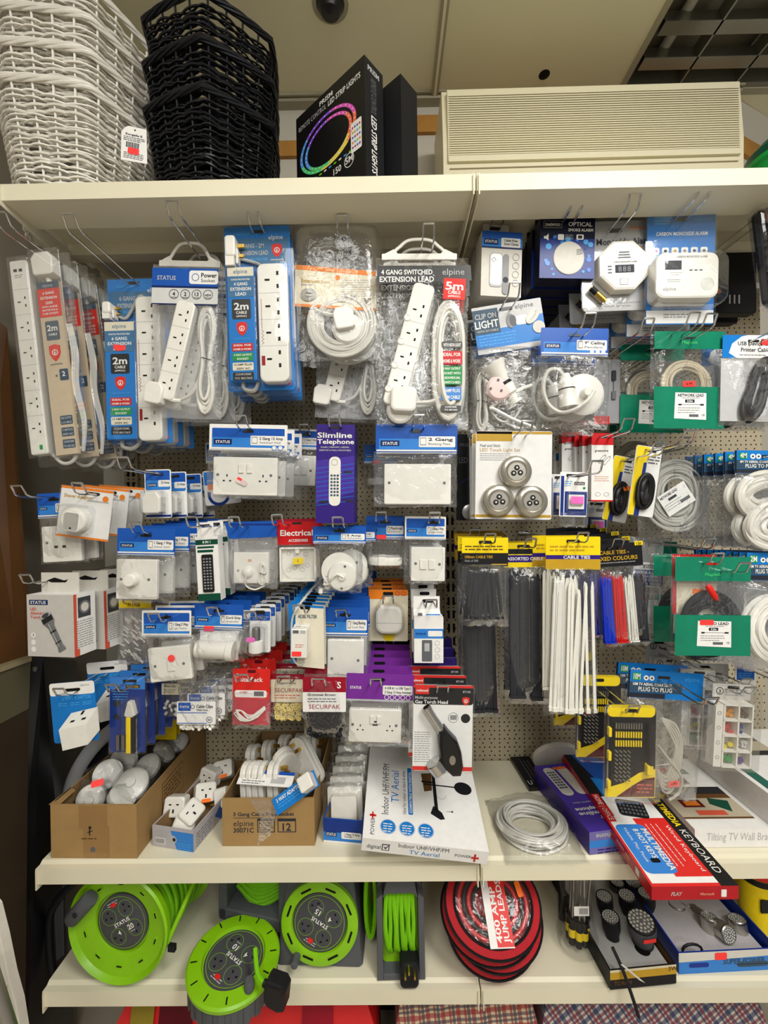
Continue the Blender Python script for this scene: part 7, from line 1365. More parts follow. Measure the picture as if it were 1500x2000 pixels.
m.text('Indoor UHF/VHF/FM', 29, H*.42, 3.6, 'print_dark', L, w=40, bold=False); m.text('TV Aerial', 38, H*.86, 3.8, 'elpineblue', L, w=24, bold=False); m.text('POWER', 74, H*.66, 2.6, 'print_dark', L, w=13, bold=False); m.rect(89, H*.3, 90.6, H*.9, 'red', L); m.rect(87, H*.52, 93, H*.66, 'red', L*2); m.pop(); m.out('carton', t)
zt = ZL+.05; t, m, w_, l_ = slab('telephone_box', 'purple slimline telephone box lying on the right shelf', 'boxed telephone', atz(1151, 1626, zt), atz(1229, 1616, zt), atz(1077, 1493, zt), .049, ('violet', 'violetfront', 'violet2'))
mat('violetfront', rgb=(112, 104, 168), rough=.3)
L, H = topf(m, w_, l_, .049, 100)
for j, (x0, x1) in enumerate(((14, 46), (54, 86))):
    m.rrect(x0, 14, x1, H*.52, 15, 'offwhite', L); m.ring((x0+x1)/2, H*.44, 9, 10, 'lgrey', L*2)
for r_ in range(7):
    for c_ in range(3): m.rrect(19+c_*8, 34+r_*11, 25+c_*8, 41+r_*11, 1, 'slate', L*2)
m.rrect(46, 16, 84, 26, 3, 'orange2', L*3)
m.text('Slimline', 88, H*.76, 12, 'white', L, w=76, ang=180); m.text('Telephone', 88, H*.70, 12, 'white', L, w=76, ang=180); m.text('FLASH MEMORY REDIAL', 88, H*.62, 4, 'lgrey', L, w=70, ang=180)
m.rect(60, H*.82, 62, H*.88, 'white', L); m.rect(57, H*.845, 65, H*.855, 'white', L)
m.pop(); L, H = frontf(m, w_, .049, 100); m.text('Telephone', 92, H*.12, 11, 'lgrey', L, w=76, ang=180); m.rect(0, H*.4, 100, H*.72, 'statusblue2', L*.6); m.lines(20, H*.8, 80, 2, 7, 3, 'violet2', L); m.pop(); m.out('carton', t)
t, m, w_, l_ = slab('keyboard_box', 'red multimedia keyboard box overhanging the shelf edge', 'boxed keyboard', at(1273, 1732, -.12), at(1443, 1730, -.12), at(1112, 1459, .32), .026, ('red2', 'crimsonbox', 'crimsonbox'))
mat('crimsonbox', rgb=(176, 22, 34), rough=.25)
L, H = topf(m, w_, l_, .026, 100)
m.rect(0, 0, 18, H*.52, 'soot', L*.5); m.rect(0, H*.0, 60, H*.44, 'navydark', L*.4); m.poly([(18, H*.30), (66, H*.36), (74, H*.62), (18, H*.56)], 'elpineblue', L)
mat('navydark', rgb=(20, 26, 50), rough=.25)
for i in range(10): m.poly([(8+i*4, 0), (12+i*4, 0), (30+i*5, H*.34), (26+i*5, H*.34)], 'statusblue', L*.8)
m.rect(80, 0, 100, H, 'black', L); m.poly([(14, H*.46), (80, H*.46), (80, H*.985), (3, H*.985), (3, H*.62), (14, H*.6)], 'paper', L*1.2); m.rect(36, H*.62, 80, H*.955, 'red2', L*2); m.rrect(4, H*.66, 44, H*.94, 8, 'statusblue2', L*3); m.rect(1, H*.44, 12, H*.64, 'red', L*3)
m.text('MULTIMEDIA', 36, H*.69, 8, 'white', L*4, w=H*.235, ang=90); m.text('8 HOT KEYS', 25, H*.69, 7, 'white', L*4, w=H*.17, ang=90); m.text('Volume, Play, Pause', 14, H*.68, 4, 'white', L*4, w=H*.2, ang=90, bold=False)
m.text('HOME | OFFICE', 3, H*.45, 7, 'paper', L*4, w=H*.18, ang=90, bold=False); m.text('KEYBOARD', 86, H*.70, 9, 'white', L*4, w=H*.24, ang=90, bold=False); m.text('MULTIMEDIA', 86, H*.44, 9, 'yellow', L*4, w=H*.24, ang=90)
m.text('Wired Keyboard', 72, H*.67, 5, 'paper', L*4, w=H*.26, ang=90, bold=False)
for i in range(3): m.push(48+i*7, H*.66, L*4, 90); m.lines(0, 0, H*.26, 1, 3, 1.2, 'pinkwhite', 0, i+3); m.pop()
m.push(42, H*.53, L*3, 14); m.rrect(-14, -12, 24, 22, 5, 'soot', 0)
for r_ in range(4):
    for c_ in range(7): m.rrect(-11+c_*5, -8+r_*7, -8+c_*5, -4+r_*7, .6, 'grey', L)
m.pop(); m.rrect(20, H*.862, 31, H*.885, 2, 'void', L*5)
m.pop(); L, H = frontf(m, w_, .026, 100); m.text('PLAY', 22, H*.68, 4.5, 'lgrey', L, w=12, sh=.3); m.text('Microsoft', 56, H*.66, 3, 'peach', L, w=16); m.rrect(80, H*.25, 86, H*.8, .6, 'paper', L); m.pop()
m.fr((0, l_, .026), (0, -1, 0), (0, 0, -1), l_/100); m.rrect(88, 1.4, 91, 4.6, .4, 'paper', .07); m.lines(72, 2, 84, 1, 2, 1.2, 'peach', .07); m.pop(); m.out('carton', t)
for i, z in enumerate((0,)):
    b = Box('plain_black_box', 'flat dark box carrying the keyboard box', 'box', (at(1330, 1650, .20).x, .20, ZL+.001), .10, .026, .26, k='soot'); b.done()
zt = .841; t, m, w_, l_ = slab('tv_bracket_box', 'white TV wall bracket box with a living room picture on top', 'boxed bracket', atz(1357, 1620, zt), atz(1357, 1620, zt)+Vector((.42, 0, 0)), atz(1357, 1620, zt)+Vector((0, .27, 0)), .040, ('paper', 'paper', 'paper'))
mat('teal2', rgb=(24, 96, 84), rough=.4)
L, H = topf(m, w_, l_, .04, 100); m.rect(0, H*.18, 30, H*.26, 'teal2', L)
for i in range(3): m.rect(1+i*8, H*.32, 8+i*8, H*.42, 'midgrey', L); m.rect(2+i*8, H*.34, 7+i*8, H*.40, 'maroon', L*2)
m.rect(0, H*.46, 38, H*.88, 'brown', L); m.rect(0, H*.46, 38, H*.56, 'dark', L*2); m.rect(0, H*.62, 38, H*.86, 'beige', L*2); m.rect(6, H*.64, 18, H*.74, 'maroon', L*3); m.rect(8, H*.66, 16, H*.72, 'orange', L*4); m.rect(10, H*.78, 26, H*.84, 'redprint', L*3); m.poly([(24, H*.62), (34, H*.66), (30, H*.8), (22, H*.7)], 'dgreen', L*4)
m.pop(); L, H = frontf(m, w_, .04, 100); m.text('Tilting TV Wall Bracket - 26"', 6, H*.62, 4, 'lgrey', L, w=48, bold=False, sh=.1); m.pop(); m.out('carton', t)
p0 = Vector((.655, -.0, .911)); t, m, w_, l_ = slab('tv_bracket_box', 'second white TV bracket box stacked on top at the right edge', 'boxed bracket', p0, p0+Vector((.40, 0, 0)), p0+Vector((0, .33, 0)), .069, ('paper', 'paper', 'paper'))
L, H = topf(m, w_, l_, .07, 100); m.rect(3, 0, 9, H, 'teal2', L); m.rect(13, H*.1, 40, H*.4, 'dark', L); m.rect(15, H*.2, 40, H*.34, 'beige', L*2); m.pop(); m.out('carton', t)
# loose cable coil in film, lying flat
c = fl(1038, 1622); t = thing('cable_coil', 'grey coil of network cable in clear film lying on the shelf', 'cable coil', (c.x, c.y, ZL+.001))
m = M(frame='W'); rn = random.Random(2)
for i in range(26):
    r0 = rn.uniform(.046, .078); z = .005+rn.uniform(0, .030)*(1-abs(r0-.064)/.03); ox, oy = rn.uniform(-.004, .004), rn.uniform(-.003, .003); a0 = rn.uniform(0, 6)
    m.tube([(ox+r0*math.cos(2*math.pi*j/48), oy+r0*.92*math.sin(2*math.pi*j/48), z+.003*math.sin(4*math.pi*j/48+a0)) for j in range(48)], .0028, 'cable', 7, True)
m.out('cable', t); m = M(frame='W'); m.bag(-.085, -.098, .092, .105, .04, 'reelbag', 8, 16, back=.0, wr=0); rn = random.Random(9); m.v = [(x+rn.uniform(-.002, .002), y+rn.uniform(-.002, .002), max(.0005, z+rn.uniform(-.003, .003))) for x, y, z in m.v]; m.out('plastic_bag', t)
# black card and white reel at the back
zt = ZL+.012; t, m, w_, l_ = slab('black_carded_pack', 'thin black pack with grey letters lying at the back of the right shelf', 'pack', fl(1033, 1538, zt), fl(1074, 1536, zt), fl(1006, 1478, zt), .01, ('soot', 'black', 'black')); L, H = topf(m, w_, l_, .01, 100); m.text('U', 10, H*.92, 30, 'lgrey', L, w=20); m.lines(30, H*.1, 40, 1, 3, 1, 'lgrey', L); 
for i in range(3): m.push(40+i*18, H*.15, L, 90); m.lines(0, 0, H*.7, 1, 4, 4, 'grey', 0, i+1); m.pop()
m.pop(); m.out('carton', t)
c = at(1086, 1500, .30); t = thing('white_cable_reel', 'round white reel leaning against the pegboard behind the telephone box', 'reel', (c.x, c.y, ZL+.055), (R(-58), 0, 0)); m = M(frame='W'); m.lathe((0, 0, 0), [(.0001, .006), (.03, .006), (.034, .010), (.06, .010), (.064, .006), (.064, -.006), (.0001, -.006)], 'offwhite', 36, cap=False); m.disc(0, 0, .025, 'lgrey', .0066); m.out('reel', t); m = M(frame='W'); m.rrect(.0, -.03, .03, -.015, .003, 'hot', .011); m.out('price_sticker', t)
# black sack with a grey rim behind the brown box
t = thing('black_sack', 'black sack with a pale curved edge slumped behind the brown box', 'sack', at(170, 1560, .26)); p0 = at(170, 1560, .26)
m = M(170, 1560, K(.26)); m.tube(sp([(262, 1400, 0), (215, 1430, 8), (178, 1470, 12), (150, 1520, 12), (134, 1580, 10), (130, 1640, 6)], 5), 13, 'greyrim', 10, flat=.5); m.out('rim', t); m = M(170, 1560, K(.26)); m.prism([(165, 1340), (300, 1310), (300, 1560), (250, 1620), (165, 1640)], -24, -4, 'blackpvc', 6); m.out('body', t)
mat('greyrim', rgb=(150, 150, 152), rough=.35)
# ================================================================== bottom shelf
mat('limeplastic', rgb=(132, 190, 14), rough=.35, var=.02); mat('greyplastic', rgb=(84, 86, 90), rough=.5, var=.03, bump=.1, bscale=600); mat('panelgrey', rgb=(72, 72, 76), rough=.5)
def reel_panel(t, c, r, d, rot, name, txt, num, n=4):
    """dark socket panel, centre c in the thing's frame; drawn facing -Y"""
    m = M(frame='W'); m.fr(c, (1, 0, 0), (0, 0, -1), r/50); m.push(0, 0, 0, rot)
    m.lathe((0, 0, -d*50/r), [(50, 0), (50, d*50/r*.9), (48, d*50/r), (.01, d*50/r)], 'panelgrey', 40)
    m.ring(0, 0, 45.6, 46.4, 'limeplastic', .5, 40)
    for i in range(n):
        a = 45+90*i; x, y = 27*math.cos(R(a)), 27*math.sin(R(a)); m.ring(x, y, 14.4, 15, 'limeplastic', .4, 24); sock3(m, x, y, .95, .5, a-90)
    m.text('STATUS', 0, 3, 6.5, 'paper', .6, 'c', w=34); m.text(num, 12, 18, 9, 'paper', .6, 'c'); m.text('4', -14, 18, 8, 'paper', .6, 'c'); m.lines(-12, -40, 12, 2, 4, 1.6, 'lgrey', .5); m.text('metre', 12, 23, 3, 'lgrey', .6, 'c')
    m.pop(); m.pop(); m.out('socket_panel', t)
    m = M(frame='W'); m.fr(c, (1, 0, 0), (0, 0, -1), r/50); m.push(0, 0, 0, rot); m.rr(-5, -38, 5, -31, 2, 0, 2.4, 'red2', 1); m.pop(); m.pop(); m.out('switch', t)
def cable_rings(t, c, r, y0, y1, cr, key='limecord', layers=2, name='cable'):
    m = M(frame='W'); rn = random.Random(3); n = int((y1-y0)/(cr*2.05))
    for l in range(layers):
        for i in range(n):
            yy = y0+cr+(y1-y0-2*cr)*i/max(1, n-1)+(cr if l % 2 else 0); rr_ = r-l*cr*1.8+rn.uniform(-.002, .002); tl = rn.uniform(-.006, .006)
            m.tube([(c[0]+rr_*math.cos(2*math.pi*j/40), yy+tl*math.cos(2*math.pi*j/40+i), c[2]+rr_*math.sin(2*math.pi*j/40)) for j in range(40)], cr, key, 7, True)
    m.out(name, t)
# 1 large open reel
c = at(229, 1830, .025); rr0 = .117; cz = ZB+rr0+.004
t = thing('cable_reel', 'large open lime cable reel with a dark four socket centre', 'cable reel', (c.x, c.y, cz), (R(-3), 0, R(-6)))
m = M(frame='W'); m.fr((0, 0, 0), (1, 0, 0), (0, 0, -1)); m.lathe((0, 0, 0), [(rr0, -.014), (rr0+.002, 0), (rr0-.002, .004), (rr0-.006, 0), (rr0-.010, -.006), (.066, -.016), (.064, -.022), (.0601, -.022)], 'limeplastic', 56, cap=False)
for i in range(10):
    a = 18+36*i; x, y = .088*math.cos(R(a)), .088*math.sin(R(a)); m.push(x, y, -.0095, a+90, 1); m.rrect(-.008, -.003, .008, .003, .002, 'limeplastic', .0012, .003); m.rrect(-.006, -.0016, .006, .0016, .001, 'void', .0016); m.pop()
m.pop(); m.out('front_flange', t)
reel_panel(t, (0, .016, 0), .060, .008, -32, 'x', '', '20')
m = M(frame='W'); m.fr((0, 0, 0), (1, 0, 0), (0, 0, -1)); m.push(-.083, -.040, 0, 42); m.lathe((0, 0, .006), [(.016, -.034), (.017, -.03), (.017, .03), (.014, .034), (.0001, .034)], 'greyplastic', 20, 'y'); m.disc(0, 0, .006, 'dark', .024); m.pop(); m.pop(); m.out('winding_handle', t)
cable_rings(t, (0, 0, 0), .098, .03, .20, .006)
m = M(frame='W'); m.fr((0, 0, 0), (1, 0, 0), (0, 0, -1)); m.lathe((0, 0, 0), [(.07, -.20), (rr0, -.20), (rr0, -.206), (.05, -.206)], 'limeplastic', 40, cap=False); m.lathe((0, 0, 0), [(.066, -.02), (.066, -.2)], 'limeplastic', 30, cap=False); m.pop(); m.out('rear_flange', t)
m = M(frame='W'); P = [(.128, .0, -.112), (.150, .06, .02), (.128, .19, .09)]; m.tube([(rr0*.95, .012, -.03), (.135, .03, .03), (.142, .12, .088), (.12, .2, .10)], .005, 'limeplastic', 8); m.box(.112, .012, .128, .02, -.05, -.036, 'soot'); m.out('stand', t)
# 2 oval cassette reel leaning back, its face upwards
c = at(457, 1872, .014); t = thing('cassette_reel', 'oval lime cassette reel tipped face up with a grey handle frame and black plug', 'cable reel', (c.x, c.y, c.z), (R(-87), R(3), R(-10)))
m = M(frame='W'); m.fr((0, 0, 0), (1, 0, 0), (0, 0, -1)); m.lathe((0, 0, 0), [(.080, -.056), (.090, -.05), (.092, -.004)], 'greyplastic', 48, sy=1.0); m.out('body', t) if 0 else None
for i in range(24):
    a = 15*i; x, y = .0915*math.cos(R(a)), .0915*1.0*math.sin(R(a)); m.push(x, y, -.03, a); m.box(-.001, -.006, .0015, .006, -.022, .02, 'greyplastic'); m.pop()
m.pop(); m.out('body', t)
m = M(frame='W'); m.fr((0, 0, 0), (1, 0, 0), (0, 0, -1)); m.lathe((0, 0, 0), [(.096, -.008), (.097, .0), (.093, .004), (.066, .006), (.064, 0), (.058, -.001)], 'limeplastic', 56, sy=1.0, cap=False)
for i in range(12):
    a = 30*i+10; x, y = .083*math.cos(R(a)), .083*1.0*math.sin(R(a)); m.push(x, y, .0056, a); m.rrect(-.007, -.0014, .007, .0014, .001, 'void', 0); m.pop()
m.pop(); m.out('lime_ring', t)
reel_panel(t, (0, -.0005, 0), .062, .006, 200, 'x', '', '10')
m = M(frame='W'); m.fr((0, 0, 0), (1, 0, 0), (0, 0, -1)); m.lathe((.062, .050, .004), [(.010, 0), (.010, .018), (.008, .022), (.0001, .022)], 'greyplastic', 18); m.pop(); m.out('winding_knob', t)
m = M(frame='W'); m.fr((-.004, 0, .095), (1, 0, 0), (0, 1, 0)); z0 = 0
for a, b, c_, d_ in ((-.088, -.13, -.066, .02), (.066, -.13, .088, .02), (-.088, -.135, .088, -.112), (-.088, -.01, .088, .022)): m.rr(a, b, c_, d_, .006, z0-.05, z0+.006, 'greyplastic', .003)
m.pop(); m.out('handle', t)
m = M(frame='W'); m.fr((-.004, .075, .12), (1, 0, 0), (0, 1, 0))
for i in range(11): m.tube(sp([(-.06, -.19+i*.009, -.02+.01*(i % 2)), (0, -.18+i*.010, .004), (.06, -.192+i*.009, -.02)], 4), .0052, 'limecord', 7)
m.pop(); m.out('cable', t)
p = at(541, 1935, -.07); pt = thing('mains_plug', 'black plug on a lime cord hanging over the bottom shelf edge', 'plug', p, (R(8), R(10), R(-14))); m = M(frame='W'); m.fr((0, 0, 0), (1, 0, 0), (0, 0, -1)); m.prism([(-.018, -.028), (.014, -.032), (.022, -.02), (.022, .026), (.01, .034), (-.014, .032), (-.022, .02), (-.024, -.014)], -.014, .014, 'soot', .006); m.pop(); m.out('body', pt); m = M(frame='W'); m.fr((0, 0, 0), (1, 0, 0), (0, 0, -1)); m.tube([(-.018, -.004, 0), (-.03, -.004, 0)], .007, 'soot', 8); m.tube(sp([(-.03, -.004, 0), (-.05, -.003, -.01), (-.075, -.012, -.04)], 4), .0048, 'limecord', 8); m.pop(); m.out('cord', pt)
# 3 trapezoid cased reel
c = at(627, 1900, .06); Yc = .055; t = thing('cased_reel', 'grey cased reel with a lime ring and four dark sockets', 'cable reel', (at(627, 1890, Yc).x, Yc, ZB+.001), (R(-7), 0, R(-2))); k = K(Yc)
m = M(frame='W'); m.fr((0, 0, 0), (1, 0, 0), (0, 0, -1), k); m.prism([(-70, -185), (62, -185), (82, -4), (76, 0), (-84, 0), (-88, -4)], -120, 0, 'greyplastic', 6); m.prism([(-54, -202), (46, -202), (62, -180), (-68, -180)], -110, -14, 'greyplastic', 4); m.pop(); m.out('case', t)
m = M(frame='W'); m.fr((0, 0, 84*k), (1, 0, 0), (0, 0, -1), k); m.lathe((-2, 0, 0), [(76, 0), (76, 9), (72, 11), (56, 9), (53, 2), (50, 2)], 'limeplastic', 56, cap=False)
for i in range(8): a = 45*i+20; m.push(-2+64*math.cos(R(a)), 64*math.sin(R(a)), 10.6, a+90); m.rrect(-11, -2, 11, 2, 1.6, 'void', 0); m.pop()
m.pop(); m.out('lime_ring', t); reel_panel(t, (-2*k, -.008, 84*k), 53*k, .006, -150, 'x', '', '15')
m = M(frame='W'); m.fr((0, 0, 84*k), (1, 0, 0), (0, 0, -1), k); m.push(-46, 58, 10, 20); m.lathe((0, 0, 0), [(8, 0), (7, 20), (.01, 21)], 'greyplastic', 16); m.pop(); m.pop(); m.out('winding_knob', t)
m = M(frame='W'); 
for i in range(8): m.tube([(70*k+.03+.012*math.sin(j/24*2*math.pi), .03+i*.011, 100*k+.075*math.cos(j/24*2*math.pi)) for j in range(24)], .0052, 'limecord', 7, True)
m.out('cable', t)
# 4 side-on reel
Yc = .03; t = thing('side_on_reel', 'grey reel turned side-on showing vertical lime cable and a black plug', 'cable reel', (at(783, 1915, Yc).x, Yc, ZB+.001), (R(-4), 0, R(1))); k = K(Yc)
m = M(frame='W'); m.fr((0, 0, 0), (1, 0, 0), (0, 0, -1), k)
m.prism([(-46, -4), (-46, -150), (-30, -190), (30, -190), (48, -150), (48, -4), (44, 0), (-42, 0)], -150, -24, 'greyplastic', 3)
for pts in ([(-46, 0), (-46, -150), (-34, -160), (-34, 0)], [(36, 0), (36, -160), (48, -150), (48, 0)], [(-34, -152), (-24, -190), (28, -190), (36, -152), (30, -160), (-28, -160)], [(-34, 0), (-34, -12), (36, -12), (36, 0)]): m.prism(pts, -30, 4, 'greyplastic', 2)
m.pop(); m.out('case', t)
m = M(frame='W'); m.fr((0, 0, 0), (1, 0, 0), (0, 0, -1), k); m.rrect(-34, -158, 36, -12, 6, 'limeplastic', -22)
m.pop(); m.out('window_back', t)
m = M(frame='W'); m.fr((0, 0, 0), (1, 0, 0), (0, 0, -1), k)
for i in range(8): x = -26+i*7.6; m.tube(sp([(x+2, -154, -22), (x-1, -140, -8), (x+(i % 3-1)*3, -95, -2-(i % 2)*5), (x+2-(i % 2)*4, -54, -6), (x+4, -36, -20)], 5), 4.6, 'limecord', 7)
m.pop(); m.out('cable', t)
m = M(frame='W'); m.fr((0, 0, 0), (1, 0, 0), (0, 0, -1), k); m.rr(-2, -46, 34, 0, 8, -10, 22, 'soot', 5); m.pop(); m.out('plug', t)
for x, y, a, b in ((13, -38, 3, 9), (6, -30, 3, 8), (24, -30, 3, 8)): m = M(frame='W'); m.fr((0, 0, 0), (1, 0, 0), (0, 0, -1), k); m.box(x, y-a*2, x+a, y, 20, 36, 'brass'); m.pop(); m.out('pin', t)
# 5 jump lead bags: round zipped pouches piled
mat('redfabric', rgb=(172, 24, 34), rough=.6, var=.06, vs=60, bump=.2, bscale=500); mat('zip', rgb=(22, 20, 22), rough=.5)
for i, (px, py, Y, rx, lb, rz) in enumerate(((985, 1846, .06, 40, 'red round jump lead pouch at the bottom of the pile', 10), (968, 1824, .07, 38, 'red round jump lead pouch third from the top', 4), (958, 1800, .08, 40, 'red round jump lead pouch second from the top', -4), (956, 1760, .10, 42, 'top red jump lead pouch with the white and red 400 AMP card', 2))):
    p0 = at(956, 1764, .05); q = 3-i; p = Vector((p0.x+(.004, -.003, .006, 0)[q]*1.5+.004*q, p0.y+.0112*q, p0.z-.0258*q)); rx = 40; rad = .108
    t = thing('jump_lead_pouch', lb, 'jump lead pouch', p, (R(rx), 0, R(rz)))
    m = M(frame='W'); m.lathe((0, 0, 0), [(.0001, -.0125), (rad*.8, -.0125), (rad*.96, -.010), (rad, -.002), (rad*.96, .005), (rad*.80, .009)], 'redfabric', 48, sy=.86, cap=False); m.out('fabric_side', t)
    m = M(frame='W'); m.tube([(rad*.985*math.cos(2*math.pi*j/48), rad*.985*.86*math.sin(2*math.pi*j/48), .003) for j in range(48)], .003, 'zip', 6, True); m.tube([(rad*.80*math.cos(2*math.pi*j/48), rad*.80*.86*math.sin(2*math.pi*j/48), .0095) for j in range(48)], .003, 'zip', 6, True); m.out('zip_piping', t)
    for kk, q, lab in (('red', .0, 'red lead'), ('soot', .006, 'black lead')):
        m = M(frame='W')
        for j in range(4): rr_ = rad*(.70-.1*j); m.tube([(rr_*math.cos(2*math.pi*a/36), rr_*.84*math.sin(2*math.pi*a/36), .002+q*.5*(1 if j % 2 else -1)) for a in range(36)], .0045, kk, 7, True)
        m.out('lead', t, lab)
    m = M(frame='W'); rn = random.Random(i); n = 12; V = []; Fc = []
    for j in range(n+1):
        for a in range(36):
            r_ = rad*.80*j/n; V.append((r_*math.cos(2*math.pi*a/36), r_*.86*math.sin(2*math.pi*a/36), .0095+.004*(1-(j/n)**2)+rn.uniform(-.0012, .0012)*(j < n)))
    for j in range(n):
        for a in range(36): Fc.append((j*36+a, j*36+(a+1) % 36, (j+1)*36+(a+1) % 36, (j+1)*36+a))
    m.add(V, Fc, 'reelbag', True); m.out('clear_window', t)
    if i == 3:
        m = M(frame='W'); m.fr((0, 0, .0145), (1, 0, 0), (0, -1, 0), .001); m.rect(-22, -75, 30, 74, 'paper', 0); m.rect(-6, -75, 30, 72, 'red2', .3); m.text('400 AMP', 6, 66, 12, 'paper', .8, w=92, ang=-90); m.text('JUMP LEADS', 22, 66, 12, 'paper', .8, w=104, ang=-90); m.pop(); m.out('printed_card', t)
        m = M(frame='W'); m.fr((0, 0, .0155), (1, 0, 0), (0, -1, 0), .001); m.push(62, -20, 0, 80); m.rrect(-14, -6, 14, 6, 3, 'orange2', 0); m.pop(); m.pop(); m.out('price_sticker', t)
    if i == 2:
        m = M(frame='W'); m.fr((0, 0, .0145), (1, 0, 0), (0, -1, 0), .001); m.ring(0, 0, 52, 74, 'offwhite', 0, 30, 1, 40, 140); m.pop(); m.out('printed_card', t)
# 6 clear tub of screwdrivers
p = at(1128, 1890, .10); t = thing('screwdriver_tub', 'clear waisted tub of yellow and black screwdrivers', 'screwdriver tub', (p.x, p.y, ZB+.001)); k = K(.1)
m = M(frame='W'); m.lathe((0, 0, 0), [(.036, .001), (.044, .008), (.046, .03), (.036, .075), (.032, .11), (.040, .15), (.042, .20)], 'blister', 28, cap=False); m.out('tub', t)
rn = random.Random(6)
for i in range(7):
    a = i*.9; m = M(frame='W'); x, y = .018*math.cos(a), .018*math.sin(a); m.push(x, y, .012, 0, 1, rn.uniform(-6, 6), rn.uniform(-6, 6)); m.lathe((0, 0, 0), [(.0001, 0), (.007, .002), (.008, .03), (.006, .05), (.008, .06)], 'soot', 10, cap=False); m.lathe((0, 0, .02), [(.0085, 0), (.0085, .018)], 'yellow', 10, cap=False); m.lathe((0, 0, .06), [(.003, 0), (.003, .11), (.0001, .115)], 'steel', 8, cap=False); m.pop(); m.out('screwdriver', t)
m = M(frame='W'); m.fr((-.005, -.0345, .115), (1, 0, 0), (0, 0, -1)); m.rect(-.016, -.01, .018, .012, 'paper', .001); 
for i in range(10): m.rect(-.004+i*.002, -.006, -.003+i*.002, .008, 'dark', .0013)
m.pop(); m.out('barcode_label', t)
p = at(1097, 1740, .16); m = M(frame='W'); m.tube([(0, 0, .10), (.002, 0, .02), (0, 0, -.02)], .008, 'yellow', 8); m.tube([(0, 0, .03), (0, 0, -.10)], .009, 'soot', 8); o = m.out('yellow_screwdriver'); o.location = (p.x, p.y, ZB+.11); tag(o, 'yellow and black handled tool standing behind the screwdriver tub', 'screwdriver')
# 7 torches in a black and yellow tray
def led_face(m, r, d, key='lgrey'):
    m.lathe((0, 0, d), [(r, -.004), (r, 0), (r*.9, .002), (r*.88, -.002)], 'soot' if key == 'lgrey' else key, 26, cap=False); m.disc(0, 0, r*.9, 'steelpaint', d-.0015, 26)
    for q in range(1, 4):
        for a in range(6*q): m.disc(r*.26*q*math.cos(a*math.pi*2/(6*q)), r*.26*q*math.sin(a*math.pi*2/(6*q)), r*.095, 'offwhite', d-.0005, 8)
def torch(px, py, Y, r, label, body, zs=ZB, h=.10, tilt=(38, -10), group=None):
    p = at(px, py, Y); t = thing('hand_torch', label, 'torch', p, (R(tilt[0]), R(tilt[1]), 0), group); m = M(frame='W'); led_face(m, r, 0, 'steel' if body == 'silver' else 'lgrey'); m.lathe((0, 0, 0), [(r, -.004), (r*.98, -.026), (r*.74, -.042), (r*.72, -h), (.0001, -h)], body, 24, cap=False); m.out('body', t)
    m = M(frame='W'); m.lathe((0, 0, 0), [(r*.77, -.05), (r*.77, -.056)], 'soot', 24, cap=False); m.out('grip_band', t); return t
A, B = fl(1192, 1934, ZB+.0), fl(1321, 1921, ZB+.0); A.z = B.z = ZB
h7 = at(1192, 1896, A.y).z-ZB
def d7(m, L, H): m.rect(0, 0, 100, H*.5, 'gold', L); m.rect(0, 0, 100, H*.12, 'cream', L*1.5); m.text('TORCH', 6, H*.8, 6, 'brown', L, w=26); m.text('3W', 88, H*.3, 6, 'brown', L*2)
t7, w7, _q = open_carton('torch_tray', 'black and yellow card tray of LED torches on the bottom shelf', 'tray', A, B, h7, .30, 'soot', 'brown', draw=d7)
m = M(frame='W'); m.box(.008, .008, w7-.008, .28, .003, .028, 'lgrey'); m.disc(w7*.72, .05, .016, 'void', .0283); m.out('insert', t7)
for i, (px, py, Y, r, lb, bd, tl) in enumerate(((1252, 1798, .07, .030, 'largest grey LED torch with a red sticker in the black tray', 'greyplastic', (8, -8)), (1192, 1790, .09, .020, 'black LED torch front left in the black tray', 'soot', (3, -6)), (1180, 1750, .15, .019, 'black LED torch mid left in the black tray', 'soot', (3, -6)), (1224, 1748, .15, .020, 'black LED torch in the middle of the tray', 'soot', (3, -6)), (1262, 1744, .17, .020, 'black LED torch half under the keyboard box', 'soot', (3, -4)), (1205, 1722, .22, .018, 'rear left square torch in the black tray', 'greyplastic', (5, 0)), (1236, 1722, .22, .020, 'rear chrome rimmed torch in the black tray', 'soot', (5, 0)))):
    t = torch(px, py, Y, r, lb, bd, h=.10 if i else .12, tilt=tl)
    if i == 0: m = M(frame='W'); m.push(0, -.0285, -.015, 0, 1, 90); m.rrect(-.014, -.005, .014, .005, .002, 'hot', .003); m.pop(); m.out('price_sticker', t)
m = M(frame='W'); p = at(1196, 1850, .02); m.tube(sp([(0, 0, 0), (.012, -.02, -.03), (.022, -.04, -.07), (.03, -.045, -.10)], 4), .0035, 'soot', 6); m.v = m.v; o = m.out('wrist_strap'); o.location = p; tag(o, 'black wrist strap trailing over the front of the black tray', 'strap')
m = M(frame='W'); m.poly([(0, 0), (.006, .0), (.052, -.04), (.040, -.034)], 'offwhite', 0, .0006); o = m.out('paper_tag'); o.location = at(1212, 1884, -.0); o.rotation_euler = (R(90), 0, 0); tag(o, 'slim white paper tag beside the black wrist strap', 'tag')
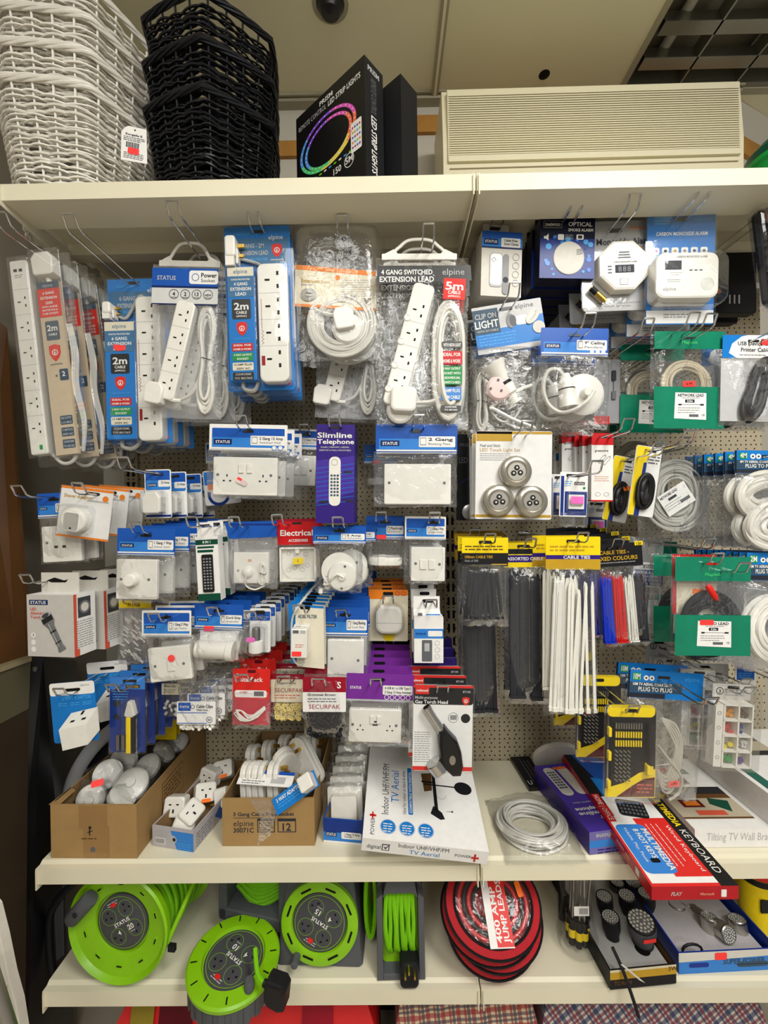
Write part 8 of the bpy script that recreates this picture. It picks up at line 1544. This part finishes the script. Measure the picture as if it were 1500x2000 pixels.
# 8 blue tray of silver torches
A, B = fl(1326, 1903, ZB), fl(1520, 1893, ZB); h8 = at(1326, 1862, A.y).z-ZB
mat('trayblue', rgb=(44, 96, 160), rough=.35); mat('trayside', rgb=(20, 48, 140), rough=.4)
def d8(m, L, H): m.rect(0, 0, 100, H*.45, 'offwhite', L); m.poly([(0, H*.45), (100, H*.3), (100, H), (0, H)], 'statusblue2', L*1.5); m.text('SUPER POWER', 44, H*.62, 5, 'slate', L*3, w=42, sh=.2); m.rrect(36, H*.06, 48, H*.4, 1.5, 'hot', L*4); m.rrect(10, H*.5, 30, H*.72, 2, 'trayside', L*2); m.rrect(58, H*.55, 90, H*.8, 3, 'slate', L*2)
t8, w8, _q = open_carton('torch_tray', 'blue and white printed tray of small silver torches at the right end', 'tray', A, B, h8, .28, 'trayside', 'trayside', draw=d8)
m = M(frame='W'); m.box(.006, .006, w8-.012, .26, .003, .022, 'traygrey'); m.out('insert', t8)
for i, (px, py, Y, lb, tl) in enumerate(((1385, 1790, .12, 'silver torch front middle in the blue tray', (-12, 4)), (1438, 1794, .12, 'silver torch front right in the blue tray', (-12, -5)), (1322, 1768, .18, 'silver torch at the left of the blue tray', (-8, 6)), (1342, 1762, .19, 'silver torch second from the left in the blue tray', (-10, 2)), (1372, 1762, .22, 'silver torch at the rear of the blue tray', (-8, 4)), (1424, 1826, .08, 'silver torch with a black cord loop in the blue tray', (70, 30)))):
    torch(px, py, Y, .019, lb, 'silver', h=.10, tilt=tl)
m = M(frame='W'); P = [(.022*math.cos(a*.5), .0, .014*math.sin(a*.5)) for a in range(13)]; m.tube(P, .0028, 'soot', 6, True); o = m.out('wrist_strap'); o.location = at(1352, 1856, .05); tag(o, 'black wrist strap loop lying at the front of the blue tray', 'strap')
# 9 yellow lanterns at the edge
for px, Y, lb in ((1478, .14, 'yellow lantern with a red band at the right picture edge'), (1446, .24, 'yellow and black lantern behind the blue torch tray')):
    p = at(px, 1740, Y); t = thing('yellow_lantern', lb, 'lantern', (p.x, p.y, ZB+.001)); m = M(frame='W'); m.lathe((0, 0, 0), [(.0001, 0), (.034, 0), (.036, .01), (.036, .14), (.032, .15)], 'yellow', 28, cap=False); m.out('body', t)
    m = M(frame='W'); m.lathe((0, 0, 0), [(.037, .125), (.037, .14)], 'soot', 28, cap=False); m.lathe((0, 0, 0), [(.036, .14), (.035, .165)], 'red2', 28, cap=False); m.lathe((0, 0, 0), [(.035, .165), (.03, .185), (.0001, .19)], 'steelpaint', 28, cap=False); m.out('head', t); m = M(frame='W'); m.box(-.02, -.0375, .02, -.034, .07, .10, 'soot'); m.out('label_patch', t)
# dark folding frame at the left of the bottom bay
t = thing('folding_frame', 'black tubular folding frame at the left end of the bottom shelf', 'frame', at(110, 1900, .16)); p0 = at(110, 1900, .16); m = M(110, 1900, K(.16)); m.tube(sp([(150, 1720, 0), (112, 1760, 0), (98, 1800, 0), (100, 1880, 0), (112, 1915, 0), (150, 1905, 0)], 5), 7, 'soot', 10); m.out('tube', t); m = M(110, 1900, K(.16)); m.prism([(104, 1764), (124, 1745), (124, 1868), (108, 1880)], -8, -2, 'charcoal', 2); m.out('side_panel', t); m = M(110, 1900, K(.16)); m.tube([(110, 1896, 6), (150, 1848, -10)], 2.6, 'steel', 8); m.out('rod', t)
# ================================================================== bags below the bottom shelf
def plaid(key, a, b, c, sc, ang):
    m = mat(key, rgb=a, rough=.8, var=.03); n = m.node_tree.nodes; L = m.node_tree.links; b_ = n['Principled BSDF']; src = b_.inputs['Base Color'].links[0].from_socket
    tc = n.new('ShaderNodeTexCoord'); mp = n.new('ShaderNodeMapping'); mp.inputs['Rotation'].default_value = (0, R(ang), 0); mp.inputs['Scale'].default_value = (sc, sc, sc); L.new(tc.outputs['Object'], mp.inputs[0])
    for i, (ax, ph, wd, colr) in enumerate((('X', 0, .16, b), ('Z', 0, .16, b), ('X', 2.0, .08, c), ('Z', 2.4, .08, c), ('X', 3.4, .05, b), ('Z', 4.2, .05, c))):
        w_ = n.new('ShaderNodeTexWave'); w_.bands_direction = ax; w_.inputs['Scale'].default_value = 1; w_.inputs['Phase Offset'].default_value = ph; L.new(mp.outputs[0], w_.inputs[0])
        g = n.new('ShaderNodeMath'); g.operation = 'GREATER_THAN'; g.inputs[1].default_value = 1-wd; L.new(w_.outputs['Fac'], g.inputs[0]); ml = n.new('ShaderNodeMath'); ml.operation = 'MULTIPLY'; ml.inputs[1].default_value = .75; L.new(g.outputs[0], ml.inputs[0])
        mx = n.new('ShaderNodeMix'); mx.data_type = 'RGBA'; L.new(ml.outputs[0], mx.inputs[0]); L.new(src, mx.inputs[6]); mx.inputs[7].default_value = (*[lin(v) for v in colr], 1); src = mx.outputs[2]
    L.new(src, b_.inputs['Base Color'])
plaid('tartanblue', (196, 190, 180), (40, 52, 92), (120, 40, 60), 9, 35); plaid('tartancream', (206, 190, 160), (150, 44, 50), (70, 70, 84), 9, 5)
def laundry(name, label, px0, px1, py, Y, key, patches=()):
    Y = atz((px0+px1)/2, py, .43).y; a, b = at(px0, py, Y), at(px1, py, Y); w_ = b.x-a.x; t = thing(name, label, 'bag', ((a.x+b.x)/2, Y+.14, 0)); H = .43; m = M(frame='W'); n = 16; V = []; Fc = []
    ring = [(-w_/2, -.14), (w_/2, -.14), (w_/2, .14), (-w_/2, .14)]
    rows = [(1, 0), (1.0, .3), (.99, H-.05), (.94, H-.012), (.86, H), (.0, H+.004)]
    P = []
    for s, z in rows:
        P.append([(x*s, y*s, z) for x, y in [(-w_/2+w_*i/n, -.14) for i in range(n)]+[(w_/2, -.14+.28*i/6) for i in range(6)]+[(w_/2-w_*i/n, .14) for i in range(n)]+[(-w_/2, .14-.28*i/6) for i in range(6)]])
    rn = random.Random(int(px0)); q = len(P[0]); V = [(x+rn.uniform(-.002, .002), y+rn.uniform(-.002, .002), z+rn.uniform(-.003, .003)*(z > 0)) for r_ in P for x, y, z in r_]
    for j in range(len(rows)-1):
        for i in range(q): Fc.append((j*q+i, j*q+(i+1) % q, (j+1)*q+(i+1) % q, (j+1)*q+i))
    m.add(V, Fc, key, True); m.out('body', t)
    for x0, x1, kk in patches:
        m = M(frame='W'); u0, u1 = at(x0, py, Y).x-t.location.x, at(x1, py, Y).x-t.location.x; m.add([(u0, -.1445, H-.04), (u1, -.1445, H-.04), (u1, -.135, H-.006), (u0, -.135, H-.006)], [(0, 1, 2, 3)], kk); m.add([(u0, -.1465, 0.2), (u1, -.1465, 0.2), (u1, -.1465, H-.04), (u0, -.1465, H-.04)], [(0, 1, 2, 3)], kk); m.out('printed_patch', t)
    return t
mat('redbag', rgb=(214, 30, 34), rough=.35)
laundry('red_carrier_bag', 'shiny red bag with dark and yellow patches under the bottom shelf', 222, 735, 1964, -.02, 'redbag', ((255, 300, 'olive'), (310, 375, 'maroon'), (395, 425, 'olive'), (590, 650, 'crimson')))
mat('olive', rgb=(140, 124, 40), rough=.5)
laundry('tartan_bag', 'cream and red checked laundry bag under the bottom shelf', 772, 1050, 1960, -.0, 'tartancream')
laundry('tartan_bag', 'blue and cream tartan laundry bag under the torch trays', 1056, 1500, 1954, -.01, 'tartanblue')
bpy.data.objects.remove(_fo)
assert not PENDING, PENDING
SUBS = {'knob': 'faceplate', 'rocker': 'faceplate', 'usb_port': 'faceplate', 'pin': 'body', 'switch': 'socket_panel', 'socket_face': 'body', 'screw': 'body', 'hang_tab': 'carton', 'remote_picture': 'carton', 'top_flap': 'carton', 'flap': 'carton', 'hanger_tab': 'plastic_bag', 'bag_hanger': 'plastic_bag', 'clip': 'case', 'gas_coupling': 'handle', 'phono_plug': 'cable', 'connector': 'cable'}
for o in list(COL.objects):
    s = o.name.split('.')[0]
    if s in SUBS and o.parent and o.parent.parent is None:
        for q in o.parent.children:
            if q.name.split('.')[0] == SUBS[s] and q != o: o.parent = q; break
